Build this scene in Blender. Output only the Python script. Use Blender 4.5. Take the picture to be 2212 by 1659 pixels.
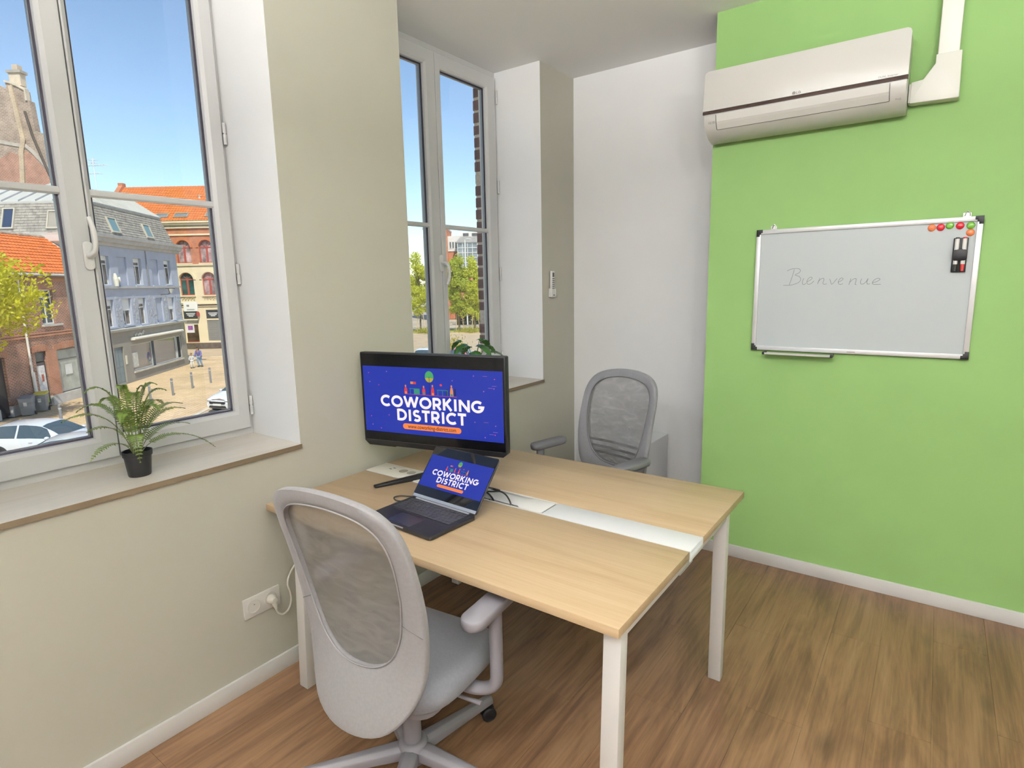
import bpy, bmesh, math, random
from mathutils import Vector, Matrix

random.seed(11)
scene = bpy.context.scene
for o in list(bpy.data.objects):
    bpy.data.objects.remove(o)
COL = scene.collection
PI = math.pi

# ---------------------------------------------------------------- camera
F_PX, W_PX = 1265.48, 2212.0
YAW, PITCH, ROLL = 0.6287, -0.1711, -0.0209
_f = Vector((-math.sin(YAW) * math.cos(PITCH), math.cos(YAW) * math.cos(PITCH), math.sin(PITCH)))
_r = Vector((math.cos(YAW), math.sin(YAW), 0))
_u = _r.cross(_f)
_r2 = _r * math.cos(ROLL) + _u * math.sin(ROLL)
_u2 = _u * math.cos(ROLL) - _r * math.sin(ROLL)
cam_data = bpy.data.cameras.new('camera')
cam_data.sensor_width = 36.0
cam_data.lens = F_PX * 36.0 / W_PX
cam_data.clip_start = 0.05
cam_data.clip_end = 2000
cam = bpy.data.objects.new('camera', cam_data)
COL.objects.link(cam)
M = Matrix.Identity(4)
for i in range(3):
    M[i][0] = _r2[i]; M[i][1] = _u2[i]; M[i][2] = -_f[i]
M[0][3], M[1][3], M[2][3] = 2.1058, -1.6343, 1.5755
cam.matrix_world = M
scene.camera = cam

# ---------------------------------------------------------------- view, sky, sun
vs = scene.view_settings
vs.view_transform = 'Standard'
vs.look = 'None'
vs.exposure = 0.0
vs.gamma = 1.0
vs.use_curve_mapping = False

cy_ = scene.cycles
cy_.max_bounces = 6
cy_.diffuse_bounces = 3
cy_.adaptive_threshold = 0.05
cy_.glossy_bounces = 2
cy_.use_light_tree = False
cy_.transmission_bounces = 4
cy_.transparent_max_bounces = 10
cy_.caustics_reflective = False
cy_.caustics_refractive = False

SUN_DIR = Vector((-0.74, 0.42, -1.12)).normalized()      # the way the light travels
SUN_ELEV = math.asin(-SUN_DIR.z)
world = bpy.data.worlds.new('sky')
scene.world = world
world.use_nodes = True
wn, wl = world.node_tree.nodes, world.node_tree.links
wn.clear()
sky = wn.new('ShaderNodeTexSky')
sky.sky_type = 'NISHITA'
sky.sun_disc = False
sky.sun_elevation = SUN_ELEV
sky.sun_rotation = math.atan2(-SUN_DIR.x, -SUN_DIR.y)
sky.altitude = 40
sky.air_density = 1.0
sky.dust_density = 0.35
sky.ozone_density = 2.0
bg = wn.new('ShaderNodeBackground')
bg.inputs['Strength'].default_value = SKY_STRENGTH = 0.205
wo = wn.new('ShaderNodeOutputWorld')
wl.new(sky.outputs[0], bg.inputs[0])
wl.new(bg.outputs[0], wo.inputs[0])

sun_data = bpy.data.lights.new('sun', 'SUN')
sun_data.energy = 5.0
sun_data.angle = math.radians(0.6)
sun_data.color = (1.0, 0.93, 0.80)
sun = bpy.data.objects.new('sun', sun_data)
COL.objects.link(sun)
sun.rotation_euler = SUN_DIR.to_track_quat('-Z', 'Y').to_euler()
sun.location = (0, 0, 40)

FILL_PANEL_STRENGTH = 2.8        # added fill panels, unseen, that brighten the room
FILL_SPOT_POWER = 52.0          # added fill spotlights, unseen, washing the green wall

# ---------------------------------------------------------------- room measures
ZC = 2.912          # ceiling
ZS = 0.935          # window sills
YP1, YP2, YP3 = -0.243, 0.434, 1.620    # window 1 end, pillar end, window 2 end
WIN_W = 1.187
YC = 2.032          # white alcove wall
YG, XG = 1.649, 1.0655                  # green wall and its free edge
X1, Y0 = 4.3, -4.6                      # far sides of the room
Z_ST = -4.8         # street level

# ---------------------------------------------------------------- helpers
class MB:
    """collects shapes; build() links them as one mesh object"""
    def __init__(s):
        s.v, s.f = [], []
    def add(s, vs_, fs):
        n = len(s.v)
        s.v += [tuple(p) for p in vs_]
        s.f += [tuple(i + n for i in f) for f in fs]
        return s
    def box(s, x0, x1, y0, y1, z0, z1):
        if x0 > x1: x0, x1 = x1, x0
        if y0 > y1: y0, y1 = y1, y0
        if z0 > z1: z0, z1 = z1, z0
        return s.add([(x0, y0, z0), (x1, y0, z0), (x1, y1, z0), (x0, y1, z0), (x0, y0, z1), (x1, y0, z1), (x1, y1, z1), (x0, y1, z1)],
                     [(3, 2, 1, 0), (4, 5, 6, 7), (0, 1, 5, 4), (1, 2, 6, 5), (2, 3, 7, 6), (3, 0, 4, 7)])
    def hexa(s, p):
        return s.add(p, [(3, 2, 1, 0), (4, 5, 6, 7), (0, 1, 5, 4), (1, 2, 6, 5), (2, 3, 7, 6), (3, 0, 4, 7)])
    def prism(s, pts, fn, a, b):
        """outline pts (2-D) swept from a to b; fn(p, q, t) -> xyz"""
        n = len(pts)
        v = [fn(p[0], p[1], a) for p in pts] + [fn(p[0], p[1], b) for p in pts]
        f = [tuple(range(n))[::-1], tuple(range(n, 2 * n))] + [(i, (i + 1) % n, n + (i + 1) % n, n + i) for i in range(n)]
        return s.add(v, f)
    def tube(s, path, r, n=8, caps=True):
        path = [Vector(p) for p in path]
        m = len(path)
        rs = r if isinstance(r, (list, tuple)) else [r] * m
        tang = []
        for i in range(m):
            t = path[min(i + 1, m - 1)] - path[max(i - 1, 0)]
            tang.append(t.normalized() if t.length > 1e-9 else Vector((0, 0, 1)))
        ref = Vector((0, 0, 1)) if abs(tang[0].z) < 0.9 else Vector((1, 0, 0))
        a = tang[0].cross(ref).normalized()
        v = []
        for i in range(m):
            if i:
                a = (a - tang[i] * a.dot(tang[i]))
                a = a.normalized() if a.length > 1e-9 else tang[i].orthogonal().normalized()
            b = tang[i].cross(a)
            for k in range(n):
                q = 2 * PI * k / n
                v.append(path[i] + (a * math.cos(q) + b * math.sin(q)) * rs[i])
        f = [(i * n + k, i * n + (k + 1) % n, (i + 1) * n + (k + 1) % n, (i + 1) * n + k) for i in range(m - 1) for k in range(n)]
        if caps:
            f += [tuple(range(n))[::-1], tuple(range((m - 1) * n, m * n))]
        return s.add(v, f)
    def lathe(s, prof, n=24, c=(0, 0, 0), axis='z'):
        v = []
        for (r, h) in prof:
            for k in range(n):
                q = 2 * PI * k / n
                p = (r * math.cos(q), r * math.sin(q), h)
                if axis == 'x': p = (p[2], p[0], p[1])
                if axis == 'y': p = (p[1], p[2], p[0])
                v.append((p[0] + c[0], p[1] + c[1], p[2] + c[2]))
        m = len(prof)
        f = [(i * n + k, i * n + (k + 1) % n, (i + 1) * n + (k + 1) % n, (i + 1) * n + k) for i in range(m - 1) for k in range(n)]
        if prof[0][0] > 1e-6: f.append(tuple(range(n))[::-1])
        if prof[-1][0] > 1e-6: f.append(tuple(range((m - 1) * n, m * n)))
        return s.add(v, f)
    def ball(s, c, r, nu=12, nv=8):
        rx, ry, rz = r if isinstance(r, (tuple, list)) else (r, r, r)
        v = []
        for j in range(nv + 1):
            t = PI * j / nv
            for k in range(nu):
                q = 2 * PI * k / nu
                v.append((c[0] + rx * math.sin(t) * math.cos(q), c[1] + ry * math.sin(t) * math.sin(q), c[2] - rz * math.cos(t)))
        f = [(j * nu + k, j * nu + (k + 1) % nu, (j + 1) * nu + (k + 1) % nu, (j + 1) * nu + k) for j in range(nv) for k in range(nu)]
        return s.add(v, f)
    def grid(s, fn, nu, nv, cu=False, cv=False):
        mu, mv = (nu if cu else nu + 1), (nv if cv else nv + 1)
        v = [fn(i / nu, j / nv) for j in range(mv) for i in range(mu)]
        f = [(j * mu + i, j * mu + (i + 1) % mu, ((j + 1) % mv) * mu + (i + 1) % mu, ((j + 1) % mv) * mu + i) for j in range(nv) for i in range(nu)]
        return s.add(v, f)
    def xf(s, m):
        s.v = [tuple(m @ Vector(p)) for p in s.v]
        return s
    def build(s, name, mat=None, parent=None, bevel=0, seg=2, smooth=None, loc=None, rot=None, recalc=True):
        me = bpy.data.meshes.new(name)
        bm = bmesh.new()
        bv = [bm.verts.new(p) for p in s.v]
        for f in s.f:
            if len(set(f)) > 2:
                try:
                    bm.faces.new([bv[i] for i in f])
                except ValueError:
                    pass
        bmesh.ops.remove_doubles(bm, verts=bm.verts, dist=1e-6)
        if recalc:
            bmesh.ops.recalc_face_normals(bm, faces=bm.faces)
        if bevel:
            ed = [e for e in bm.edges if len(e.link_faces) == 2 and e.calc_face_angle(0) > 0.5]
            bmesh.ops.bevel(bm, geom=ed, offset=bevel, segments=seg, profile=0.5, affect='EDGES', clamp_overlap=True)
        bm.to_mesh(me)
        bm.free()
        if smooth is None and bevel:
            smooth = 40
        if smooth:
            me.polygons.foreach_set('use_smooth', [True] * len(me.polygons))
            me.set_sharp_from_angle(angle=math.radians(smooth))
        ob = bpy.data.objects.new(name, me)
        if mat: me.materials.append(mat)
        COL.objects.link(ob)
        if parent: ob.parent = parent
        if loc: ob.location = loc
        if rot: ob.rotation_euler = rot
        return ob

def share(ob, parent=None, loc=None, rot=None, scale=None, name=None):
    """another object on the same mesh data"""
    c = ob.copy()
    COL.objects.link(c)
    if name: c.name = name
    if parent is not None: c.parent = parent
    if loc is not None: c.location = loc
    if rot is not None: c.rotation_euler = rot
    if scale is not None: c.scale = scale
    return c

def copy_tree(o, parent=None):
    c = o.copy()
    COL.objects.link(c)
    if parent is not None: c.parent = parent
    for ch in list(o.children):
        copy_tree(ch, c)
    return c

def tag(o, label=None, cat=None, group=None, kind=None):
    if label: o['label'] = label
    if cat: o['category'] = cat
    if group: o['group'] = group
    if kind: o['kind'] = kind
    return o

def empty(name, loc=(0, 0, 0), rz=0.0, label=None, cat=None, group=None, kind=None):
    o = bpy.data.objects.new(name, None)
    o.empty_display_size = 0.1
    COL.objects.link(o)
    o.location = loc
    o.rotation_euler = (0, 0, rz)
    return tag(o, label, cat, group, kind)

def struct(o, label=None):
    return tag(o, label, None, None, 'structure')

def wall_cells(mb, u0, u1, w0, w1, holes, fn):
    """a slab with rectangular holes: fn(u0,u1,w0,w1) adds one cell"""
    us = sorted({u0, u1, *[h[0] for h in holes], *[h[1] for h in holes]})
    ws = sorted({w0, w1, *[h[2] for h in holes], *[h[3] for h in holes]})
    us = [u for u in us if u0 <= u <= u1]; ws = [w for w in ws if w0 <= w <= w1]
    for i in range(len(us) - 1):
        for j in range(len(ws) - 1):
            cu, cw = (us[i] + us[i + 1]) / 2, (ws[j] + ws[j + 1]) / 2
            if any(h[0] < cu < h[1] and h[2] < cw < h[3] for h in holes):
                continue
            fn(us[i], us[i + 1], ws[j], ws[j + 1])

# ---------------------------------------------------------------- materials
def nmat(name):
    m = bpy.data.materials.new(name)
    m.use_nodes = True
    nt = m.node_tree
    return m, nt, nt.nodes['Principled BSDF']

def pset(b, k, v):
    if k in b.inputs: b.inputs[k].default_value = v

def plain(name, col, rough=0.5, metal=0.0, noise=0.0, nscale=30, bump=0.0, bscale=200, spec=None, coat=0.0, sheen=0.0):
    """principled colour with optional fine mottling and fine relief"""
    m, nt, b = nmat(name)
    c4 = (*col, 1)
    b.inputs['Base Color'].default_value = c4
    b.inputs['Roughness'].default_value = rough
    b.inputs['Metallic'].default_value = metal
    if spec is not None: pset(b, 'Specular IOR Level', spec)
    if coat: pset(b, 'Coat Weight', coat); pset(b, 'Coat Roughness', 0.05)
    if sheen: pset(b, 'Sheen Weight', sheen)
    N, L = nt.nodes, nt.links
    if noise or bump:
        tc = N.new('ShaderNodeTexCoord')
    if noise:
        nz = N.new('ShaderNodeTexNoise'); nz.inputs['Scale'].default_value = nscale; nz.inputs['Detail'].default_value = 4
        L.new(tc.outputs['Object'], nz.inputs['Vector'])
        mr = N.new('ShaderNodeMapRange')
        mr.inputs['From Min'].default_value = 0.3; mr.inputs['From Max'].default_value = 0.7
        mr.inputs['To Min'].default_value = 1 - noise; mr.inputs['To Max'].default_value = 1 + noise
        L.new(nz.outputs['Fac'], mr.inputs['Value'])
        mx = N.new('ShaderNodeMix'); mx.data_type = 'RGBA'; mx.blend_type = 'MULTIPLY'; mx.inputs['Factor'].default_value = 1
        mx.inputs[6].default_value = c4
        L.new(mr.outputs[0], mx.inputs[7])
        L.new(mx.outputs[2], b.inputs['Base Color'])
    if bump:
        nb = N.new('ShaderNodeTexNoise'); nb.inputs['Scale'].default_value = bscale; nb.inputs['Detail'].default_value = 2
        L.new(tc.outputs['Object'], nb.inputs['Vector'])
        bp = N.new('ShaderNodeBump'); bp.inputs['Strength'].default_value = bump; bp.inputs['Distance'].default_value = 0.002
        L.new(nb.outputs['Fac'], bp.inputs['Height'])
        L.new(bp.outputs[0], b.inputs['Normal'])
    return m

def ramp(N, stops):
    r = N.new('ShaderNodeValToRGB')
    e = r.color_ramp.elements
    while len(e) < len(stops): e.new(0.5)
    for i, (p, c) in enumerate(stops):
        e[i].position = p; e[i].color = (*c, 1)
    return r

def wood(name, stops, grain_axis=1, scale=1.0, rough=0.45, across=26, knots=0.0, rnd=True, bump=0.15, rough_noise=True, longs=1.2):
    """wood grain stretched along one object axis; every object gets its own cut of it"""
    m, nt, b = nmat(name)
    N, L = nt.nodes, nt.links
    tc = N.new('ShaderNodeTexCoord')
    oi = N.new('ShaderNodeObjectInfo')
    add = N.new('ShaderNodeVectorMath'); add.operation = 'ADD'
    cmb = N.new('ShaderNodeCombineXYZ')
    for k, fct in enumerate((37.0, 53.0, 19.0)):
        mu = N.new('ShaderNodeMath'); mu.operation = 'MULTIPLY'; mu.inputs[1].default_value = fct if rnd else 0
        L.new(oi.outputs['Random'], mu.inputs[0]); L.new(mu.outputs[0], cmb.inputs[k])
    L.new(tc.outputs['Object'], add.inputs[0]); L.new(cmb.outputs[0], add.inputs[1])
    def layer(a, l, detail, dist):
        mp = N.new('ShaderNodeMapping')
        sc = [a * scale] * 3; sc[grain_axis] = l * scale
        mp.inputs['Scale'].default_value = sc
        L.new(add.outputs[0], mp.inputs['Vector'])
        nz = N.new('ShaderNodeTexNoise'); nz.inputs['Scale'].default_value = 1; nz.inputs['Detail'].default_value = detail
        nz.inputs['Roughness'].default_value = 0.6; nz.inputs['Distortion'].default_value = dist
        L.new(mp.outputs[0], nz.inputs['Vector'])
        return nz
    broad = layer(across * 0.28, longs, 3, 0.9)
    fine = layer(across * 4, longs * 2.5, 5, 0.2)
    mx = N.new('ShaderNodeMix'); mx.data_type = 'FLOAT'; mx.inputs[0].default_value = 0.38
    L.new(broad.outputs['Fac'], mx.inputs[2]); L.new(fine.outputs['Fac'], mx.inputs[3])
    rp = ramp(N, stops)
    L.new(mx.outputs[0], rp.inputs['Fac'])
    last = rp.outputs[0]
    if knots:
        mpk = N.new('ShaderNodeMapping')
        sck = [4.5] * 3; sck[grain_axis] = 1.7
        mpk.inputs['Scale'].default_value = sck
        L.new(add.outputs[0], mpk.inputs['Vector'])
        vo = N.new('ShaderNodeTexVoronoi'); vo.inputs['Scale'].default_value = 1.0; vo.inputs['Randomness'].default_value = 1
        L.new(mpk.outputs[0], vo.inputs['Vector'])
        mrk = N.new('ShaderNodeMapRange'); mrk.inputs['From Min'].default_value = 0.03; mrk.inputs['From Max'].default_value = 0.22
        mrk.inputs['To Min'].default_value = 1 - knots; mrk.inputs['To Max'].default_value = 1
        L.new(vo.outputs['Distance'], mrk.inputs['Value'])
        mk = N.new('ShaderNodeMix'); mk.data_type = 'RGBA'; mk.blend_type = 'MULTIPLY'; mk.inputs['Factor'].default_value = 1
        L.new(last, mk.inputs[6]); L.new(mrk.outputs[0], mk.inputs[7]); last = mk.outputs[2]
    if rnd:
        mr = N.new('ShaderNodeMapRange'); mr.inputs['To Min'].default_value = 0.95; mr.inputs['To Max'].default_value = 1.05
        L.new(oi.outputs['Random'], mr.inputs['Value'])
        mm = N.new('ShaderNodeMix'); mm.data_type = 'RGBA'; mm.blend_type = 'MULTIPLY'; mm.inputs['Factor'].default_value = 1
        L.new(last, mm.inputs[6]); L.new(mr.outputs[0], mm.inputs[7]); last = mm.outputs[2]
    L.new(last, b.inputs['Base Color'])
    b.inputs['Roughness'].default_value = rough
    if bump:
        bp = N.new('ShaderNodeBump'); bp.inputs['Strength'].default_value = bump; bp.inputs['Distance'].default_value = 0.001
        L.new(fine.outputs['Fac'], bp.inputs['Height']); L.new(bp.outputs[0], b.inputs['Normal'])
    return m

def brickmat(name, c1, c2, mortar, bw=0.23, bh=0.078, mort=0.012, rough=0.9, bump=0.5, plane='xz', noise=0.25, bias=0.0, off=0.5):
    m, nt, b = nmat(name)
    N, L = nt.nodes, nt.links
    tc = N.new('ShaderNodeTexCoord'); sp = N.new('ShaderNodeSeparateXYZ'); cb = N.new('ShaderNodeCombineXYZ')
    L.new(tc.outputs['Object'], sp.inputs[0])
    ad = N.new('ShaderNodeMath'); ad.operation = 'ADD'
    L.new(sp.outputs['X'], ad.inputs[0]); L.new(sp.outputs['Y'], ad.inputs[1])
    L.new(ad.outputs[0], cb.inputs[0]); L.new(sp.outputs['Z'], cb.inputs[1])
    bt = N.new('ShaderNodeTexBrick')
    bt.offset = off
    bt.inputs['Scale'].default_value = 1
    bt.inputs['Brick Width'].default_value = bw; bt.inputs['Row Height'].default_value = bh
    bt.inputs['Mortar Size'].default_value = mort; bt.inputs['Mortar Smooth'].default_value = 0.2
    bt.inputs['Bias'].default_value = bias
    bt.inputs['Color1'].default_value = (*c1, 1); bt.inputs['Color2'].default_value = (*c2, 1); bt.inputs['Mortar'].default_value = (*mortar, 1)
    L.new(cb.outputs[0], bt.inputs['Vector'])
    nz = N.new('ShaderNodeTexNoise'); nz.inputs['Scale'].default_value = 1.3; nz.inputs['Detail'].default_value = 6
    L.new(tc.outputs['Object'], nz.inputs['Vector'])
    mr = N.new('ShaderNodeMapRange'); mr.inputs['From Min'].default_value = 0.3; mr.inputs['From Max'].default_value = 0.7
    mr.inputs['To Min'].default_value = 1 - noise; mr.inputs['To Max'].default_value = 1 + noise
    L.new(nz.outputs['Fac'], mr.inputs['Value'])
    mx = N.new('ShaderNodeMix'); mx.data_type = 'RGBA'; mx.blend_type = 'MULTIPLY'; mx.inputs['Factor'].default_value = 1
    L.new(bt.outputs['Color'], mx.inputs[6]); L.new(mr.outputs[0], mx.inputs[7]); L.new(mx.outputs[2], b.inputs['Base Color'])
    b.inputs['Roughness'].default_value = rough
    bp = N.new('ShaderNodeBump'); bp.inputs['Strength'].default_value = bump; bp.inputs['Distance'].default_value = 0.01; bp.invert = True
    L.new(bt.outputs['Fac'], bp.inputs['Height']); L.new(bp.outputs[0], b.inputs['Normal'])
    return m

def glassmat(name, tint=(0.97, 0.99, 0.98), refl=0.04, rough=0.0):
    """thin pane: lets light through, mirrors a little at grazing angles"""
    m = bpy.data.materials.new(name); m.use_nodes = True
    nt = m.node_tree; N, L = nt.nodes, nt.links
    N.clear()
    out = N.new('ShaderNodeOutputMaterial'); tr = N.new('ShaderNodeBsdfTransparent'); gl = N.new('ShaderNodeBsdfGlossy')
    tr.inputs[0].default_value = (*tint, 1); gl.inputs['Roughness'].default_value = rough
    fr = N.new('ShaderNodeLayerWeight'); fr.inputs[0].default_value = 0.5
    ms = N.new('ShaderNodeMixShader')
    pw = N.new('ShaderNodeMath'); pw.operation = 'POWER'; pw.inputs[1].default_value = 5
    mu = N.new('ShaderNodeMath'); mu.operation = 'MULTIPLY_ADD'; mu.inputs[1].default_value = 1 - refl; mu.inputs[2].default_value = refl
    L.new(fr.outputs['Facing'], pw.inputs[0]); L.new(pw.outputs[0], mu.inputs[0]); L.new(mu.outputs[0], ms.inputs[0]); L.new(tr.outputs[0], ms.inputs[1]); L.new(gl.outputs[0], ms.inputs[2])
    L.new(ms.outputs[0], out.inputs[0])
    return m

def emis(name, col, strength, base=(0.01, 0.01, 0.01), rough=0.25):
    m, nt, b = nmat(name)
    b.inputs['Base Color'].default_value = (*base, 1); b.inputs['Roughness'].default_value = rough
    pset(b, 'Specular IOR Level', 0.12)
    b.inputs['Emission Color'].default_value = (*col, 1); b.inputs['Emission Strength'].default_value = strength
    return m

def srgb(r, g, b):
    def c(x):
        x /= 255.0
        return x / 12.92 if x <= 0.04045 else ((x + 0.055) / 1.055) ** 2.4
    return (c(r), c(g), c(b))

MAT = {}
MAT['paint'] = plain('white_wall_paint', (0.87, 0.87, 0.86), 0.85, noise=0.015, nscale=3, bump=0.05, bscale=450)
MAT['beige'] = plain('beige_wall_paint', (0.505, 0.49, 0.41), 0.85, noise=0.015, nscale=3, bump=0.05, bscale=450)  # white paint toned down to beige, standing in for dimmer light
MAT['ceil'] = plain('ceiling_paint', (0.93, 0.925, 0.905), 0.9)
MAT['green'] = plain('green_wall_paint', (0.265, 0.455, 0.150), 0.7, noise=0.03, nscale=4, bump=0.12, bscale=350)
MAT['skirt'] = plain('skirting_gloss', (0.83, 0.82, 0.80), 0.4)
MAT['pvc'] = plain('white_window_plastic', (0.62, 0.62, 0.61), 0.3)
MAT['gasket'] = plain('dark_gasket', (0.035, 0.03, 0.05), 0.6)
MAT['spacer'] = plain('pane_spacer', (0.30, 0.31, 0.32), 0.4, metal=0.5)
MAT['glass'] = glassmat('window_glass')
MAT['sill'] = wood('sill_wood', [(0.25, (0.58, 0.51, 0.41)), (0.5, (0.70, 0.64, 0.55)), (0.8, (0.77, 0.72, 0.64))], 1, 1, 0.35, across=30, rnd=False)
MAT['silledge'] = wood('sill_edge_wood', [(0.25, (0.10, 0.072, 0.042)), (0.6, (0.155, 0.115, 0.07)), (0.8, (0.20, 0.15, 0.095))], 1, 1, 0.5, across=40, rnd=False)
def floor_wood(name):
    """vinyl plank print: long soft streaks, fine grain and a few dark knots"""
    m, nt, b = nmat(name)
    N, L = nt.nodes, nt.links
    ge = N.new('ShaderNodeNewGeometry'); oi = N.new('ShaderNodeObjectInfo')
    def lay(sx, sy, detail, dist, rough=0.6, vec=None):
        mp = N.new('ShaderNodeMapping'); mp.inputs['Scale'].default_value = (sx, sy, 1)
        L.new(vec or ge.outputs['Position'], mp.inputs['Vector'])
        nz = N.new('ShaderNodeTexNoise'); nz.inputs['Scale'].default_value = 1; nz.inputs['Detail'].default_value = detail
        nz.inputs['Distortion'].default_value = dist; nz.inputs['Roughness'].default_value = rough
        L.new(mp.outputs[0], nz.inputs['Vector'])
        return nz.outputs['Fac']
    broad = lay(6.5, 1.3, 4, 1.1)
    mid = lay(26, 1.6, 4, 0.8)
    # every plank shifts the fine grain
    add = N.new('ShaderNodeVectorMath'); add.operation = 'ADD'
    mu = N.new('ShaderNodeVectorMath'); mu.operation = 'SCALE'; mu.inputs['Scale'].default_value = 23.0
    cb = N.new('ShaderNodeCombineXYZ')
    for k in range(3): L.new(oi.outputs['Random'], cb.inputs[k])
    L.new(cb.outputs[0], mu.inputs[0]); L.new(ge.outputs['Position'], add.inputs[0]); L.new(mu.outputs[0], add.inputs[1])
    fine = lay(110, 3.0, 5, 0.3, vec=add.outputs[0])
    def mixf(a, b_, f):
        mx = N.new('ShaderNodeMix'); mx.data_type = 'FLOAT'; mx.inputs[0].default_value = f
        L.new(a, mx.inputs[2]); L.new(b_, mx.inputs[3]); return mx.outputs[0]
    v = mixf(mixf(broad, mid, 0.38), fine, 0.22)
    rp = ramp(N, [(0.34, (0.066, 0.034, 0.018)), (0.45, (0.140, 0.073, 0.037)), (0.54, (0.212, 0.118, 0.060)), (0.68, (0.30, 0.182, 0.099))])
    L.new(v, rp.inputs['Fac'])
    mp = N.new('ShaderNodeMapping'); mp.inputs['Scale'].default_value = (5.0, 2.2, 1)
    L.new(add.outputs[0], mp.inputs['Vector'])
    vo = N.new('ShaderNodeTexVoronoi'); vo.inputs['Scale'].default_value = 0.8
    L.new(mp.outputs[0], vo.inputs['Vector'])
    mk = N.new('ShaderNodeMapRange'); mk.inputs['From Min'].default_value = 0.02; mk.inputs['From Max'].default_value = 0.16; mk.inputs['To Min'].default_value = 0.5; mk.inputs['To Max'].default_value = 1
    L.new(vo.outputs['Distance'], mk.inputs['Value'])
    m1 = N.new('ShaderNodeMix'); m1.data_type = 'RGBA'; m1.blend_type = 'MULTIPLY'; m1.inputs['Factor'].default_value = 1
    L.new(rp.outputs[0], m1.inputs[6]); L.new(mk.outputs[0], m1.inputs[7])
    mr = N.new('ShaderNodeMapRange'); mr.inputs['To Min'].default_value = 0.96; mr.inputs['To Max'].default_value = 1.04
    L.new(oi.outputs['Random'], mr.inputs['Value'])
    m2 = N.new('ShaderNodeMix'); m2.data_type = 'RGBA'; m2.blend_type = 'MULTIPLY'; m2.inputs['Factor'].default_value = 1
    L.new(m1.outputs[2], m2.inputs[6]); L.new(mr.outputs[0], m2.inputs[7]); L.new(m2.outputs[2], b.inputs['Base Color'])
    b.inputs['Roughness'].default_value = 0.40
    bp = N.new('ShaderNodeBump'); bp.inputs['Strength'].default_value = 0.15; bp.inputs['Distance'].default_value = 0.001
    L.new(fine, bp.inputs['Height']); L.new(bp.outputs[0], b.inputs['Normal'])
    return m
MAT['floor'] = floor_wood('floor_plank_wood')
MAT['desk'] = wood('desk_oak', [(0.22, (0.33, 0.225, 0.12)), (0.48, (0.45, 0.325, 0.19)), (0.78, (0.55, 0.415, 0.26))], 0, 1, 0.38, across=34, rnd=True, bump=0.08, longs=0.9)
MAT['white_metal'] = plain('white_powder_coat', (0.74, 0.725, 0.70), 0.45, bump=0.04, bscale=800)
MAT['white_plastic'] = plain('white_plastic', (0.80, 0.79, 0.76), 0.35)
MAT['warm_plastic'] = plain('cream_plastic', (0.78, 0.75, 0.66), 0.35)
MAT['black_plastic'] = plain('black_plastic', (0.008, 0.008, 0.010), 0.45, bump=0.03, bscale=900, spec=0.3)
MAT['black_gloss'] = plain('black_gloss', (0.006, 0.006, 0.008), 0.12)
MAT['black_soft'] = plain('black_rubber', (0.015, 0.015, 0.015), 0.7)
MAT['alu'] = plain('brushed_aluminium', (0.72, 0.72, 0.73), 0.35, metal=0.85)
MAT['chrome'] = plain('chrome', (0.8, 0.8, 0.8), 0.15, metal=1.0)
# ================================================================ the room shell
T = 0.55     # outer wall thickness
WIN = [(YP1 - WIN_W, YP1), (YP2, YP3), (YP1 - WIN_W - 0.677 - WIN_W, YP1 - WIN_W - 0.677)]  # third window is added out of view to let in more daylight

# floor: a screed slab that carries planks, each a piece of its own
fl = struct(MB().box(-0.02, X1, Y0, YC + 0.02, -0.12, -0.006).build('floor', plain('floor_joint_dark', (0.05, 0.03, 0.02), 0.8)))
PW, PL = 0.186, 1.22
plank = None
nx0 = 1.836 - 10 * PW
k = 0
while nx0 + k * PW < X1:
    xa, xb = nx0 + k * PW, nx0 + (k + 1) * PW
    ya = Y0 - ((k * 0.43) % 1.0) * PL
    while ya < YC:
        yb = ya + PL
        a, b_ = max(xa, 0.0), min(xb, X1)
        y_a, y_b = max(ya, Y0), min(yb, YC)
        if b_ - a > 0.01 and y_b - y_a > 0.01:
            full = (b_ - a > PW - 1e-4) and (y_b - y_a > PL - 1e-4)
            if full and plank:
                share(plank, fl, loc=(a, y_a, 0))
            else:
                m_ = MB().box(0.0004, b_ - a - 0.0004, 0.0004, y_b - y_a - 0.0004, -0.005, 0.0)
                o = m_.build('plank', MAT['floor'], fl, loc=(a, y_a, 0))
                if full: plank = o
        ya = yb
    k += 1

# ceiling
struct(MB().box(-0.4, X1 + 0.1, Y0 - 0.1, YC + 0.1, ZC, ZC + 0.15).build('ceiling', MAT['ceil']))

# window wall: inner leaf with the openings running up to the ceiling
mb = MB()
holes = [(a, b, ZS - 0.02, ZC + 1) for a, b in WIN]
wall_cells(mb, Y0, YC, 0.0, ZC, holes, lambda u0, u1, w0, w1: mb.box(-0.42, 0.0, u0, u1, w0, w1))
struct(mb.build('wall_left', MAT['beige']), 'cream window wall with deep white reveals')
# white sheets keeping the reveals brighter than the shade-toned wall
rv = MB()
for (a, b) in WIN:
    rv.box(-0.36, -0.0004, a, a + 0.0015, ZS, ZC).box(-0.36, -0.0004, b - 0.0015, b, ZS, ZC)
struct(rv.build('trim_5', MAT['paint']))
# alcove wall, green chimney breast and the walls behind the camera
struct(MB().box(0.0, XG + 0.2, YC, YC + 0.15, 0, ZC).build('wall_back', MAT['paint']), 'white wall of the alcove beside the green wall')
struct(MB().box(XG, XG + 0.02, YG + 0.001, YC, 0, ZC).box(XG, X1, YG + 0.02, YC, 0, ZC).build('wall_side', MAT['paint']))
struct(MB().box(XG, X1, YG, YG + 0.02, 0, ZC).build('wall_right', MAT['green']), 'green painted wall carrying the whiteboard')
struct(MB().box(X1, X1 + 0.15, Y0, YC, 0, ZC).build('wall_far', MAT['paint']))
struct(MB().box(-0.42, X1 + 0.15, Y0 - 0.15, Y0, 0, ZC).build('wall_front', MAT['paint']))

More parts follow.
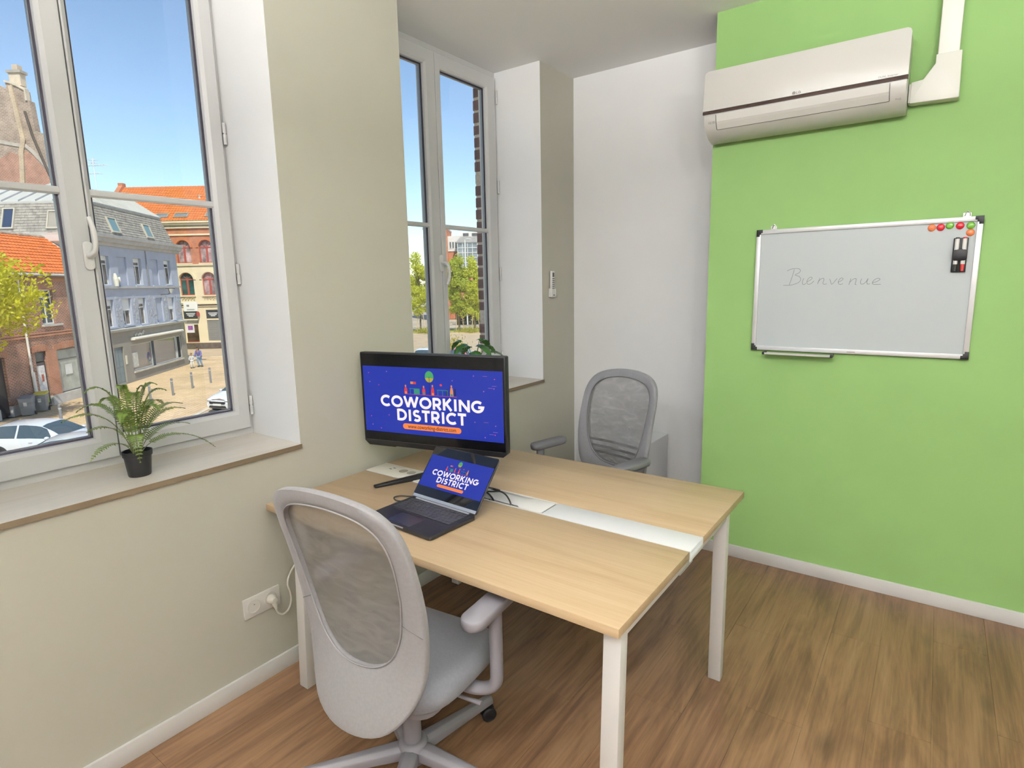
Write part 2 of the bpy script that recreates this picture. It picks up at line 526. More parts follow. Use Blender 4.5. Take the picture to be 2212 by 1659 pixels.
# skirting boards
HB = 0.070
struct(MB().box(0.0, 0.012, Y0, YC, 0, HB).build('baseboard_left', MAT['skirt'], bevel=0.002))
struct(MB().box(XG, X1, YG - 0.012, YG, 0, HB).build('baseboard_right', MAT['skirt'], bevel=0.002))
struct(MB().box(0.012, XG, YC - 0.012, YC, 0, HB).build('baseboard_back', MAT['skirt'], bevel=0.002))
struct(MB().box(X1 - 0.012, X1, Y0, YG - 0.012, 0, HB).build('baseboard_far', MAT['skirt'], bevel=0.002))
struct(MB().box(0.012, X1 - 0.012, Y0, Y0 + 0.012, 0, HB).build('baseboard_front', MAT['skirt'], bevel=0.002))

# window sills: a wooden board with a darker front edge
for i, (a, b) in enumerate(WIN):
    t_ = struct(MB().box(-0.36, 0.009, a, b, ZS - 0.02, ZS).build('trim_%d' % (i + 1), MAT['sill']), 'wood effect window sill board')
    MB().box(0.009, 0.0105, a - 0.0, b + 0.0, ZS - 0.0195, ZS - 0.0005).build('edge_band', MAT['silledge'], t_)

# windows: two inward opening casements each, one glazing bar per casement
def make_window(idx, a, b, handle_up, lg, gap, rg0, rg1):
    root = struct(empty('window_%d' % idx, (0, 0, 0)), None)
    c = (a + b) / 2
    zb, zt = ZS, ZC
    xi, xo = -0.352, -0.42
    # fixed frame
    m_ = MB()
    fw = 0.045
    m_.box(xo, xi, a, a + fw, zb, zt).box(xo, xi, b - fw, b, zb, zt).box(xo, xi, a + fw, b - fw, zt - fw, zt).box(xo, xi, a + fw, b - fw, zb, zb + 0.035)
    m_.build('fixed_frame', MAT['pvc'], root)
    sz0, sz1 = zb + 0.030, zt - 0.032
    for side in (0, 1):
        y0_, y1_ = (a + 0.016, gap - 0.002) if side == 0 else (gap + 0.002, b - 0.016)
        g0, g1 = (a + 0.105, lg) if side == 0 else (rg0, rg1)
        gz0, gz1 = sz0 + 0.083, sz1 - 0.083
        sx = -0.337
        # casement: mitred rails and stiles with a sloped inner lip
        sash = empty('casement', (0, 0, 0)); sash.parent = root
        m_ = MB()
        def ring(o0, o1, p0, p1, i0, i1, q0, q1, xa, xb):
            O = [(xa, o0, p0), (xa, o1, p0), (xa, o1, p1), (xa, o0, p1)]
            I = [(xb, i0, q0), (xb, i1, q0), (xb, i1, q1), (xb, i0, q1)]
            m_.add(O + I, [(j, (j + 1) % 4, 4 + (j + 1) % 4, 4 + j) for j in range(4)])
        ring(y0_, y1_, sz0, sz1, y0_, y1_, sz0, sz1, -0.405, sx - 0.003)
        ring(y0_, y1_, sz0, sz1, y0_ + 0.003, y1_ - 0.003, sz0 + 0.003, sz1 - 0.003, sx - 0.003, sx)
        lip = 0.016
        ring(y0_ + 0.003, y1_ - 0.003, sz0 + 0.003, sz1 - 0.003, max(g0 - lip, y0_ + 0.004), min(g1 + lip, y1_ - 0.004), gz0 - lip, gz1 + lip, sx, sx)
        ring(max(g0 - lip, y0_ + 0.004), min(g1 + lip, y1_ - 0.004), gz0 - lip, gz1 + lip, g0 - 0.003, g1 + 0.003, gz0 - 0.003, gz1 + 0.003, sx, sx - 0.010)
        ring(g0 - 0.003, g1 + 0.003, gz0 - 0.003, gz1 + 0.003, g0, g1, gz0, gz1, sx - 0.010, sx - 0.020)
        ring(g0, g1, gz0, gz1, g0, g1, gz0, gz1, sx - 0.020, -0.400)
        ring(g0, g1, gz0, gz1, y0_, y1_, sz0, sz1, -0.400, -0.405)
        m_.build('sash_frame', MAT['pvc'], sash, recalc=True)
        # gasket and spacer lines around the pane
        m_ = MB()
        w = 0.006
        xg_ = sx - 0.024
        for (u0, u1, v0, v1) in ((g0, g1, gz0, gz0 + w), (g0, g1, gz1 - w, gz1), (g0, g0 + w, gz0 + w, gz1 - w), (g1 - w, g1, gz0 + w, gz1 - w)):
            m_.box(xg_ - 0.004, xg_, u0, u1, v0, v1)
        m_.build('gasket', MAT['gasket'], sash)
        m_ = MB()
        w = 0.009
        for (u0, u1, v0, v1) in ((g0, g1, gz0, gz0 + w), (g0, g1, gz1 - w, gz1), (g0, g0 + w, gz0 + w, gz1 - w), (g1 - w, g1, gz0 + w, gz1 - w)):
            m_.box(xg_ - 0.020, xg_ - 0.006, u0, u1, v0, v1)
        m_.build('spacer', MAT['spacer'], sash)
        MB().box(xg_ - 0.012, xg_ - 0.008, g0, g1, gz0, gz1).build('pane', MAT['glass'], sash)
        m_ = MB()
        zb_ = 1.917
        m_.prism([(0, -0.013), (0.008, -0.013), (0.013, -0.007), (0.013, 0.007), (0.008, 0.013), (0, 0.013)], lambda p, q, t: (xg_ + p, t, zb_ + q), g0 - 0.004, g1 + 0.004)
        m_.build('glazing_bar', MAT['pvc'], sash)
        # hinges on the outer stile
        for hz in (1.066, 1.636, 2.202, 2.76):
            yy = (b - 0.010) if side == 1 else (a + 0.010)
            h = MB().tube([(sx + 0.006, yy, hz - 0.042), (sx + 0.006, yy, hz - 0.003)], 0.0075, 10)
            h.tube([(sx + 0.006, yy, hz + 0.003), (sx + 0.006, yy, hz + 0.042)], 0.0075, 10)
            h.tube([(sx + 0.006, yy, hz - 0.004), (sx + 0.006, yy, hz + 0.004)], 0.005, 8)
            h.build('hinge', MAT['pvc'], sash, smooth=40)
    # handle: rosette, neck and curved lever
    hy, hz = gap - 0.016, 1.700
    hd = MB()
    hd.prism([(0.016 * math.cos(t), (0.034 if math.sin(t) > 0 else -0.034) + 0.016 * math.sin(t)) for t in [2 * PI * i / 24 for i in range(24)]],
             lambda p, q, t: (t, hy + p, hz + q), -0.337, -0.327)
    ro = hd.build('handle_rosette', MAT['white_plastic'], root, bevel=0.002)
    sgn = 1 if handle_up else -1
    pts, rr = [], []
    for t in [i / 12 for i in range(13)]:
        pts.append((-0.327 + 0.042 * min(1, t * 5) + 0.012 * math.sin(PI * t), hy + 0.006 * math.sin(PI * t), hz + sgn * max(0, t - 0.12) * 0.145 ))
        rr.append(0.0105 if t < 0.2 else 0.0085)
    MB().tube(pts, rr, 10).build('handle_lever', MAT['white_plastic'], root, smooth=60)
    return root

for i, (a, b) in enumerate(WIN):
    k1 = ((-0.852, -0.780, -0.757, -0.323), (0.950, 1.040, 1.095, 1.508), (b - 0.66, b - 0.57, b - 0.52, b - 0.10))[i]
    make_window(i + 1, a, b, (i == 0), *k1)

# outer brick leaf: plain wall with bricks laid up the far jamb of window 2
ow = MB()
holes = [(a - 0.03, b + 0.025, ZS - 0.10, ZC + 0.05) for a, b in WIN]
wall_cells(ow, Y0 - 6, YC + 8, Z_ST, ZC + 1.2, holes, lambda u0, u1, w0, w1: ow.box(-0.535, -0.425, u0, u1, w0, w1))
MAT['ownbrick'] = brickmat('old_dark_brick', (0.17, 0.075, 0.055), (0.24, 0.12, 0.085), (0.48, 0.42, 0.34), bw=0.22, bh=0.0785)
outer = struct(ow.build('wall_outside', MAT['ownbrick']))
mort = MB().box(-0.5405, -0.425, YP3 + 0.0125, YP3 + 0.03, ZS - 0.1, ZC + 0.05)
mort.build('mortar_bed', plain('lime_mortar', (0.58, 0.50, 0.40), 0.95, noise=0.2, nscale=60, bump=0.6, bscale=120), outer)
MAT['jambbrick'] = plain('dark_brick', (0.155, 0.075, 0.065), 0.9, noise=0.4, nscale=45, bump=0.8, bscale=90)
bk = []
for v_ in range(4):
    bm_ = MB().box(-0.118 - random.uniform(0, .006), 0, 0, 0.10, 0, 0.063 + random.uniform(-.003, .004))
    bk.append(bm_)
proto = [None] * 4
for i in range(27):
    z_ = ZS - 0.10 + i * 0.0785
    v_ = random.randrange(4)
    lc = (-0.425, YP3 + 0.010 + random.uniform(-.004, .004), z_)
    if proto[v_] is None:
        proto[v_] = bk[v_].build('brick', MAT['jambbrick'], outer, bevel=0.004, seg=2, loc=lc)
    else:
        share(proto[v_], outer, lc)
struct(MB().box(-0.60, -0.42, Y0 - 6, YC + 8, ZC + 0.05, ZC + 0.30).build('trim_4', plain('stone_lintel', (0.5, 0.47, 0.4), 0.9)))
struct(MB().box(-0.56, X1 + 2, Y0 - 6, YC + 8, ZC + 1.15, ZC + 1.3).build('roof', plain('roof_felt', (0.2, 0.2, 0.2), 0.9)))
struct(MB().box(-0.50, 3.5, Y0 - 6, YC + 8, Z_ST, -0.13).build('wall_lower', MAT['paint']))

# fill panels added out of view to brighten the ceiling and the room
MAT['led'] = emis('led_diffuser', (1.0, 0.97, 0.93), FILL_PANEL_STRENGTH, (0.8, 0.8, 0.8), 0.5)
MAT['led_up'] = emis('led_uplight', (1.0, 0.985, 0.96), FILL_PANEL_STRENGTH * 46, (0.8, 0.8, 0.8), 0.5)
def fill_panel(x, y, label):
    r = empty('pendant_lamp', (x, y, ZC), 0, label, 'lamp', 'suspended panel lamps')
    zl_ = -0.72
    m_ = MB()
    for (a0, a1, b0, b1) in ((-.31, .31, -.31, -.29), (-.31, .31, .29, .31), (-.31, -.29, -.29, .29), (.29, .31, -.29, .29)):
        m_.box(a0, a1, b0, b1, zl_ - 0.015, zl_ + 0.015)
    m_.build('lamp_frame', MAT['white_metal'], r)
    MB().box(-.289, .289, -.289, .289, zl_ - 0.010, zl_ - 0.002).build('diffuser', MAT['led'], r)
    MB().box(-.289, .289, -.289, .289, zl_ + 0.002, zl_ + 0.010).build('uplight_diffuser', MAT['led_up'], r)
    for a0 in (-.29, .29):
        for b0 in (-.29, .29):
            MB().tube([(a0, b0, zl_ + 0.015), (a0 * 0.3, b0 * 0.3, -0.02)], 0.0012, 5).build('wire', MAT['alu'], r)
    MB().lathe([(0.11, 0.0), (0.11, -0.02), (0.0, -0.022)], 20).build('canopy', MAT['white_metal'], r, smooth=40)
    return r

def fill_spot(x, y, aim, label):
    """ceiling track spotlight: adapter, yoke and a cylindrical head"""
    r = empty('track_spotlight', (x, y, ZC - 0.03), 0, label, 'lamp', 'spotlights on the ceiling track')
    MB().box(-0.02, 0.02, -0.06, 0.06, -0.03, 0.0).build('adapter', MAT['white_metal'], r, bevel=0.002)
    MB().tube([(0, 0, -0.03), (0, 0, -0.085)], 0.008, 8).build('yoke', MAT['white_metal'], r)
    d = (Vector(aim) - Vector((x, y, ZC - 0.13))).normalized()
    q = d.to_track_quat('-Z', 'Y')
    hd = MB().lathe([(0.0, 0.07), (0.040, 0.07), (0.045, 0.06), (0.045, -0.065), (0.041, -0.065), (0.040, -0.05), (0.0, -0.05)], 24)
    hd.build('lamp_head', MAT['white_metal'], r, smooth=40, loc=(0, 0, -0.10), rot=q.to_euler())
    ld = bpy.data.lights.new('spot', 'SPOT')
    ld.energy = FILL_SPOT_POWER; ld.spot_size = math.radians(100); ld.spot_blend = 1.0; ld.shadow_soft_size = 0.10; ld.color = (0.985, 0.985, 1.0)
    lo = bpy.data.objects.new('spot', ld); COL.objects.link(lo); lo.parent = r
    lo.location = Vector((0, 0, -0.10)) + d * 0.19; lo.rotation_euler = q.to_euler()
    return r
for (lx, ly, lab) in ((1.35, -3.0, 'suspended panel lamp nearest the windows'), (2.75, -2.45, 'suspended panel lamp between the rear one and the one by the green wall'),
                      (2.75, -4.0, 'suspended panel lamp at the rear end of the room'), (2.9, -1.25, 'suspended panel lamp nearest the green wall')):
    fill_panel(lx, ly, lab)
rail = MB().box(0.5, 3.7, -2.32, -2.28, ZC - 0.03, ZC).build('lamp_track', MAT['white_metal'])
tag(rail, 'white ceiling track that carries the spotlights', 'track')
for (lx, lab) in ((0.80, 'track spotlight nearest the windows'), (1.60, 'second track spotlight from the windows'), (2.40, 'third track spotlight from the windows'), (3.20, 'track spotlight farthest from the windows')):
    fill_spot(lx, -2.30, (lx * 0.9 + 0.1, 1.65, 1.75), lab)

# ================================================================ flat lettering
def arc(cx, cy, rx, ry, a0, a1, n=18):
    return [(cx + rx * math.cos(math.radians(a0 + (a1 - a0) * i / n)), cy + ry * math.sin(math.radians(a0 + (a1 - a0) * i / n))) for i in range(n + 1)]

GLYPH = {   # strokes on a cap height of 1, centre lines; width
    'C': (0.86, [arc(0.50, 0.5, 0.40, 0.40, 48, 312, 22)]),
    'O': (1.00, [arc(0.50, 0.5, 0.40, 0.40, 0, 360, 32)]),
    'W': (1.26, [[(0.08, 1.0), (0.36, 0.06)], [(0.36, 0.06), (0.63, 0.94)], [(0.63, 0.94), (0.90, 0.06)], [(0.90, 0.06), (1.18, 1.0)]]),
    'R': (0.76, [[(0.13, 0), (0.13, 1)], [(0.13, 0.91), (0.40, 0.91)] + arc(0.40, 0.66, 0.22, 0.25, 90, -90, 12) + [(0.13, 0.41)], [(0.36, 0.42), (0.66, 0.0)]]),
    'K': (0.78, [[(0.13, 0), (0.13, 1)], [(0.66, 1.0), (0.20, 0.46)], [(0.30, 0.58), (0.70, 0.0)]]),
    'I': (0.36, [[(0.18, 0), (0.18, 1)]]),
    'N': (0.92, [[(0.13, 0), (0.13, 1)], [(0.13, 0.94), (0.79, 0.06)], [(0.79, 0), (0.79, 1)]]),
    'G': (0.98, [arc(0.50, 0.5, 0.40, 0.40, 48, 348, 26) + [(0.90, 0.46), (0.54, 0.46)]]),
    'D': (0.88, [[(0.13, 0), (0.13, 1)], [(0.13, 0.91), (0.36, 0.91)] + arc(0.36, 0.5, 0.41, 0.41, 90, -90, 20) + [(0.13, 0.09)]]),
    'S': (0.70, [arc(0.35, 0.70, 0.22, 0.21, 35, 270, 16) + arc(0.35, 0.29, 0.24, 0.205, 90, -145, 16)]),
    'T': (0.70, [[(0.35, 0), (0.35, 1)], [(0.02, 0.91), (0.68, 0.91)]]),
    'L': (0.6, [[(0.13, 1), (0.13, 0)], [(0.13, 0.09), (0.56, 0.09)]]),
    'U': (0.86, [[(0.13, 1), (0.13, 0.40)] + arc(0.43, 0.40, 0.30, 0.32, 180, 360, 14) + [(0.73, 1)]]),
    'A': (0.86, [[(0.06, 0), (0.43, 0.97)], [(0.43, 0.97), (0.80, 0)], [(0.20, 0.28), (0.66, 0.28)]]),
}

def ribbon(mb, pts, w, fn):
    """flat band of width w along 2-D pts; fn(p,q)->xyz"""
    pts = [Vector(p) for p in pts]
    n = len(pts)
    closed = (pts[0] - pts[-1]).length < 1e-6 and n > 3
    L_, R_ = [], []
    for i in range(n):
        if closed:
            a, b = pts[(i - 1) % (n - 1)], pts[(i + 1) % (n - 1)]
        else:
            a, b = pts[max(i - 1, 0)], pts[min(i + 1, n - 1)]
        d1 = (pts[i] - a).normalized() if (pts[i] - a).length > 1e-9 else (b - pts[i]).normalized()
        d2 = (b - pts[i]).normalized() if (b - pts[i]).length > 1e-9 else d1
        t = (d1 + d2)
        t = t.normalized() if t.length > 1e-6 else d1
        nn = Vector((-t.y, t.x))
        k = max(0.5, nn.dot(Vector((-d1.y, d1.x))))
        L_.append(pts[i] + nn * (w / 2 / k)); R_.append(pts[i] - nn * (w / 2 / k))
    v = [fn(p.x, p.y) for p in L_] + [fn(p.x, p.y) for p in R_]
    mb.add(v, [(i, n + i, n + i + 1, i + 1) for i in range(n - 1)])

def text_width(s, h, sp=0.06):
    return sum((GLYPH[c][0] if c != ' ' else 0.4) + sp for c in s) * h - sp * h

def letters(mb, s, x, y, h, fn, w=0.19, sp=0.06, sx=1.0):
    for c in s:
        if c == ' ':
            x += 0.4 * h * sx; continue
        wd, st = GLYPH[c]
        for i_, pl in enumerate(st):
            ribbon(mb, [(x + p[0] * h * sx, y + p[1] * h) for p in pl], w * h, lambda p, q, e=i_: fn(p, q))
        x += (wd + sp) * h * sx

def font_mesh(txt, size, name='lettering', bold=0.0):
    """small print from the built-in font, as a flat mesh"""
    cu = bpy.data.curves.new(name, 'FONT')
    cu.body = txt; cu.size = size; cu.align_x = 'CENTER'; cu.align_y = 'CENTER'; cu.offset = bold
    ob = bpy.data.objects.new(name, cu)
    COL.objects.link(ob)
    dg = bpy.context.evaluated_depsgraph_get()
    me = bpy.data.meshes.new_from_object(ob.evaluated_get(dg))
    bpy.data.objects.remove(ob)
    o2 = bpy.data.objects.new(name, me)
    COL.objects.link(o2)
    return o2

# ================================================================ desk
TX0, TX1, TY0, TYA, TYB, TY1, ZT = 0.030, 1.5415, -0.4388, 0.0636, 0.1886, 0.6938, 0.74
TH = 0.026
desk = empty('bench_desk', (0, 0, 0), 0, 'oak topped double bench desk with a white cable strip and white legs', 'desk')
MB().box(TX0, TX1, TY0, TYA - 0.001, ZT - TH, ZT).build('desktop', MAT['desk'], desk, bevel=0.0015)
MB().box(TX0, TX1, TYB + 0.001, TY1, ZT - TH, ZT).build('desktop', MAT['desk'], desk, bevel=0.0015)
# white cable channel down the middle: lid strip in three lengths and a folded end
ch = MB()
ch.box(TX0, 0.655, TYA + 0.001, TYB - 0.001, ZT - 0.004, ZT + 0.001)
ch.box(0.990, TX1 + 0.002, TYA + 0.001, TYB - 0.001, ZT - 0.004, ZT + 0.001)
ch.box(TX1 - 0.002, TX1 + 0.002, TYA + 0.001, TYB - 0.001, ZT - 0.036, ZT - 0.004)
ch.box(TX0 + 0.02, TX1 - 0.03, TYA + 0.002, TYA + 0.004, ZT - 0.09, ZT - 0.004)
ch.box(TX0 + 0.02, TX1 - 0.03, TYB - 0.004, TYB - 0.002, ZT - 0.09, ZT - 0.004)
ch.box(TX0 + 0.02, TX1 - 0.03, TYA + 0.004, TYB - 0.004, ZT - 0.092, ZT - 0.09)
cstrip = ch.build('cable_channel', plain('white_channel', (0.80, 0.81, 0.81), 0.4), desk, bevel=0.0008)
# hinged flap with two cable slots
fp = MB()
fp.prism([(0.662, TYA + 0.022), (0.868, TYA + 0.022), (0.885, TYA + 0.010), (0.978, TYA + 0.010), (0.984, TYA + 0.016), (0.984, TYB - 0.016),
          (0.978, TYB - 0.010), (0.885, TYB - 0.010), (0.868, TYB - 0.022), (0.662, TYB - 0.022)], lambda p, q, t: (p, q, t), ZT - 0.003, ZT + 0.001)
fp.build('channel_flap', MAT['white_plastic'], desk, bevel=0.0006)
rim = MB()
rim.box(0.655, 0.990, TYA + 0.001, TYA + 0.008, ZT - 0.004, ZT + 0.001)
rim.box(0.655, 0.990, TYB - 0.008, TYB - 0.001, ZT - 0.004, ZT + 0.001)
rim.build('flap_rim', MAT['white_plastic'], desk)
# power module: plate, three sockets, two usb ports
pm = MB().box(TX0 + 0.004, 0.40, TYA + 0.003, TYB - 0.003, ZT + 0.001, ZT + 0.0035).build('power_module', MAT['warm_plastic'], desk, bevel=0.001)
sock_dark = plain('socket_recess', (0.34, 0.31, 0.26), 0.5)
for sx_ in (0.200, 0.250, 0.300):
    s_ = MB().lathe([(0.021, 0.0045), (0.0195, 0.0045), (0.0185, 0.0037)], 24, (sx_, 0.137, ZT), 'z').build('socket', sock_dark, pm, smooth=40)
for ux, uy in ((0.124, 0.128), (0.131, 0.146)):
    MB().box(ux - 0.007, ux + 0.007, uy - 0.003, uy + 0.003, ZT + 0.0036, ZT + 0.0041).build('usb_port', plain('port_dark', (0.08, 0.08, 0.08), 0.5), pm)
# legs: flat steel, the front pair splayed a little
def leg(x0, x1, ya, yb, dy):
    p = [(x0, ya + dy, 0.0), (x1, ya + dy, 0.0), (x1, yb + dy, 0.0), (x0, yb + dy, 0.0),
         (x0, ya, ZT - TH), (x1, ya, ZT - TH), (x1, yb, ZT - TH), (x0, yb, ZT - TH)]
    MB().hexa(p).build('leg', MAT['white_metal'], desk, bevel=0.0025)
leg(1.483, 1.533, -0.405, -0.365, -0.032)
leg(0.150, 0.200, -0.405, -0.365, -0.032)
leg(1.478, 1.526, 0.520, 0.560, 0.0)
leg(0.112, 0.160, 0.520, 0.560, 0.0)
for xx in (1.488, 0.155):
    MB().box(xx, xx + 0.036, -0.36, 0.52, ZT - TH - 0.04, ZT - TH - 0.001).build('frame_rail', MAT['white_metal'], desk, bevel=0.002)
for yy in (-0.15, 0.36):
    MB().box(0.192, 1.487, yy, yy + 0.04, ZT - TH - 0.035, ZT - TH - 0.001).build('cross_beam', MAT['white_metal'], desk, bevel=0.002)

# ================================================================ monitor
MA = math.radians(12.4)
mon = empty('monitor', (0.401, 0.125, ZT + 0.0005), MA, 'large black monitor on a forked stand showing the blue slide', 'monitor')
# local: x along the screen, -y towards the viewer, z up from the desk top
MW, MZ0, MZ1 = 0.350, 0.136, 0.550
def chamfer(w, z0, z1, c):
    return [(-w, z0 + c), (-w + c * 1.15, z0), (w - c * 1.15, z0), (w, z0 + c), (w, z1 - 0.004), (w - 0.004, z1), (-w + 0.004, z1), (-w, z1 - 0.004)]
MB().prism(chamfer(MW, MZ0, MZ1, 0.016), lambda p, q, t: (p, t, q), -0.004, 0.028).build('casing', MAT['black_plastic'], mon, bevel=0.0015)
MB().prism([(-.25, MZ0 + .05), (.25, MZ0 + .05), (.28, MZ0 + .09), (.28, MZ1 - .09), (.25, MZ1 - .05), (-.25, MZ1 - .05), (-.28, MZ1 - .09), (-.28, MZ0 + .09)],
           lambda p, q, t: (p * (1 - t * 3), t, q), 0.028, 0.055).build('rear_cover', MAT['black_plastic'], mon, bevel=0.003)
MB().box(-MW + 0.006, MW - 0.006, -0.0052, -0.004, MZ0 + 0.024, MZ1 - 0.006).build('screen_glass', plain('screen_glass', (0.003, 0.003, 0.004), 0.2, spec=0.25), mon)
MB().box(-MW + 0.02, MW - 0.02, -0.0062, -0.004, MZ0 + 0.0215, MZ0 + 0.0230).build('chin_line', plain('chin_line', (0.03, 0.03, 0.03), 0.4), mon)
MB().box(-MW + 0.02, -MW + 0.16, -0.002, 0.02, MZ0 - 0.004, MZ0 + 0.001).build('button_strip', MAT['black_plastic'], mon, bevel=0.001)

def slide(parent, bx0, bx1, bz0, bz1, fn, gain, rich=True):
    """the projected slide, in the display's own plane; fn(p,q,lift)->xyz"""
    w, h = bx1 - bx0, bz1 - bz0
    U = lambda u: bx0 + u * w
    V = lambda v: bz0 + v * h
    def pad(name, poly, mat, lift, par):
        MB().add([fn(p, q, lift) for p, q in poly], [tuple(range(len(poly)))]).build(name, mat, par, recalc=False)
    def K(n, c, s):
        m = emis(n, c, s * gain)
        m.cycles.emission_sampling = 'NONE'
        return m
    d = MB().add([fn(bx0, bz0, 0), fn(bx1, bz0, 0), fn(bx1, bz1, 0), fn(bx0, bz1, 0)], [(0, 1, 2, 3)]).build('display', K('slide_blue', (0.004, 0.026, 0.40), 1.0), parent, recalc=False)
    wm = K('slide_white', (1.0, 0.90, 0.92), 0.98)
    mb = MB()
    hh = 0.172 * h
    for txt, cu, cv, cw in (('COWORKING', 0.501, 0.400, 0.745), ('DISTRICT', 0.500, 0.201, 0.505)):
        tw = text_width(txt, hh)
        letters(mb, txt, U(cu) - cw * w / 2, V(cv), hh, lambda p, q: fn(p, q, 0.0006), 0.232, sx=cw * w / tw)
    mb.build('lettering', wm, d, recalc=False)
    # orange pill with the address
    ph = 0.088 * h / 2
    xa, xb, zc = U(0.290) + ph, U(0.714) - ph, V(0.117)
    pl = [(xa + ph * math.cos(t), zc + ph * math.sin(t)) for t in [PI / 2 + PI * i / 10 for i in range(11)]] + [(xb + ph * math.cos(t), zc + ph * math.sin(t)) for t in [-PI / 2 + PI * i / 10 for i in range(11)]]
    pad('address_pill', pl, K('slide_orange', (1.0, 0.25, 0.055), 0.95), 0.0006, d)
    if rich:
        t_ = font_mesh('www.coworking-district.com', 0.052 * w, 'address', 0.0004)
        t_.data.materials.append(K('slide_brown', (0.16, 0.03, 0.02), 0.6))
        xs = [v.co.x for v in t_.data.vertices]
        k_ = 0.35 * w / (max(xs) - min(xs))
        for v in t_.data.vertices:
            v.co = fn(U(0.504) + v.co.x * k_, zc + v.co.y * k_ * 1.15, 0.0012)
        t_.parent = d
    # little tree, people and desks above the words
    el = lambda u, v, ru, rv, n=20: [(U(u) + ru * w * math.cos(2 * PI * i / n), V(v) + rv * h * math.sin(2 * PI * i / n)) for i in range(n)]
    g_up = K('slide_green', (0.06, 0.42, 0.13), 0.9)
    g_dn = K('slide_lime', (0.50, 0.42, 0.05), 0.9)
    cut = [(p, q) for p, q in el(0.501, 0.877, 0.031, 0.083, 28)]
    up = [q for q in cut if q[1] >= V(0.870)]
    pad('tree_crown', el(0.501, 0.877, 0.031, 0.083, 28), g_up, 0.0005, d)
    lo = sorted([q for q in cut if q[1] <= V(0.862)], key=lambda q: math.atan2(q[1] - V(0.877), q[0] - U(0.501)) % (2 * PI))
    pad('crown_base', lo, g_dn, 0.0008, d)
    rc = lambda u0, u1, v0, v1: [(U(u0), V(v0)), (U(u1), V(v0)), (U(u1), V(v1)), (U(u0), V(v1))]
    dark = K('slide_navy', (0.005, 0.01, 0.09), 1.0)
    pad('tree_stem', rc(0.4995, 0.5025, 0.61, 0.88), dark, 0.0010, d)
    red = K('slide_red', (0.75, 0.05, 0.06), 0.9); peach = K('slide_peach', (0.85, 0.32, 0.10), 0.8); teal = K('slide_teal', (0.03, 0.30, 0.22), 0.9)
    pad('ground_line', rc(0.315, 0.692, 0.604, 0.609), red, 0.0006, d)
    for i_, (u, c_, top) in enumerate(((0.325, red, 0.74), (0.458, red, 0.74), (0.522, red, 0.76), (0.656, peach, 0.77))):
        body = [(U(u - 0.010), V(0.61)), (U(u + 0.012), V(0.61)), (U(u + 0.011), V(0.68)), (U(u + 0.007), V(top - 0.035)), (U(u - 0.006), V(top - 0.035)), (U(u - 0.011), V(0.67))]
        pad('figure', body, c_, 0.0007, d)
        pad('figure_head', el(u, top - 0.015, 0.0055, 0.019, 10), peach, 0.0008, d)
        pad('figure_stool', rc(u - 0.006, u + 0.008, 0.61, 0.645), peach if i_ % 2 == 0 else teal, 0.0009, d)
    pad('figure_box', rc(0.385, 0.428, 0.61, 0.69), teal, 0.0006, d)
    for (u0, u1) in ((0.353, 0.428), (0.553, 0.632)):
        pad('figure_table', rc(u0, u1, 0.686, 0.694), teal, 0.0007, d)
        for u in (u0 + 0.006, (u0 + u1) / 2, u1 - 0.006):
            pad('table_leg', rc(u - 0.0015, u + 0.0015, 0.61, 0.69), teal, 0.0007, d)
    pad('speech_bubble', rc(0.362, 0.382, 0.758, 0.795), peach, 0.0007, d)
    pad('speech_bubble', rc(0.382, 0.403, 0.758, 0.795), red, 0.0007, d)
    pad('speech_bubble', el(0.582, 0.765, 0.009, 0.018, 10), red, 0.0007, d)
    pad('figure_chair', rc(0.618, 0.632, 0.61, 0.71), dark, 0.0006, d)
    pad('figure_chair', rc(0.675, 0.686, 0.62, 0.72), dark, 0.0006, d)
    if rich:
        star = K('slide_star', (0.55, 0.25, 0.75), 0.7)
        for i_, (u, v) in enumerate([(0.046, 0.895), (0.186, 0.926), (0.052, 0.761), (0.121, 0.718), (0.663, 0.838), (0.809, 0.92), (0.948, 0.887), (0.943, 0.755), (0.875, 0.711),
                     (0.048, 0.233), (0.188, 0.268), (0.056, 0.103), (0.121, 0.055), (0.81, 0.264), (0.948, 0.232), (0.943, 0.102), (0.876, 0.056)]):
            pad('star', el(u, v, 0.0038, 0.0090, 8), star if i_ % 3 else K('slide_star_red', (0.75, 0.12, 0.35), 0.7), 0.0006, d)
        for (u, v) in ((0.905, 0.76), (0.905, 0.105), (0.93, 0.79), (0.93, 0.14), (0.87, 0.92), (0.87, 0.27)):
            pad('star_trail', rc(u, u + 0.03, v, v + 0.004), star, 0.0006, d)
    return d
slide(mon, -0.338, 0.338, 0.1985, 0.4905, lambda p, q, l: (p, -0.0056 - l, q), 1.0)

# stand: neck behind the casing and a forked foot
MB().prism([(-0.028, 0.012), (0.028, 0.012), (0.022, 0.30), (-0.022, 0.30)], lambda p, q, t: (p, t, q), 0.056, 0.078).build('neck', MAT['black_plastic'], mon, bevel=0.003)
MB().box(-0.05, 0.05, 0.045, 0.066, 0.24, 0.34).build('neck_mount', MAT['black_plastic'], mon, bevel=0.003)
for sg in (-1, 1):
    a_, b_ = Vector((0.02 * sg, 0.075, 0)), Vector((0.190 * sg, -0.168, 0))
    d_ = (b_ - a_).normalized(); n_ = Vector((-d_.y, d_.x, 0))
    pts = [a_ + n_ * 0.022, a_ - n_ * 0.022, b_ - n_ * 0.011, b_ + n_ * 0.011]
    MB().hexa([(p.x, p.y, 0.0) for p in pts] + [(pts[0].x, pts[0].y, 0.022), (pts[1].x, pts[1].y, 0.022), (pts[2].x, pts[2].y, 0.011), (pts[3].x, pts[3].y, 0.011)]).build('foot', MAT['black_plastic'], mon, bevel=0.0025)

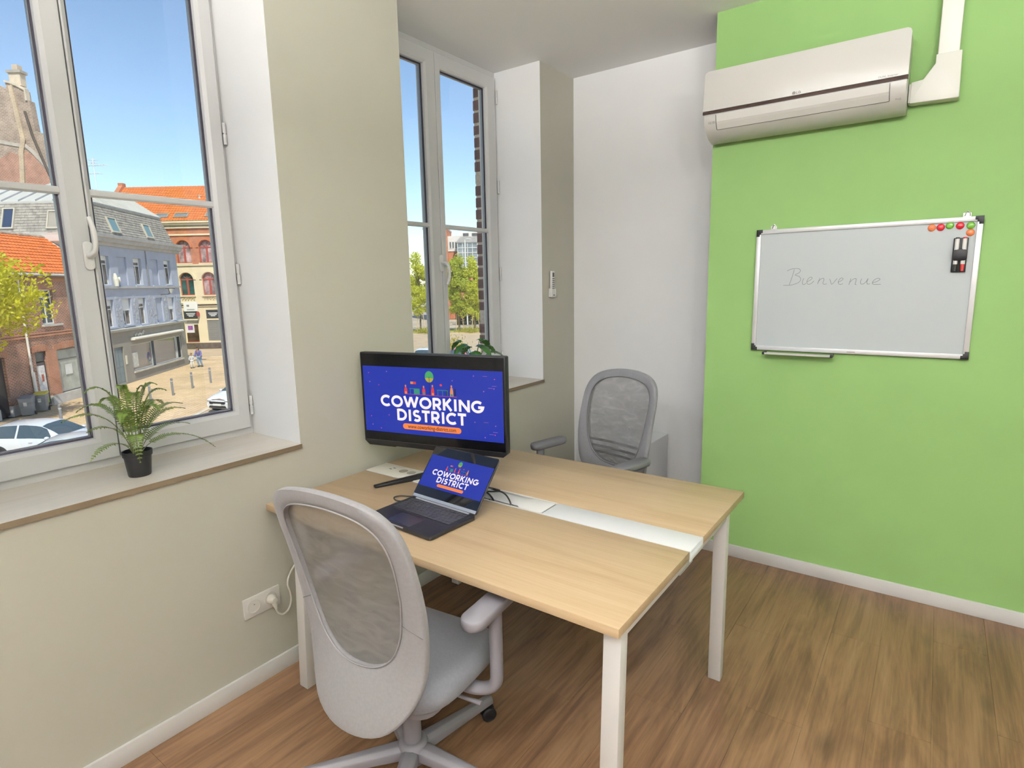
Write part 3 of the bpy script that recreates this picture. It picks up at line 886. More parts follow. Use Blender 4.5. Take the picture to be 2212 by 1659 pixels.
# ================================================================ laptop
LW, LD = 0.338, 0.226
lap = empty('laptop', (0.650, -0.212, ZT + 0.0005), math.radians(-2.8), 'open black laptop in front of the monitor showing the same slide', 'laptop')
dark_alu = plain('dark_laptop_shell', (0.020, 0.020, 0.024), 0.38, metal=0.3)
def rrect(w, d, r, n=5):
    out = []
    for cx, cy, a in ((w - r, d - r, 0), (-w + r, d - r, 90), (-w + r, -d + r, 180), (w - r, -d + r, 270)):
        out += [(cx + r * math.cos(math.radians(a + 90 * i / n)), cy + r * math.sin(math.radians(a + 90 * i / n))) for i in range(n + 1)]
    return out
MB().prism(rrect(LW / 2, LD / 2, 0.012), lambda p, q, t: (p, q, t), 0.002, 0.0155).build('base', dark_alu, lap, bevel=0.002)
for fx in (-.14, .14):
    for fy in (-.09, .09):
        MB().lathe([(0.008, -0.0003), (0.008, 0.003)], 12, (fx, fy, 0)).build('rubber_foot', MAT['black_soft'], lap)
kb = MB().box(-0.150, 0.150, -0.010, 0.098, 0.0155, 0.0159).build('keyboard', plain('keyboard_well', (0.008, 0.008, 0.010), 0.6), lap)
keymat = plain('key_cap', (0.045, 0.048, 0.055), 0.30)
kpro = {}
rows = [(0.0905, 0.010, [1.0] * 14), (0.0745, 0.0145, [1.0] * 13 + [1.35]), (0.0575, 0.0145, [1.35] + [1.0] * 13), (0.0405, 0.0145, [1.6] + [1.0] * 11 + [1.75]), (0.0235, 0.0145, [2.1] + [1.0] * 10 + [2.25]), (0.0065, 0.0145, [1.1, 1.1, 1.1, 1.1, 5.2, 1.1, 1.1, 1.1, 1.1, 1.1])]
for (ky, kd, ws) in rows:
    tot = sum(ws); u_ = 0.296 / tot; x_ = -0.148
    for w_ in ws:
        wk = w_ * u_ - 0.003
        key = (round(wk, 4), kd)
        if key in kpro:
            share(kpro[key], kb, (x_ + wk / 2, ky, 0.0159))
        else:
            kpro[key] = MB().box(-wk / 2, wk / 2, -kd / 2, kd / 2, 0, 0.0012).build('key', keymat, kb, bevel=0.0005, seg=1, loc=(x_ + wk / 2, ky, 0.0159))
        x_ += w_ * u_
MB().prism(rrect(0.060, 0.038, 0.003), lambda p, q, t: (p - 0.012, q - 0.058, t), 0.0150, 0.0158).build('trackpad', plain('trackpad', (0.030, 0.031, 0.036), 0.22), lap)
MB().box(-0.045, 0.035, -LD / 2 - 0.0006, -LD / 2 + 0.002, 0.012, 0.0156).build('opening_notch', plain('notch_light', (0.55, 0.56, 0.6), 0.3, metal=0.6), lap)
MB().tube([(-0.14, LD / 2 - 0.004, 0.0145), (0.14, LD / 2 - 0.004, 0.0145)], 0.0052, 10).build('hinge_bar', MAT['alu'], lap, smooth=60)
# lid tilted back by 39.5 degrees
LA = math.radians(39.5)
lid = empty('lid', (0, LD / 2 - 0.002, 0.017)); lid.parent = lap; lid.rotation_euler = (-LA, 0, 0)
LH = 0.224
MB().prism([(p, q + LH / 2) for p, q in rrect(LW / 2, LH / 2, 0.011)], lambda p, q, t: (p, t, q), 0.0, 0.0055).build('lid_shell', dark_alu, lid, bevel=0.0012)
MB().box(-LW / 2 + 0.002, LW / 2 - 0.002, -0.0008, 0.0, 0.004, LH - 0.003).build('screen_glass', plain('laptop_screen_glass', (0.004, 0.004, 0.006), 0.03, spec=0.6), lid)
MB().box(-LW / 2 + 0.004, LW / 2 - 0.004, -0.0014, -0.0006, 0.003, 0.0145).build('lower_bezel', MAT['alu'], lid)
LB = (-0.163, 0.163, 0.0515, 0.1835)
slide(lid, LB[0], LB[1], LB[2], LB[3], lambda p, q, l: (p, -0.0010 - l * 0.4, q), 0.95, rich=False)

# ================================================================ cables on the desk
def smooth_path(pts, n=8):
    P = [Vector(p) for p in pts]
    P = [P[0] * 2 - P[1]] + P + [P[-1] * 2 - P[-2]]
    out = []
    for i in range(1, len(P) - 2):
        for k in range(n):
            t = k / n
            a, b, c, d = P[i - 1], P[i], P[i + 1], P[i + 2]
            out.append(0.5 * ((2 * b) + (c - a) * t + (2 * a - 5 * b + 4 * c - d) * t * t + (3 * b - a - 3 * c + d) * t ** 3))
    out.append(P[-2])
    return out
zc_ = ZT + 0.0035
o = MB().tube(smooth_path([(0.478, -0.140, ZT + 0.008), (0.440, -0.136, zc_), (0.412, -0.118, zc_), (0.420, -0.092, zc_), (0.456, -0.074, zc_), (0.53, -0.02, zc_), (0.62, 0.03, zc_), (0.70, 0.055, zc_)]), 0.0027, 8).build('laptop_cable', MAT['black_soft'], smooth=60)
tag(o, 'thin black cable looping out of the left side of the laptop', 'cable')
zf = ZT + 0.0045
o = MB().tube(smooth_path([(0.60, 0.100, zf), (0.665, 0.108, zf + 0.006), (0.722, 0.118, zf + 0.012), (0.756, 0.127, zf + 0.016), (0.80, 0.105, zf + 0.018), (0.838, 0.078, zf + 0.010), (0.848, 0.074, ZT - 0.006), (0.848, 0.078, ZT - 0.05)]), 0.0032, 8).build('power_cable', MAT['black_soft'], smooth=60)
tag(o, 'black cable arching over the flap and down the front slot', 'cable')
o = MB().tube(smooth_path([(0.59, 0.118, zf), (0.66, 0.128, zf + 0.004), (0.71, 0.104, zf + 0.008), (0.745, 0.085, zf + 0.004), (0.765, 0.074, ZT - 0.004), (0.77, 0.078, ZT - 0.05)]), 0.0035, 8).build('video_cable', MAT['black_soft'], smooth=60)
tag(o, 'short thick black cable dipping into the front slot just behind the laptop', 'cable')
o = MB().tube(smooth_path([(0.58, 0.132, zf), (0.64, 0.142, zf + 0.010), (0.70, 0.136, zf + 0.018), (0.735, 0.147, zf + 0.012), (0.715, 0.167, zf + 0.001), (0.67, 0.1695, ZT - 0.006), (0.665, 0.172, ZT - 0.05)]), 0.0028, 8).build('network_cable', MAT['black_soft'], smooth=60)
tag(o, 'black cable turning back into the slot on the far side of the flap', 'cable')
# ================================================================ office chairs
def lerp_tab(tab, z):
    for (z0, w0), (z1, w1) in zip(tab, tab[1:]):
        if z0 <= z <= z1:
            return w0 + (w1 - w0) * (z - z0) / (z1 - z0)
    return 0.0

def outline_polar(tab, cz, n):
    """closed outline from a half-width table, resampled by angle about (0, cz)"""
    pts = [(w, z) for z, w in tab] + [(-w, z) for z, w in reversed(tab)]
    dense = []
    for i in range(len(pts)):
        a, b = pts[i], pts[(i + 1) % len(pts)]
        for k_ in range(12):
            t = k_ / 12
            dense.append((a[0] + (b[0] - a[0]) * t, a[1] + (b[1] - a[1]) * t))
    ang = [(math.atan2(q - cz, p) % (2 * PI), math.hypot(p, q - cz)) for p, q in dense]
    ang.sort()
    out = []
    for i in range(n):
        th = 2 * PI * i / n
        lo = max([a for a in ang if a[0] <= th], default=(ang[-1][0] - 2 * PI, ang[-1][1]), key=lambda a: a[0])
        hi = min([a for a in ang if a[0] > th], default=(ang[0][0] + 2 * PI, ang[0][1]), key=lambda a: a[0])
        t = (th - lo[0]) / max(1e-9, hi[0] - lo[0])
        r = lo[1] + (hi[1] - lo[1]) * t
        out.append(r)
    for _ in range(3):
        out = [(out[i - 1] + 2 * out[i] + out[(i + 1) % n]) / 4 for i in range(n)]
    return [(r * math.cos(2 * PI * i / n), cz + r * math.sin(2 * PI * i / n)) for i, r in enumerate(out)]

def meshmat(name, col, alpha=0.45):
    """woven back mesh: threads with gaps between them and a loose moire"""
    m = bpy.data.materials.new(name); m.use_nodes = True
    nt = m.node_tree; N, L = nt.nodes, nt.links
    b = N['Principled BSDF']
    b.inputs['Base Color'].default_value = (*col, 1); b.inputs['Roughness'].default_value = 0.8
    out = N['Material Output']
    tr = N.new('ShaderNodeBsdfTransparent'); ms = N.new('ShaderNodeMixShader')
    tc = N.new('ShaderNodeTexCoord')
    mp = N.new('ShaderNodeMapping'); mp.inputs['Scale'].default_value = (7, 7, 18); mp.inputs['Rotation'].default_value = (0, 0.5, 0)
    nz = N.new('ShaderNodeTexNoise'); nz.inputs['Scale'].default_value = 1.5; nz.inputs['Detail'].default_value = 3; nz.inputs['Distortion'].default_value = 1.2
    L.new(tc.outputs['Object'], mp.inputs['Vector']); L.new(mp.outputs[0], nz.inputs['Vector'])
    mr = N.new('ShaderNodeMapRange'); mr.inputs['From Min'].default_value = 0.3; mr.inputs['From Max'].default_value = 0.7
    mr.inputs['To Min'].default_value = alpha - 0.12; mr.inputs['To Max'].default_value = alpha + 0.12
    L.new(nz.outputs['Fac'], mr.inputs['Value'])
    wv = N.new('ShaderNodeTexWave'); wv.inputs['Scale'].default_value = 160; wv.bands_direction = 'Z'
    L.new(tc.outputs['Object'], wv.inputs['Vector'])
    wv2 = N.new('ShaderNodeTexWave'); wv2.inputs['Scale'].default_value = 160; wv2.bands_direction = 'X'
    L.new(tc.outputs['Object'], wv2.inputs['Vector'])
    mxv = N.new('ShaderNodeMath'); mxv.operation = 'MAXIMUM'
    L.new(wv.outputs['Fac'], mxv.inputs[0]); L.new(wv2.outputs['Fac'], mxv.inputs[1])
    sub = N.new('ShaderNodeMath'); sub.operation = 'MULTIPLY_ADD'; sub.inputs[1].default_value = 0.30; 
    L.new(mxv.outputs[0], sub.inputs[0]); L.new(mr.outputs[0], sub.inputs[2]); sub.use_clamp = True
    L.new(sub.outputs[0], ms.inputs[0]); L.new(tr.outputs[0], ms.inputs[1]); L.new(b.outputs[0], ms.inputs[2])
    L.new(ms.outputs[0], out.inputs[0])
    return m

OUT_TAB = [(0.398, 0.0), (0.402, 0.06), (0.416, 0.108), (0.445, 0.148), (0.49, 0.180), (0.56, 0.203), (0.65, 0.215), (0.75, 0.222), (0.85, 0.222), (0.95, 0.219), (1.00, 0.211), (1.04, 0.192), (1.066, 0.158), (1.082, 0.107), (1.090, 0.05), (1.092, 0.0)]
IN_TAB = [(0.572, 0.0), (0.576, 0.05), (0.595, 0.095), (0.635, 0.130), (0.70, 0.155), (0.80, 0.172), (0.90, 0.178), (0.96, 0.175), (1.00, 0.162), (1.028, 0.128), (1.044, 0.082), (1.051, 0.03), (1.052, 0.0)]

def make_chair(loc, rz, back, seatc, plast, meshc, label, star_rot, lumbar=False, alpha=0.45, bx=0.0, ws=1.0, ay=0.0, az=0.0):
    ch = empty('office_chair', loc, rz, label, 'chair', 'swivel chairs at the desk')
    fab = plain('chair_fabric', back, 0.9, noise=0.05, nscale=120, bump=0.25, bscale=1200, sheen=0.2)
    fabs = plain('chair_seat_fabric', seatc, 0.9, noise=0.05, nscale=120, bump=0.25, bscale=1200, sheen=0.2)
    pl = plain('chair_plastic', plast, 0.45, bump=0.06, bscale=900)
    N_ = 96
    cz = 0.80
    oo = [(p * ws, q) for p, q in outline_polar(OUT_TAB, cz, N_)]
    ii = [(p * ws * (1.03 if ws > 1 else 1), q) for p, q in outline_polar(IN_TAB, cz, N_)]
    bpart = empty('backrest', (bx, 0, 0)); bpart.parent = ch
    def yy(x, z):
        t = (z - 0.44) / 0.64
        return -0.235 - 0.100 * t + 0.030 * math.sin(PI * min(1, max(0, t)) * 1.1) + 0.55 * x * x - 0.070 * (max(0, 0.62 - z) / 0.23) ** 2
    TB = 0.024
    # covered frame: rounded section between the outer and inner outline
    prof = [(0.0, 0.5), (0.0, 0.2), (0.05, 0.0), (0.35, -0.02), (0.65, -0.02), (0.95, 0.05), (1.0, 0.3), (1.0, 0.7), (0.95, 0.95), (0.65, 1.02), (0.35, 1.02), (0.05, 1.0), (0.0, 0.8)]
    def ring(u, v):
        i = int(round(u * N_)) % N_
        k = int(round(v * len(prof))) % len(prof)
        a, h = prof[k]
        x = oo[i][0] + (ii[i][0] - oo[i][0]) * a; z = oo[i][1] + (ii[i][1] - oo[i][1]) * a
        return (x, yy(x, z) + (h - 0.5) * TB, z)
    bk_ = MB().grid(ring, N_, len(prof), True, True).build('backrest_frame', fab, bpart, smooth=70)
    # woven panel
    def fan(u, v):
        i = int(round(u * N_)) % N_
        x = ii[i][0] * v; z = cz + (ii[i][1] - cz) * v
        return (x, yy(x, z) + 0.003, z)
    MB().grid(fan, N_, 10, True, False).build('mesh_panel', meshmat('chair_mesh', meshc, alpha), bpart, smooth=70)
    pip = [(p[0], yy(*p) - TB / 2 - 0.0005, p[1]) for p in ii]
    MB().tube(pip + [pip[0]], 0.0022, 6, False).build('piping', plain('chair_piping', tuple(c * 1.15 for c in back), 0.6), bpart, smooth=60)
    pip = [(p[0], yy(*p) + TB / 2 + 0.0005, p[1]) for p in ii]
    MB().tube(pip + [pip[0]], 0.0022, 6, False).build('piping', plain('chair_piping_front', tuple(c * 0.6 for c in back), 0.6), bpart, smooth=60)
    for sg in (-1, 1):
        za = 0.70
        x0_, x1_ = sg * (lerp_tab(OUT_TAB, za) * ws - 0.002), sg * (lerp_tab(IN_TAB, za + 0.03) * ws + 0.002)
        MB().tube([(x0_ + (x1_ - x0_) * t, yy(x0_ + (x1_ - x0_) * t, za + 0.03 * t) - TB / 2 - 0.0004, za + 0.03 * t) for t in (0, .25, .5, .75, 1)], 0.0011, 5).build('seam', plain('seam_dark', tuple(c * 0.45 for c in back), 0.8), bpart)
    if lumbar:
        for zz in (0.690, 0.655, 0.622):
            w_ = lerp_tab(IN_TAB, zz) * ws + 0.01
            MB().tube([(w_ * t, yy(w_ * t, zz) - 0.008, zz) for t in [-1 + i / 6 for i in range(13)]], 0.0075, 8).build('lumbar_strap', plain('strap_dark', tuple(c * 0.35 for c in plast), 0.7), bpart, smooth=60)
    # seat cushion: rounded plan, waterfall front edge
    def seat_fn(u, v):
        th = 2 * PI * u
        n = 3.6
        c_, s_ = math.cos(th), math.sin(th)
        px_ = 0.240 * math.copysign(abs(c_) ** (2 / n), c_); py_ = 0.235 * math.copysign(abs(s_) ** (2 / n), s_)
        prf = [(0.02, 0.052), (0.35, 0.053), (0.65, 0.055), (0.86, 0.050), (0.955, 0.038), (0.995, 0.018), (1.0, 0.0), (0.985, -0.018), (0.93, -0.032), (0.6, -0.036), (0.02, -0.036)]
        k = min(int(round(v * (len(prf) - 1))), len(prf) - 1)
        s, h = prf[k]
        x, y = px_ * s, py_ * s * 0.925 + 0.022
        dip = 0.010 * (x / 0.24) ** 2 - 0.028 * max(0, (y - 0.10) / 0.16) ** 2
        return (x, y, 0.425 + h + dip)
    MB().grid(seat_fn, 56, 10, True, False).build('seat', fabs, ch, smooth=80)
    MB().prism(rrect(0.19, 0.18, 0.06), lambda p, q, t: (p, q + 0.02, t), 0.372, 0.392).build('seat_shell', pl, ch, bevel=0.005)
    MB().prism(rrect(0.075, 0.115, 0.02), lambda p, q, t: (p, q - 0.02, t), 0.325, 0.373).build('tilt_mechanism', pl, ch, bevel=0.006)
    # back bracket from the mechanism up behind the lower back
    MB().tube([(0, -0.08, 0.345), (bx * .5, -0.150, 0.345), (bx, -0.195, 0.365), (bx, -0.212, 0.420), (bx, -0.214, 0.480)], [0.022, 0.022, 0.020, 0.016, 0.010], 10).build('back_bracket', pl, ch, smooth=60)
    MB().tube([(0.07, 0.0, 0.345), (0.16, 0.02, 0.340), (0.25, 0.03, 0.335)], [0.005, 0.005, 0.008], 8).build('lever', pl, ch, smooth=60)
    # arms: pad, post and bracket bending in under the seat
    for sg in (-1, 1):
        ax = 0.292 * sg
        pts = []
        for cx_, cy_, a0 in ((0.0, 0.125, 0), (0.0, -0.055, 180)):
            pts += [(0.037 * math.cos(math.radians(a0 + 180 * i / 12)), cy_ + 0.037 * math.sin(math.radians(a0 + 180 * i / 12))) for i in range(13)]
        pad_ = MB()
        n = len(pts)
        lay = [(0.72, 0.644), (0.92, 0.649), (1.0, 0.660), (1.0, 0.670), (0.96, 0.676), (0.90, 0.678)]
        vv = [(ax + p * s, ay + 0.035 + (q - 0.035) * (1 - (1 - s) * 0.25), z + az) for s, z in lay for p, q in pts]
        ff = [(j * n + k, j * n + (k + 1) % n, (j + 1) * n + (k + 1) % n, (j + 1) * n + k) for j in range(len(lay) - 1) for k in range(n)] + [tuple(range(n))[::-1], tuple(range((len(lay) - 1) * n, len(lay) * n))]
        arm = pad_.add(vv, ff).build('armrest', pl, ch, smooth=60)
        post = MB()
        pth = [(ax, 0.055, 0.645 + az), (ax, 0.055, 0.56), (ax, 0.055, 0.46), (ax - 0.004 * sg, 0.055, 0.405), (ax - 0.030 * sg, 0.052, 0.378), (ax - 0.075 * sg, 0.045, 0.370), (ax - 0.13 * sg, 0.04, 0.374)]
        post.tube(smooth_path(pth, 5), 0.019, 10)
        post.v = [(x, 0.055 + (y - 0.055) * 1.25, z) for x, y, z in post.v]
        post.build('arm_post', pl, arm, smooth=60)
    # gas column
    MB().lathe([(0.029, 0.115), (0.029, 0.24), (0.026, 0.242), (0.026, 0.33)], 20).build('gas_column', pl, ch, smooth=40)
    MB().lathe([(0.046, 0.070), (0.048, 0.078), (0.048, 0.125), (0.042, 0.135), (0.034, 0.138)], 24).build('hub', pl, ch, smooth=40)
    for i in range(5):
        a = star_rot + 2 * PI * i / 5
        rm = Matrix.Rotation(a, 4, 'Z')
        lg = MB()
        secs = []
        for t in (0, 0.25, 0.5, 0.75, 1.0):
            r_ = 0.035 + t * 0.315
            w_ = 0.030 - 0.012 * t
            zt_ = 0.128 - 0.038 * t; zb_ = 0.085 - 0.022 * t
            secs.append([(r_, -w_, zb_), (r_, w_, zb_), (r_, w_ * 0.92, zt_ - 0.012), (r_, w_ * 0.45, zt_), (r_, -w_ * 0.45, zt_), (r_, -w_ * 0.92, zt_ - 0.012)])
        vv = [p for s in secs for p in s]
        ff = [(j * 6 + k, j * 6 + (k + 1) % 6, (j + 1) * 6 + (k + 1) % 6, (j + 1) * 6 + k) for j in range(4) for k in range(6)] + [tuple(range(6))[::-1], tuple(range(24, 30))]
        leg_ = lg.add(vv, ff).xf(rm).build('base_leg', pl, ch, bevel=0.003)
        # twin wheel caster under the tip
        cst = MB()
        ca = a + 1.1 + i * 1.7
        cm = Matrix.Translation(Vector((0.337 * math.cos(a), 0.337 * math.sin(a), 0))) @ Matrix.Rotation(ca, 4, 'Z')
        cst.lathe([(0.006, 0.045), (0.006, 0.070)], 8)
        cst.lathe([(0.017, -0.007), (0.024, -0.007), (0.024, 0.007), (0.017, 0.007)], 18, (0, 0, 0.030), 'x')
        cst.xf(cm)
        cs = cst.build('caster', MAT['black_soft'], leg_, smooth=40)
        for sd in (-1, 1):
            wh = MB().lathe([(0.0, 0.004), (0.022, 0.004), (0.0268, 0.0085), (0.0268, 0.0195), (0.022, 0.0235), (0.018, 0.0238), (0.016, 0.0225), (0.0, 0.0225)], 20, (0, 0, 0), 'x')
            wh.v = [(x * sd, y, z + 0.0268) for x, y, z in wh.v]
            wh.xf(cm).build('wheel', MAT['black_plastic'], leg_, smooth=40)
    return ch

make_chair((0.848, -0.488, 0), math.radians(6), (0.245, 0.235, 0.242), (0.19, 0.195, 0.22), (0.22, 0.21, 0.235), (0.19, 0.182, 0.166),
           'light grey mesh back office chair in the foreground, seen from behind', math.radians(77), alpha=0.62, bx=0.042)
make_chair((0.668, 0.990, 0), math.radians(180 - 14), (0.20, 0.20, 0.215), (0.20, 0.20, 0.22), (0.15, 0.15, 0.165), (0.17, 0.17, 0.175),
           'darker grey mesh back office chair on the far side of the desk', math.radians(100), lumbar=True, alpha=0.46, ws=1.12, ay=-0.045, az=0.018, bx=0.006)
# ================================================================ whiteboard
YW = YG - 0.0005
wbx0, wbx1, wbz0, wbz1 = 1.315, 2.231, 1.200, 1.815
wb = empty('whiteboard', ((wbx0 + wbx1) / 2, YW, wbz0), 0, 'framed whiteboard with handwriting hung on the green wall', 'whiteboard')
hw, hh_ = (wbx1 - wbx0) / 2, wbz1 - wbz0
MB().box(-hw + 0.006, hw - 0.006, -0.016, -0.004, 0.006, hh_ - 0.006).build('board_panel', plain('enamel_white', (0.53, 0.575, 0.585), 0.22), wb)
alu_w = plain('whiteboard_frame_alu', (0.74, 0.74, 0.75), 0.35, metal=0.25)
MB().box(-hw + 0.02, hw - 0.02, -0.024, 0, hh_ - 0.021, hh_).build('frame_bar', alu_w, wb, bevel=0.002)
MB().box(-hw + 0.02, hw - 0.02, -0.024, 0, 0, 0.021).build('frame_bar', alu_w, wb, bevel=0.002)
MB().box(-hw, -hw + 0.021, -0.024, 0, 0.02, hh_ - 0.02).build('frame_bar', alu_w, wb, bevel=0.002)
MB().box(hw - 0.021, hw, -0.024, 0, 0.02, hh_ - 0.02).build('frame_bar', alu_w, wb, bevel=0.002)
for sx_ in (-1, 1):
    for zz, sz in ((0, 1), (hh_, -1)):
        c_ = [(0, 0), (0.030, 0), (0.030, 0.016), (0.022, 0.016), (0.022, 0.024), (0.016, 0.024), (0.016, 0.034), (0, 0.034)]
        MB().prism([(sx_ * (hw + 0.001 - p), zz + sz * (q - 0.001)) for p, q in c_], lambda p, q, t: (p, t, q), -0.026, 0.0).build('corner_cap', MAT['black_plastic'], wb, bevel=0.0015)
for hx in (1.392, 2.173):
    lx = hx - (wbx0 + wbx1) / 2
    h_ = MB().box(lx - 0.014, lx + 0.014, -0.004, -0.001, hh_ - 0.002, hh_ + 0.018)
    h_.tube([(lx - 0.008, -0.006, hh_ + 0.004), (lx - 0.004, -0.010, hh_ + 0.020), (lx + 0.002, -0.012, hh_ + 0.026), (lx + 0.009, -0.010, hh_ + 0.018), (lx + 0.011, -0.006, hh_ + 0.004)], 0.0022, 6)
    h_.build('hanging_hook', MAT['chrome'], wb, smooth=40)
tr0, tr1 = 1.388 - (wbx0 + wbx1) / 2, 1.701 - (wbx0 + wbx1) / 2
tr_ = MB().prism([(-0.026, -0.010), (-0.075, -0.012), (-0.078, -0.006), (-0.080, -0.006), (-0.079, -0.015), (-0.026, -0.014)], lambda p, q, t: (t, p, q), tr0, tr1).build('pen_tray', alu_w, wb)
for xx in (tr0, tr1):
    MB().box(xx - 0.006, xx + 0.006, -0.081, -0.022, -0.017, -0.004).build('tray_end', MAT['black_plastic'], tr_, bevel=0.002)
MB().box(-0.018 + 0.004, 0.022, -0.0245, -0.024, 0.008, 0.011).build('frame_logo', plain('logo_grey', (0.25, 0.22, 0.25), 0.5), wb)
# handwriting, traced as marker strokes on the panel
hand = {'B': [[(462, 577), (500, 562), (545, 555), (585, 558), (598, 574), (582, 594), (545, 611), (586, 624), (602, 648), (586, 674), (545, 691), (490, 702), (425, 703)], [(536, 563), (520, 615), (487, 700)]],
        'i': [[(633, 640), (621, 668), (622, 690), (638, 695), (655, 682)]],
        'e': [[(664, 672), (698, 655), (716, 638), (704, 628), (682, 640), (666, 664), (668, 687), (690, 693), (716, 679), (735, 662)]],
        'n': [[(790, 637), (768, 691)], [(772, 675), (798, 648), (824, 638), (829, 654), (820, 680), (830, 692), (856, 688)]],
        'v': [[(884, 645), (893, 672), (901, 691), (916, 681), (952, 640)]],
        'e2': [[(960, 674), (992, 658), (1007, 642), (988, 637), (967, 658), (964, 684), (984, 693), (1006, 685)]],
        'n2': [[(1077, 640), (1058, 696)], [(1064, 676), (1094, 648), (1120, 640), (1121, 662), (1114, 690), (1126, 694)]],
        'u': [[(1171, 641), (1160, 670), (1166, 688), (1186, 687), (1210, 666), (1226, 640), (1215, 670), (1221, 689), (1242, 685)]],
        'e3': [[(1264, 676), (1300, 666), (1326, 646), (1306, 637), (1276, 655), (1262, 679), (1277, 692), (1332, 690)]]}
# board-plane position of the tracing (two-point fit along the wall)
def board(px_, py_):
    # bilinear between the four traced corners of the panel
    A, B, C_, D = (180, 268, 1.338, 1.792), (2060, 155, 2.211, 1.792), (148, 1240, 1.336, 1.221), (1945, 1310, 2.211, 1.221)
    u = 0.5; v = 0.5
    for _ in range(30):
        ax_ = A[0] + (B[0] - A[0]) * u; ay = A[1] + (B[1] - A[1]) * u
        bx_ = C_[0] + (D[0] - C_[0]) * u; by = C_[1] + (D[1] - C_[1]) * u
        v = ((py_ - ay) / (by - ay))
        lx = A[0] + (C_[0] - A[0]) * v; rx = B[0] + (D[0] - B[0]) * v
        u = (px_ - lx) / (rx - lx)
    uu = u / (u + (1 - u) * 1.07)      # perspective along the wall
    return A[2] + (B[2] - A[2]) * uu, 1.792 - v * 0.571
ink = plain('marker_ink', (0.14, 0.14, 0.15), 0.5)
for s in hand.values():
    hm_ = MB()
    for pl in s:
        pts = [Vector((*board(*p), 0)) for p in pl]
        ribbon(hm_, [(p.x, p.y) for p in smooth_path(pts, 6)], 0.0018, lambda p, q: (p - (wbx0 + wbx1) / 2, -0.0163, q - wbz0))
    hm_.build('handwritten_letter', ink, wb, recalc=False)

# magnets on the board
def magnet(x, z, col, label):
    o = MB().lathe([(0.0150, 0.0), (0.0152, 0.003), (0.0135, 0.006), (0.009, 0.008), (0.004, 0.0088), (0.0, 0.009)], 24, (0, 0, 0), 'z').build('magnet', plain('magnet_plastic', col, 0.25), smooth=50)
    o.location = (x, YW - 0.0164, z); o.rotation_euler = (PI / 2, 0, 0)
    tag(o, label, 'magnet', 'round magnets on the whiteboard')
orange, redc, greenc = (0.75, 0.20, 0.07), (0.62, 0.02, 0.035), (0.17, 0.42, 0.05)
magnet(2.052, 1.777, orange, 'orange round magnet at the left end of the row on the whiteboard')
magnet(2.084, 1.777, redc, 'red magnet between the orange and the first green one')
magnet(2.116, 1.782, greenc, 'green magnet between the two red magnets')
magnet(2.152, 1.779, redc, 'red magnet between the two green magnets')
magnet(2.189, 1.778, greenc, 'green magnet in the top right corner of the whiteboard')
magnet(2.190, 1.748, orange, 'pale orange magnet below the row, right above the marker holder')

# marker holder with a built-in eraser, two markers clipped in
mh = empty('marker_holder', (2.161, YW - 0.0164, 1.581), 0, 'black magnetic marker holder on the right side of the whiteboard', 'marker holder')
MB().box(-0.026, 0.026, -0.012, 0, 0, 0.146).build('holder_body', MAT['black_plastic'], mh, bevel=0.002)
MB().prism([(-0.026, 0.055), (-0.018, 0.049), (0.018, 0.049), (0.026, 0.055), (0.026, 0.090), (0.018, 0.096), (0.010, 0.096), (0.0, 0.101), (-0.010, 0.096), (-0.018, 0.096), (-0.026, 0.090)], lambda p, q, t: (p, t, q), -0.030, -0.012).build('clip_band', MAT['black_plastic'], mh, bevel=0.002)
for (mx_, capc, lab) in ((-0.013, (0.02, 0.02, 0.02), 'white marker with a black cap, left one in the holder'), (0.013, (0.55, 0.05, 0.05), 'white marker with a red cap, right one in the holder')):
    mk = empty('marker', (2.161 + mx_, YW - 0.0164 - 0.0205, 1.581), 0, lab, 'marker', 'markers in the holder')
    MB().lathe([(0.0, 0.034), (0.0082, 0.034), (0.0082, 0.142), (0.0, 0.142)], 14).build('barrel', MAT['white_plastic'], mk, smooth=40)
    MB().lathe([(0.0, 0.004), (0.0058, 0.005), (0.0078, 0.036), (0.0, 0.036)], 14).build('cap', plain('marker_cap', capc, 0.35), mk, smooth=40)
    MB().lathe([(0.0074, 0.142), (0.0074, 0.148), (0.0, 0.150)], 14).build('end_plug', plain('marker_plug', capc, 0.35), mk, smooth=40)

# ================================================================ air conditioner
acx0, acx1 = 1.070, 1.924
ac = empty('air_conditioner', ((acx0 + acx1) / 2, YW, 2.262), 0, 'white split air conditioner high on the green wall', 'air conditioner')
aw = (acx1 - acx0) / 2
acw = plain('ac_white', (0.63, 0.615, 0.575), 0.28)
# body profile in (depth, height)
prof = [(0.0, 0.010), (0.045, 0.0), (0.10, 0.012), (0.150, 0.040), (0.176, 0.075), (0.184, 0.118), (0.180, 0.120), (0.160, 0.312), (0.15, 0.318), (0.0, 0.318)]
MB().prism(prof, lambda p, q, t: (t, -p, q), -aw + 0.004, aw - 0.004).build('body', acw, ac, bevel=0.003)
# front panel with rounded upper corners
fpz0, fpz1 = 0.132, 0.322
pts = [(-aw, fpz0), (aw, fpz0), (aw, fpz1 - 0.018), (aw - 0.005, fpz1 - 0.006), (aw - 0.018, fpz1), (-aw + 0.018, fpz1), (-aw + 0.005, fpz1 - 0.006), (-aw, fpz1 - 0.018)]
fd = lambda z: 0.193 - 0.020 * (z - 0.12) / 0.2
MB().prism(pts, lambda p, q, t: (p, -(fd(q) + t), q), -0.016, 0.0).build('front_panel', acw, ac, bevel=0.002)
MB().prism([(-aw, 0.118), (aw, 0.118), (aw, 0.131), (-aw, 0.131)], lambda p, q, t: (p, -(fd(q) + t), q), -0.020, -0.002).build('trim_strip', plain('ac_bronze_strip', (0.10, 0.065, 0.06), 0.15, metal=0.7), ac)
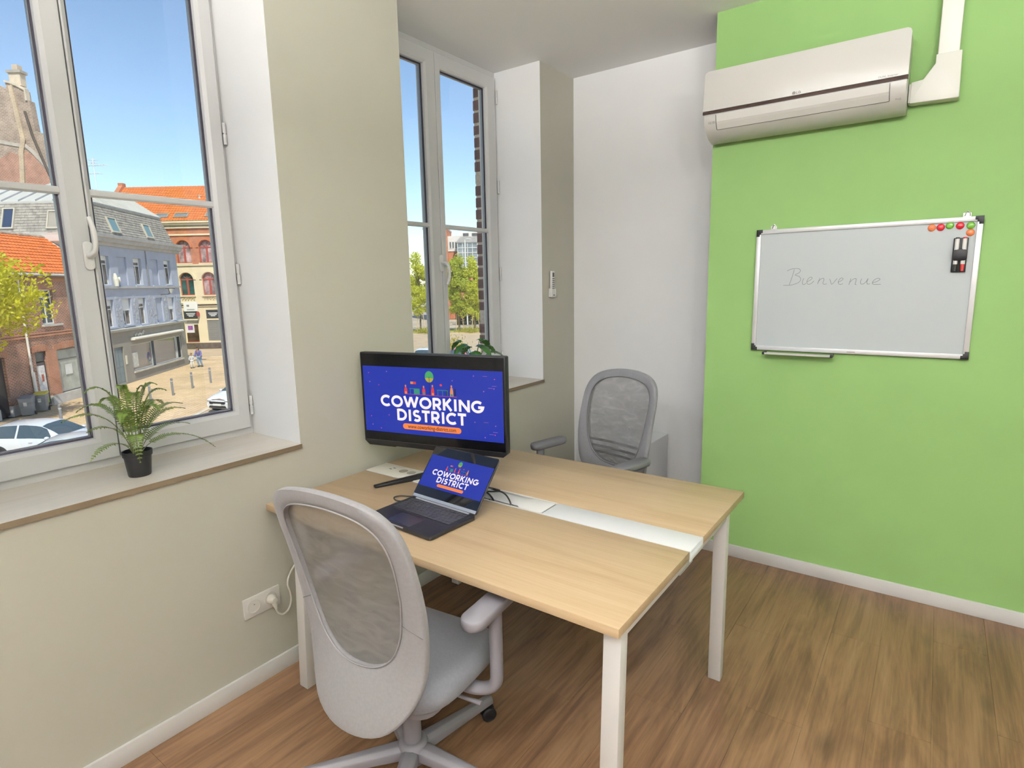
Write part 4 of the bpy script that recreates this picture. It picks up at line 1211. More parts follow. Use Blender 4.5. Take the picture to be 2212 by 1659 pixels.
# lower lip with the louvre: outline groove and the flap itself
flp = lambda z: 0.150 + (z - 0.040) * 0.74 if z < 0.075 else 0.176 + (z - 0.075) * 0.19
lv = MB()
def louv(u, v):
    z = 0.046 + v * 0.066
    return (-aw + 0.065 + u * (2 * aw - 0.130), -(flp(z) + 0.003), z)
lv.grid(louv, 1, 6)
lv.build('louvre', plain('ac_louvre', (0.65, 0.635, 0.595), 0.3), ac, recalc=False)
gr = plain('ac_gap', (0.10, 0.09, 0.085), 0.6)
for sx_ in (-1, 1):
    xx = sx_ * (aw - 0.063)
    MB().tube([(xx, -(flp(0.046 + 0.066 * t) + 0.0028), 0.046 + 0.066 * t) for t in [i / 6 for i in range(7)]], 0.0012, 5).build('louvre_gap', gr, ac)
MB().tube([(-aw + 0.064, -(flp(0.0455) + 0.0015), 0.0455), (aw - 0.064, -(flp(0.0455) + 0.0015), 0.0455)], 0.0012, 5).build('louvre_gap', gr, ac)
# maker's badge and small print
logo = plain('ac_logo_grey', (0.22, 0.21, 0.21), 0.4)
zl = 0.142
bd = MB()
bd.add([(-0.010 + 0.0075 * math.cos(t) , -(fd(zl) + 0.0006), zl + 0.0075 * math.sin(t)) for t in [2 * PI * i / 20 for i in range(20)]], [tuple(range(20))])
letters(bd, 'LG', 0.000, zl - 0.0058, 0.0116, lambda p, q: (p, -(fd(q) + 0.0006), q), 0.20)
bd.build('logo', logo, ac, recalc=False)
def small(txt, x, z, size, dz=0.0, par=ac, width=None):
    t_ = font_mesh(txt, size, 'print', 0.0)
    t_.data.materials.append(logo)
    xs = [v.co.x for v in t_.data.vertices]
    k_ = (width / (max(xs) - min(xs))) if width else 1
    for v in t_.data.vertices:
        zz = z + v.co.y * k_
        dd = fd(zz) + 0.0006 if zz > 0.13 else flp(zz) + 0.0012
        v.co = (x + v.co.x * k_, -dd, zz)
    t_.parent = par
small('DUAL Inverter', 1.852 - 1.497, 0.140, 0.02, width=0.072)
small('10:10', 1.110 - 1.497, 0.078, 0.012, width=0.030)
small('ThinQ', 1.892 - 1.497, 0.049, 0.010, width=0.022)

# white plastic pipe cover: riser, flat elbow and the short run to the unit
pc = empty('pipe_cover', (2.05, YW, 2.30), 0, 'white plastic pipe cover running from the air conditioner up the green wall', 'duct')
pcm = plain('pipe_cover_white', (0.80, 0.79, 0.72), 0.4, bump=0.1, bscale=60)
MB().box(-0.036, 0.039, -0.062, 0, 0.175, ZC - 2.30 - 0.001).build('riser', pcm, pc, bevel=0.006)
MB().prism([(-0.120, 0.005), (0.048, 0.000), (0.052, 0.004), (0.048, 0.185), (-0.040, 0.185), (-0.040, 0.150), (-0.078, 0.095), (-0.120, 0.090)], lambda p, q, t: (p, t, q), -0.068, 0.0).build('elbow', pcm, pc, bevel=0.006)
MB().box(-0.128, -0.110, -0.064, 0, 0.008, 0.086).build('end_sleeve', pcm, pc, bevel=0.004)

# ================================================================ remote in its wall holder
rm_ = empty('remote_control', (0.0, 1.722, 1.482), 0, 'white remote control with a small dark display, standing in its wall holder', 'remote control')
MB().box(0.006, 0.022, -0.019, 0.019, 0.004, 0.166).build('case', MAT['white_plastic'], rm_, bevel=0.003)
dk = plain('remote_dark', (0.10, 0.11, 0.10), 0.4)
MB().box(0.022, 0.0224, -0.011, 0.011, 0.126, 0.154).build('display', plain('remote_display', (0.075, 0.085, 0.08), 0.3), rm_)
rb = None
for r__ in range(6):
    for c__ in range(3):
        lc = (0.0221, -0.0095 + c__ * 0.0095, 0.115 - r__ * 0.0125)
        if rb is None:
            rb = MB().box(0, 0.0010, -0.0033, 0.0033, -0.0032, 0.0032).build('button', dk, rm_, loc=lc)
        else:
            share(rb, rm_, lc)
hl = empty('remote_holder', (0.0, 1.722, 1.476), 0, 'white wall holder cupping the lower end of the remote', 'holder')
MB().box(0.0, 0.004, -0.024, 0.024, 0.0, 0.060).build('back_plate', MAT['white_plastic'], hl, bevel=0.001)
MB().box(0.0, 0.026, -0.025, -0.020, 0.0, 0.055).box(0.0, 0.026, 0.020, 0.025, 0.0, 0.055).box(0.0, 0.026, -0.025, 0.025, 0.0, 0.004).build('cup', MAT['white_plastic'], hl, bevel=0.001)
MB().box(0.0235, 0.0262, -0.020, 0.020, 0.004, 0.018).build('cup_front', MAT['white_plastic'], hl)
MB().box(0.0262, 0.0266, -0.011, 0.012, 0.010, 0.016).build('holder_mark', dk, hl)

# ================================================================ wall outlet and the desk's power cord
out_ = empty('wall_outlet', (0.0, -0.480, 0.335), 0, 'white double wall socket plate low on the window wall', 'socket')
MB().box(0.0, 0.009, -0.078, 0.078, -0.042, 0.042).build('plate', plain('socket_plate', (0.80, 0.775, 0.72), 0.35), out_, bevel=0.0025)
for sy in (-0.036, 0.036):
    s_ = MB().lathe([(0.027, 0.0085), (0.0265, 0.0105), (0.0245, 0.0105), (0.0215, 0.0040), (0.0, 0.0040)], 32, (0, sy, 0), 'x').build('socket', plain('socket_cream', (0.74, 0.70, 0.62), 0.4), out_, smooth=40)
    for (hy, hz, rr_) in ((-0.0095, -0.002, 0.0026), (0.0095, -0.002, 0.0026)):
        MB().lathe([(rr_, 0.0042), (0.0, 0.0043)], 10, (0, sy + hy, hz), 'x').build('pin_hole', MAT['black_soft'], s_)
    MB().lathe([(0.0024, 0.004), (0.0024, 0.013), (0.0, 0.014)], 10, (0, sy, 0.009), 'x').build('earth_pin', plain('brass_pin', (0.3, 0.28, 0.22), 0.3, metal=0.8), s_)
cord = empty('mains_lead', (0.0, -0.444, 0.335), 0, 'cream power cord with a plug in the wall socket, climbing to the desk', 'cord')
MB().lathe([(0.0, 0.006), (0.0180, 0.006), (0.0185, 0.022), (0.0150, 0.034), (0.0110, 0.040), (0.0, 0.041)], 20, (0, 0, 0), 'x').tube([(0.028, 0, -0.006), (0.034, 0.002, -0.024), (0.034, 0.005, -0.040)], [0.011, 0.009, 0.005], 10).build('plug', MAT['warm_plastic'], cord, smooth=45)
cp = [(0.034, -0.440, 0.295), (0.035, -0.434, 0.276), (0.034, -0.412, 0.258), (0.032, -0.384, 0.266), (0.030, -0.368, 0.298), (0.028, -0.368, 0.335), (0.028, -0.376, 0.374), (0.030, -0.364, 0.412), (0.034, -0.332, 0.450), (0.050, -0.26, 0.52), (0.08, -0.12, 0.60), (0.12, 0.03, 0.640)]
MB().tube(smooth_path([(x, y + 0.444, z - 0.335) for x, y, z in cp]), 0.0042, 8).build('cable', MAT['warm_plastic'], cord, smooth=60)

# ================================================================ low white drawer unit in the alcove
cb = empty('drawer_unit', (0.50, 1.785, 0.0), 0, 'low white metal drawer unit in the alcove behind the far chair', 'cabinet')
MB().box(-0.225, 0.225, -0.20, 0.225, 0.03, 0.572).build('carcass', plain('unit_white', (0.80, 0.81, 0.82), 0.4), cb, bevel=0.003)
for i in range(3):
    z0_ = 0.045 + i * 0.175
    d_ = MB().box(-0.218, 0.218, -0.218, -0.2005, z0_, z0_ + 0.168).build('drawer', plain('unit_white_front', (0.79, 0.80, 0.81), 0.4), cb, bevel=0.002)
    MB().box(-0.06, 0.06, -0.224, -0.218, z0_ + 0.135, z0_ + 0.147).build('handle', MAT['alu'], d_, bevel=0.001)
for fx in (-.19, .19):
    for fy in (-.16, .19):
        MB().lathe([(0.02, 0.0), (0.02, 0.03)], 12, (fx, fy, 0)).build('foot', MAT['black_soft'], cb)

# ================================================================ potted fern on the first sill
fern = empty('potted_fern', (-0.128, -0.803, ZS + 0.0005), 0, 'small green fern in a black pot on the window sill', 'plant')
MB().lathe([(0.0, 0.0), (0.034, 0.0), (0.0355, 0.004), (0.0425, 0.070), (0.0455, 0.071), (0.0468, 0.089), (0.0438, 0.089), (0.041, 0.074), (0.0, 0.074)], 32).build('pot', plain('black_pot', (0.007, 0.007, 0.008), 0.5, spec=0.3), fern, smooth=40)
MB().lathe([(0.0, 0.080), (0.025, 0.079), (0.0415, 0.075)], 20).build('soil', plain('dark_soil', (0.02, 0.014, 0.01), 0.95, noise=0.5, nscale=200, bump=1, bscale=200), fern, smooth=60)
def leafmat(name, c_front, rough=0.35, trans=0.35):
    m, nt, b = nmat(name)
    N, L = nt.nodes, nt.links
    tc = N.new('ShaderNodeTexCoord'); nz = N.new('ShaderNodeTexNoise'); nz.inputs['Scale'].default_value = 14
    L.new(tc.outputs['Object'], nz.inputs['Vector'])
    rp = ramp(N, [(0.35, tuple(c * 0.55 for c in c_front)), (0.65, c_front)])
    L.new(nz.outputs['Fac'], rp.inputs['Fac']); L.new(rp.outputs[0], b.inputs['Base Color'])
    b.inputs['Roughness'].default_value = rough
    tl = N.new('ShaderNodeBsdfTranslucent'); tl.inputs[0].default_value = (c_front[0] * 1.6, c_front[1] * 1.5, c_front[2] * 0.6, 1)
    ms = N.new('ShaderNodeMixShader'); ms.inputs[0].default_value = trans
    L.new(b.outputs[0], ms.inputs[1]); L.new(tl.outputs[0], ms.inputs[2]); L.new(ms.outputs[0], N['Material Output'].inputs[0])
    return m
FERN = leafmat('fern_leaf', (0.15, 0.23, 0.045))
STEM = plain('fern_stem', (0.10, 0.11, 0.03), 0.6)
# fronds: (azimuth deg, reach, peak height, tip height, droop shape) in the pot's own frame
fr_spec = [(-95, 0.125, 0.235, 0.225), (-100, 0.195, 0.155, 0.135), (-88, 0.140, 0.105, 0.095), (-80, 0.150, 0.055, 0.005), (-70, 0.035, 0.23, 0.225), (60, 0.045, 0.22, 0.215), (80, 0.085, 0.225, 0.222), (70, 0.110, 0.205, 0.20),
           (95, 0.175, 0.145, 0.135), (85, 0.170, 0.130, 0.120), (100, 0.205, 0.075, 0.050), (92, 0.275, 0.050, -0.055), (-15, 0.055, 0.085, -0.03), (150, 0.12, 0.20, 0.17), (-150, 0.12, 0.20, 0.16), (178, 0.14, 0.15, 0.10), (-40, 0.10, 0.16, 0.12), (35, 0.10, 0.17, 0.14), (120, 0.16, 0.17, 0.13), (-125, 0.16, 0.18, 0.15)]
for fi, (az, reach, pk, tip) in enumerate(fr_spec):
    a = math.radians(az)       # 0 = +x into the room, 90 = +y along the wall
    ca, sa = math.cos(a), math.sin(a)
    base = Vector((0.012 * ca, 0.012 * sa, 0.078))
    P0, P3 = base, Vector((reach * ca, reach * sa, 0.089 + tip))
    P1 = Vector((reach * 0.22 * ca, reach * 0.22 * sa, 0.089 + pk * 0.95))
    P2 = Vector((reach * 0.65 * ca, reach * 0.65 * sa, 0.089 + pk * 1.12))
    bz = lambda t: P0 * (1 - t) ** 3 + P1 * 3 * t * (1 - t) ** 2 + P2 * 3 * t * t * (1 - t) + P3 * t ** 3
    n = 24
    L_tot = sum((bz((i + 1) / 20) - bz(i / 20)).length for i in range(20))
    n = max(10, int(L_tot / 0.0088))
    lv_ = MB()
    for i in range(n + 1):
        t = 0.20 + 0.80 * i / n
        p = bz(t); d = (bz(min(1, t + 0.02)) - bz(t - 0.02)).normalized()
        side = d.cross(Vector((0, 0, 1)))
        side = side.normalized() if side.length > 0.05 else Vector((-sa, ca, 0))
        up = side.cross(d).normalized()
        ln = 0.027 * (math.sin(PI * min(1, 0.22 + 0.78 * (i / n) ** 0.8)) ** 0.7) + 0.003
        for sg in (-1, 1):
            tipv = p + side * sg * ln + d * ln * 0.30 + up * random.uniform(-0.003, 0.004)
            w_ = 0.0028
            midv = p + side * sg * ln * 0.55 + d * ln * 0.12 + up * 0.0016
            lv_.add([p - d * w_ * 0.5, p + d * w_ * 0.7, midv + d * w_, tipv, midv - d * w_], [(0, 1, 2, 4), (4, 2, 3)])
    fo = MB().tube([bz(i / 14) for i in range(15)], [0.0015 - 0.0010 * i / 14 for i in range(15)], 5).build('frond', STEM, fern, smooth=60)
    lv_.build('leaflets', FERN, fo, recalc=False)

# ================================================================ broad leaved plant on the second sill
mp_ = empty('leafy_plant', (-0.150, 1.085, ZS + 0.0005), 0.4, 'broad leaved green plant on the far sill behind the monitor', 'plant')
MB().lathe([(0.0, 0.0), (0.040, 0.0), (0.052, 0.095), (0.056, 0.095), (0.056, 0.108), (0.050, 0.108), (0.047, 0.09), (0.0, 0.09)], 28).build('pot', plain('black_pot_b', (0.02, 0.02, 0.022), 0.45), mp_, smooth=40)
MB().lathe([(0.0, 0.096), (0.049, 0.09)], 16).build('soil', plain('dark_soil_b', (0.02, 0.014, 0.01), 0.95), mp_)
BROAD = leafmat('broad_leaf', (0.055, 0.17, 0.035), 0.25, 0.25)
for i in range(13):
    az = i * 2.399; reach = 0.045 + 0.016 * (i % 5); hgt = 0.195 + 0.115 * ((i * 7) % 13) / 13
    tipd = Vector((math.cos(az), math.sin(az), 0))
    b0 = Vector((0, 0, 0.09)); b1 = tipd * reach + Vector((0, 0, hgt))
    st = MB().tube([b0, b0 * 0.5 + b1 * 0.5 + Vector((0, 0, 0.03)), b1], [0.003, 0.0025, 0.0018], 6).build('leaf_stalk', STEM, mp_, smooth=60)
    lf = MB()
    ln, wd = 0.085 + 0.02 * (i % 3), 0.036
    sd = Vector((-tipd.y, tipd.x, 0))
    rows_ = []
    for k in range(9):
        t = k / 8
        w_ = wd * math.sin(PI * min(1, 0.12 + 0.86 * t)) ** 0.8 * (1 if k % 2 == 0 or k in (0, 8) else 0.78)
        c_ = b1 + tipd * (t * ln - 0.015) + Vector((0, 0, 0.012 * math.sin(PI * t) - 0.055 * t * t))
        rows_.append([c_ - sd * w_ + Vector((0, 0, -0.008)), c_ + Vector((0, 0, 0.003)), c_ + sd * w_ + Vector((0, 0, -0.008))])
    lf.add([p for r in rows_ for p in r], [(k * 3 + j, k * 3 + j + 1, k * 3 + j + 4, k * 3 + j + 3) for k in range(8) for j in range(2)])
    lf.build('leaf', BROAD, st, smooth=80, recalc=False)
# ================================================================ outside: the square and the houses across it
def emat(name, col, rough=0.9, noise=0.12, nscale=2.0):
    return plain(name, col, rough, noise=noise, nscale=nscale)

# ground: pavement, roadway and lawn as separate slabs
GND = struct(MB().box(-260, 40, -120, 220, Z_ST - 0.3, Z_ST - 0.06).build('ground', emat('ground_far', (0.42, 0.36, 0.27), 0.95, 0.2, 0.2)))
MAT['paving'] = brickmat('tan_paving', (0.56, 0.42, 0.27), (0.62, 0.48, 0.32), (0.44, 0.34, 0.23), bw=0.9, bh=0.9, mort=0.012, bump=0.1, noise=0.15)
def paving_mat(name, c1, c2, c3, w=0.24):
    m, nt, b = nmat(name)
    N, L = nt.nodes, nt.links
    tc = N.new('ShaderNodeTexCoord')
    mp = N.new('ShaderNodeMapping'); mp.inputs['Rotation'].default_value = (0, 0, 0.85)
    bt = N.new('ShaderNodeTexBrick'); bt.inputs['Scale'].default_value = 1
    bt.inputs['Brick Width'].default_value = w * 1.6; bt.inputs['Row Height'].default_value = w; bt.inputs['Mortar Size'].default_value = 0.014
    bt.inputs['Color1'].default_value = (*c1, 1); bt.inputs['Color2'].default_value = (*c2, 1); bt.inputs['Mortar'].default_value = (*c3, 1)
    L.new(tc.outputs['Object'], mp.inputs['Vector']); L.new(mp.outputs[0], bt.inputs['Vector'])
    nz = N.new('ShaderNodeTexNoise'); nz.inputs['Scale'].default_value = 0.5; nz.inputs['Detail'].default_value = 6
    L.new(tc.outputs['Object'], nz.inputs['Vector'])
    mr = N.new('ShaderNodeMapRange'); mr.inputs['From Min'].default_value = 0.3; mr.inputs['From Max'].default_value = 0.7; mr.inputs['To Min'].default_value = 0.82; mr.inputs['To Max'].default_value = 1.12
    L.new(nz.outputs['Fac'], mr.inputs['Value'])
    mx = N.new('ShaderNodeMix'); mx.data_type = 'RGBA'; mx.blend_type = 'MULTIPLY'; mx.inputs['Factor'].default_value = 1
    L.new(bt.outputs['Color'], mx.inputs[6]); L.new(mr.outputs[0], mx.inputs[7]); L.new(mx.outputs[2], b.inputs['Base Color'])
    b.inputs['Roughness'].default_value = 0.9
    return m
# street frame: x along the house fronts, y into the houses
STR = math.atan2(0.735, -0.678)
SO = Vector((-42.35, 14.22, Z_ST))
sm = Matrix.Translation(SO) @ Matrix.Rotation(STR, 4, 'Z')
def slab(name, poly, z0, z1, mat):
    o = MB().prism(poly, lambda p, q, t: tuple(sm @ Vector((p, q, t))), z0, z1).build(name, mat)
    return struct(o)
slab('pavement', [(-60, 0.3), (-60, -9.0), (14, -9.0), (17.0, -6.0), (17.0, 0.3)], -0.06, 0.0, paving_mat('tan_setts', (0.62, 0.44, 0.25), (0.68, 0.51, 0.31), (0.34, 0.24, 0.15)))
slab('kerb', [(-60, -9.0), (-60, -9.25), (14.1, -9.25), (17.25, -6.1), (17.25, 0.3), (17.0, 0.3), (17.0, -6.0), (14, -9.0)], -0.06, 0.005, emat('kerb_stone', (0.62, 0.55, 0.44)))
slab('road', [(-60, -9.25), (-60, -30), (30, -30), (44, -14), (44, 14), (17.25, 14), (17.25, -6.1), (14.1, -9.25)], -0.06, -0.03, emat('asphalt_tan', (0.47, 0.365, 0.245), 0.95, 0.10, 0.8))
slab('road_line', [(-6, -11.6), (-6, -11.75), (24, -11.75), (24, -11.6)], -0.03, -0.026, emat('road_paint', (0.75, 0.70, 0.62), 0.8, 0.1))
slab('pavement_far', [(17.25, 14), (44, 14), (44, 60), (17.25, 60)], -0.06, 0.0, paving_mat('tan_setts_b', (0.55, 0.42, 0.28), (0.60, 0.47, 0.33), (0.36, 0.28, 0.2)))

WFRAME = emat('house_window_white', (0.78, 0.77, 0.75), 0.6, 0.03)
def dark_glass(name, col=(0.06, 0.075, 0.09), rough=0.08):
    return plain(name, col, rough, spec=0.8, noise=0.5, nscale=1.2)
HG = dark_glass('house_glass')

def house(name, origin, d, label):
    """local x along the front, y into the house, z up from the street"""
    return empty(name, (origin[0], origin[1], Z_ST), math.atan2(d[1], d[0]), label, 'building')

def front_wall(parent, s0, s1, z0, z1, holes, mat, th=0.30, name='front_wall', y0=0.0):
    m_ = MB()
    wall_cells(m_, s0, s1, z0, z1, holes, lambda a, b, c, d: m_.box(a, b, y0, y0 + th, c, d))
    return m_.build(name, mat, parent)

def house_window(parent, s0, s1, z0, z1, depth=0.16, fr=WFRAME, blind=0.0, transom=0.28, two=True, glass=HG, blindmat=None, fw=0.07):
    w_ = MB()
    for (a, b, c, d) in ((s0, s1, z0, z0 + fw), (s0, s1, z1 - fw, z1), (s0, s0 + fw, z0 + fw, z1 - fw), (s1 - fw, s1, z0 + fw, z1 - fw)):
        w_.box(a, b, depth, depth + 0.06, c, d)
    zt_ = z1 - (z1 - z0) * transom if transom else None
    if zt_: w_.box(s0 + fw, s1 - fw, depth, depth + 0.06, zt_ - fw / 2, zt_ + fw / 2)
    if two: w_.box((s0 + s1) / 2 - fw / 2, (s0 + s1) / 2 + fw / 2, depth, depth + 0.06, z0 + fw, (zt_ or z1) - fw / 2)
    o = w_.build('window', fr, parent)
    MB().box(s0 + 0.03, s1 - 0.03, depth + 0.03, depth + 0.05, z0 + 0.03, z1 - 0.03).build('pane', glass, o)
    if blind:
        bl = MB(); zb_ = z1 - (z1 - z0) * blind
        nsl = max(3, int((z1 - zb_) / 0.06))
        for k in range(nsl):
            za = zb_ + (z1 - zb_) * k / nsl
            bl.prism([(depth - 0.035, za), (depth - 0.005, za), (depth - 0.005, za + (z1 - zb_) / nsl), (depth - 0.020, za + (z1 - zb_) / nsl)], lambda p, q, t: (t, p, q), s0 + 0.02, s1 - 0.02)
        bl.build('roller_shutter', blindmat or WFRAME, o)
    return o

def tile_roof(parent, name, s0, s1, eave, ridge, mat, tw=0.27, rows=12, wave=0.035, step=0.03, hipR=0.0, hipL=0.0):
    """pantiles: waves across, steps down the slope; eave/ridge = (y, z)"""
    nt_ = max(2, int((s1 - s0) / tw))
    sub = 4
    m_ = MB()
    ey, ez = eave; ry, rz = ridge
    ln = math.hypot(ry - ey, rz - ez); nx, nz = -(rz - ez) / ln, (ry - ey) / ln
    verts, fcs = [], []
    prev = None
    cols = nt_ * sub + 1
    for r_ in range(rows):
        for e in (0, 1):
            t = (r_ + e) / rows
            lift = step * (1 - e)
            a_, b_ = s0 + hipL * t, s1 - hipR * t
            row = []
            for k in range(cols):
                s = a_ + (b_ - a_) * k / (cols - 1)
                wv = wave * (0.5 + 0.5 * math.sin(2 * PI * (k % sub) / sub))
                h = lift + wv
                row.append((s, ey + (ry - ey) * t + nx * h, ez + (rz - ez) * t + nz * h))
            verts += row
    for j in range(rows * 2 - 1):
        for k in range(cols - 1):
            fcs.append((j * cols + k, j * cols + k + 1, (j + 1) * cols + k + 1, (j + 1) * cols + k))
    o = m_.add(verts, fcs).build(name, mat, parent, recalc=False)
    tag(o, kind='stuff')
    return o

def slate_roof(parent, name, s0, s1, eave, ridge, mat, rows=11, tw=0.42, hipR=0.0, hipL=0.0, skew=0.0):
    """flat slates laid in broken bond, each with its own slight lift"""
    m_ = MB()
    ey, ez = eave; ry, rz = ridge
    ln = math.hypot(ry - ey, rz - ez); nx, nz = -(rz - ez) / ln, (ry - ey) / ln
    P = lambda s, t, h: (s, ey + (ry - ey) * t + nx * h, ez + (rz - ez) * t + nz * h)
    for r_ in range(rows):
        t0, t1 = r_ / rows, (r_ + 1.12) / rows
        a_, b_ = s0 + hipL * t0, s1 - hipR * t0
        s = a_ - (tw / 2 if r_ % 2 else 0)
        while s < b_:
            p0, p1 = max(s + 0.006, a_), min(s + tw - 0.006, b_)
            if p1 - p0 > 0.03:
                h0 = 0.030 + random.uniform(0, 0.008)
                m_.add([P(p0, t0, 0.004), P(p1, t0, 0.004), P(p1, t0, h0), P(p0, t0, h0), P(p0, min(1, t1), 0.006), P(p1, min(1, t1), 0.006)],
                       [(0, 1, 2, 3), (3, 2, 5, 4), (0, 3, 4), (1, 5, 2)])
            s += tw
    o = m_.build(name, mat, parent, recalc=False)
    tag(o, kind='stuff')
    return o

def skylight(parent, s0, s1, t0, t1, eave, ridge, fr, gl, blind=None):
    ey, ez = eave; ry, rz = ridge
    ln = math.hypot(ry - ey, rz - ez); nx, nz = -(rz - ez) / ln, (ry - ey) / ln
    P = lambda s, t, h: (s, ey + (ry - ey) * t + nx * h, ez + (rz - ez) * t + nz * h)
    def slabp(m_, a, b, c, d, h0, h1):
        m_.hexa([P(a, c, h0), P(b, c, h0), P(b, d, h0), P(a, d, h0), P(a, c, h1), P(b, c, h1), P(b, d, h1), P(a, d, h1)])
    m_ = MB(); f_ = 0.09; ft = f_ / ln
    for q in ((s0, s1, t0, t0 + ft), (s0, s1, t1 - ft, t1), (s0, s0 + f_, t0 + ft, t1 - ft), (s1 - f_, s1, t0 + ft, t1 - ft)):
        slabp(m_, *q, 0.0, 0.13)
    o = m_.build('roof_window', fr, parent)
    m_ = MB(); slabp(m_, s0 + f_, s1 - f_, t0 + ft, t1 - ft, 0.05, 0.08); m_.build('pane', gl, o)
    return o

# ---------------------------------------------------------------- red brick house
MAT['redbrick'] = brickmat('red_brick', (0.36, 0.115, 0.065), (0.23, 0.085, 0.06), (0.52, 0.42, 0.33), bw=0.24, bh=0.082, mort=0.014, noise=0.3)
MAT['redbrick2'] = brickmat('bright_brick', (0.50, 0.15, 0.07), (0.42, 0.13, 0.07), (0.5, 0.38, 0.28), bw=0.12, bh=0.082, mort=0.012, noise=0.15)
MAT['orangetile'] = plain('orange_pantile', (0.60, 0.155, 0.035), 0.75, noise=0.22, nscale=2.5)
MAT['stone'] = emat('pale_stone', (0.52, 0.50, 0.47), 0.9)
MAT['gutter'] = emat('gutter_white', (0.72, 0.71, 0.68), 0.6, 0.05)
rh = house('brick_house', (-38.3, 9.3), (-0.64, 0.768), 'red brick house with an orange tiled roof, seen through the left pane')
RS0, RS1 = -9.0, 5.7
holes = [(0.50, 1.62, 4.60, 6.54), (-0.48, 0.36, 0.0, 3.12), (1.22, 3.9, 0.54, 3.10), (-3.45, -2.62, 0.0, 3.12), (-4.2, -3.1, 4.6, 6.54), (4.3, 5.3, 4.6, 6.54), (-7.6, -6.5, 4.6, 6.54), (-7.4, -5.2, 0.9, 3.1), (4.4, 5.3, 0.0, 3.1)]
front_wall(rh, RS0, RS1, 0.55, 7.30, holes, MAT['redbrick'])
front_wall(rh, RS0, RS1, 0.0, 0.55, holes, MAT['stone'], 0.36, 'plinth', -0.05)
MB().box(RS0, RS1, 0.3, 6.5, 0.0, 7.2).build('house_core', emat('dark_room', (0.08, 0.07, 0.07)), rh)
MB().box(RS1 - 0.3, RS1, 0.3, 6.5, 0, 7.3).build('side_wall', MAT['redbrick'], rh)
for (a, b, c, d) in holes:
    if c > 4:
        house_window(rh, a, b, c, d, 0.14, transom=0.22)
        MB().box(a - 0.10, b + 0.35, -0.14, 0.10, c - 0.12, c).build('window_ledge', MAT['stone'], rh)
        ar = MB()
        for i in range(13):
            t = -0.5 + i / 12
            ar.box((a + b) / 2 + t * (b - a + 0.35) - 0.05, (a + b) / 2 + t * (b - a + 0.35) + 0.05, -0.02, 0.05, d - 0.02 + 0.10 * (1 - 4 * t * t) * 0.5, d + 0.26 + 0.10 * (1 - 4 * t * t))
        ar.build('brick_lintel', MAT['redbrick2'], rh)
# door with transom and posters, shop window, second door
dd = MB().box(-0.46, 0.34, 0.10, 0.16, 0.10, 2.52).build('door', emat('door_dark', (0.10, 0.08, 0.09), 0.5), rh)
MB().box(-0.36, 0.22, 0.085, 0.10, 0.75, 2.35).build('poster', emat('poster_pale', (0.68, 0.66, 0.66), 0.6, 0.25, 6), dd)
MB().box(-0.34, 0.20, 0.08, 0.10, 0.22, 0.72).build('poster', emat('poster_lime', (0.45, 0.55, 0.06), 0.6, 0.2, 6), dd)
MB().box(-0.10, 0.06, 0.072, 0.085, 1.45, 1.85).build('poster_picture', emat('poster_red', (0.42, 0.12, 0.08), 0.6, 0.3, 8), dd)
MB().box(-0.44, 0.32, 0.10, 0.14, 2.58, 3.08).build('door_transom', HG, rh)
for (a, b, zt_) in ((-0.48, 0.36, 3.12), (1.22, 3.9, 3.10), (-3.45, -2.62, 3.12)):
    ar = MB()
    nb = max(9, int((b - a + 0.5) / 0.11))
    for i in range(nb):
        t = -0.5 + i / (nb - 1)
        rise = 0.16 * (1 - 4 * t * t)
        ar.box((a + b) / 2 + t * (b - a + 0.4) - 0.045, (a + b) / 2 + t * (b - a + 0.4) + 0.045, -0.03, 0.05, zt_ - 0.03 + rise * 0.5, zt_ + 0.28 + rise)
    ar.build('brick_lintel', MAT['redbrick2'], rh)
sw = house_window(rh, 1.22, 3.9, 0.54, 3.10, 0.10, fr=emat('shopframe_dark', (0.16, 0.14, 0.13)), transom=0.24, two=False, glass=plain('shop_glass_pale', (0.40, 0.42, 0.38), 0.25, noise=0.25, nscale=1.5))
MB().box(1.9, 2.5, 0.09, 0.10, 1.55, 2.15).build('notice', emat('notice_white', (0.7, 0.7, 0.66), 0.7), sw)
MB().box(-3.43, -2.64, 0.14, 0.20, 0.10, 3.05).build('door', emat('door_black', (0.035, 0.03, 0.035), 0.4), rh)
MB().box(0.36, 1.22, -0.02, 0.02, 0.55, 3.15).build('brick_pier', MAT['redbrick2'], rh)
for zz in (3.95, 4.10):
    MB().box(RS0, RS1, -0.06, 0.02, zz, zz + 0.10).build('brick_band', MAT['redbrick2'], rh)
MB().box(RS0, RS1, -0.05, 0.02, 7.02, 7.30).build('brick_cornice', MAT['redbrick2'], rh)
gt = MB().tube([(RS0, -0.26, 7.38), (RS1, -0.26, 7.38)], 0.085, 8).build('gutter', MAT['gutter'], rh, smooth=50)
MB().tube([(-1.0, -0.26, 7.32), (-1.0, -0.10, 7.05), (-1.0, -0.10, 2.1)], 0.055, 8).build('downpipe', MAT['gutter'], rh, smooth=50)
MB().tube([(-0.97, -0.11, 2.1), (-0.95, -0.11, 0.75)], 0.085, 10).build('downpipe_foot', MAT['gutter'], rh, smooth=50)
EV, RG = (-0.30, 7.42), (2.75, 9.78)
MB().prism([(EV[0], EV[1] - 0.08), (RG[0], RG[1] - 0.06), (6.8, 7.3), (6.8, 7.2), (RG[0], RG[1] - 0.25), (EV[0], EV[1] - 0.22)], lambda p, q, t: (t, p, q), RS0, RS1).build('roof_boards', emat('roof_boards', (0.2, 0.12, 0.08)), rh)
tile_roof(rh, 'roof_tiles', RS0, RS1, EV, RG, MAT['orangetile'], tw=0.26, rows=13, wave=0.05, step=0.045)
rd = MB()
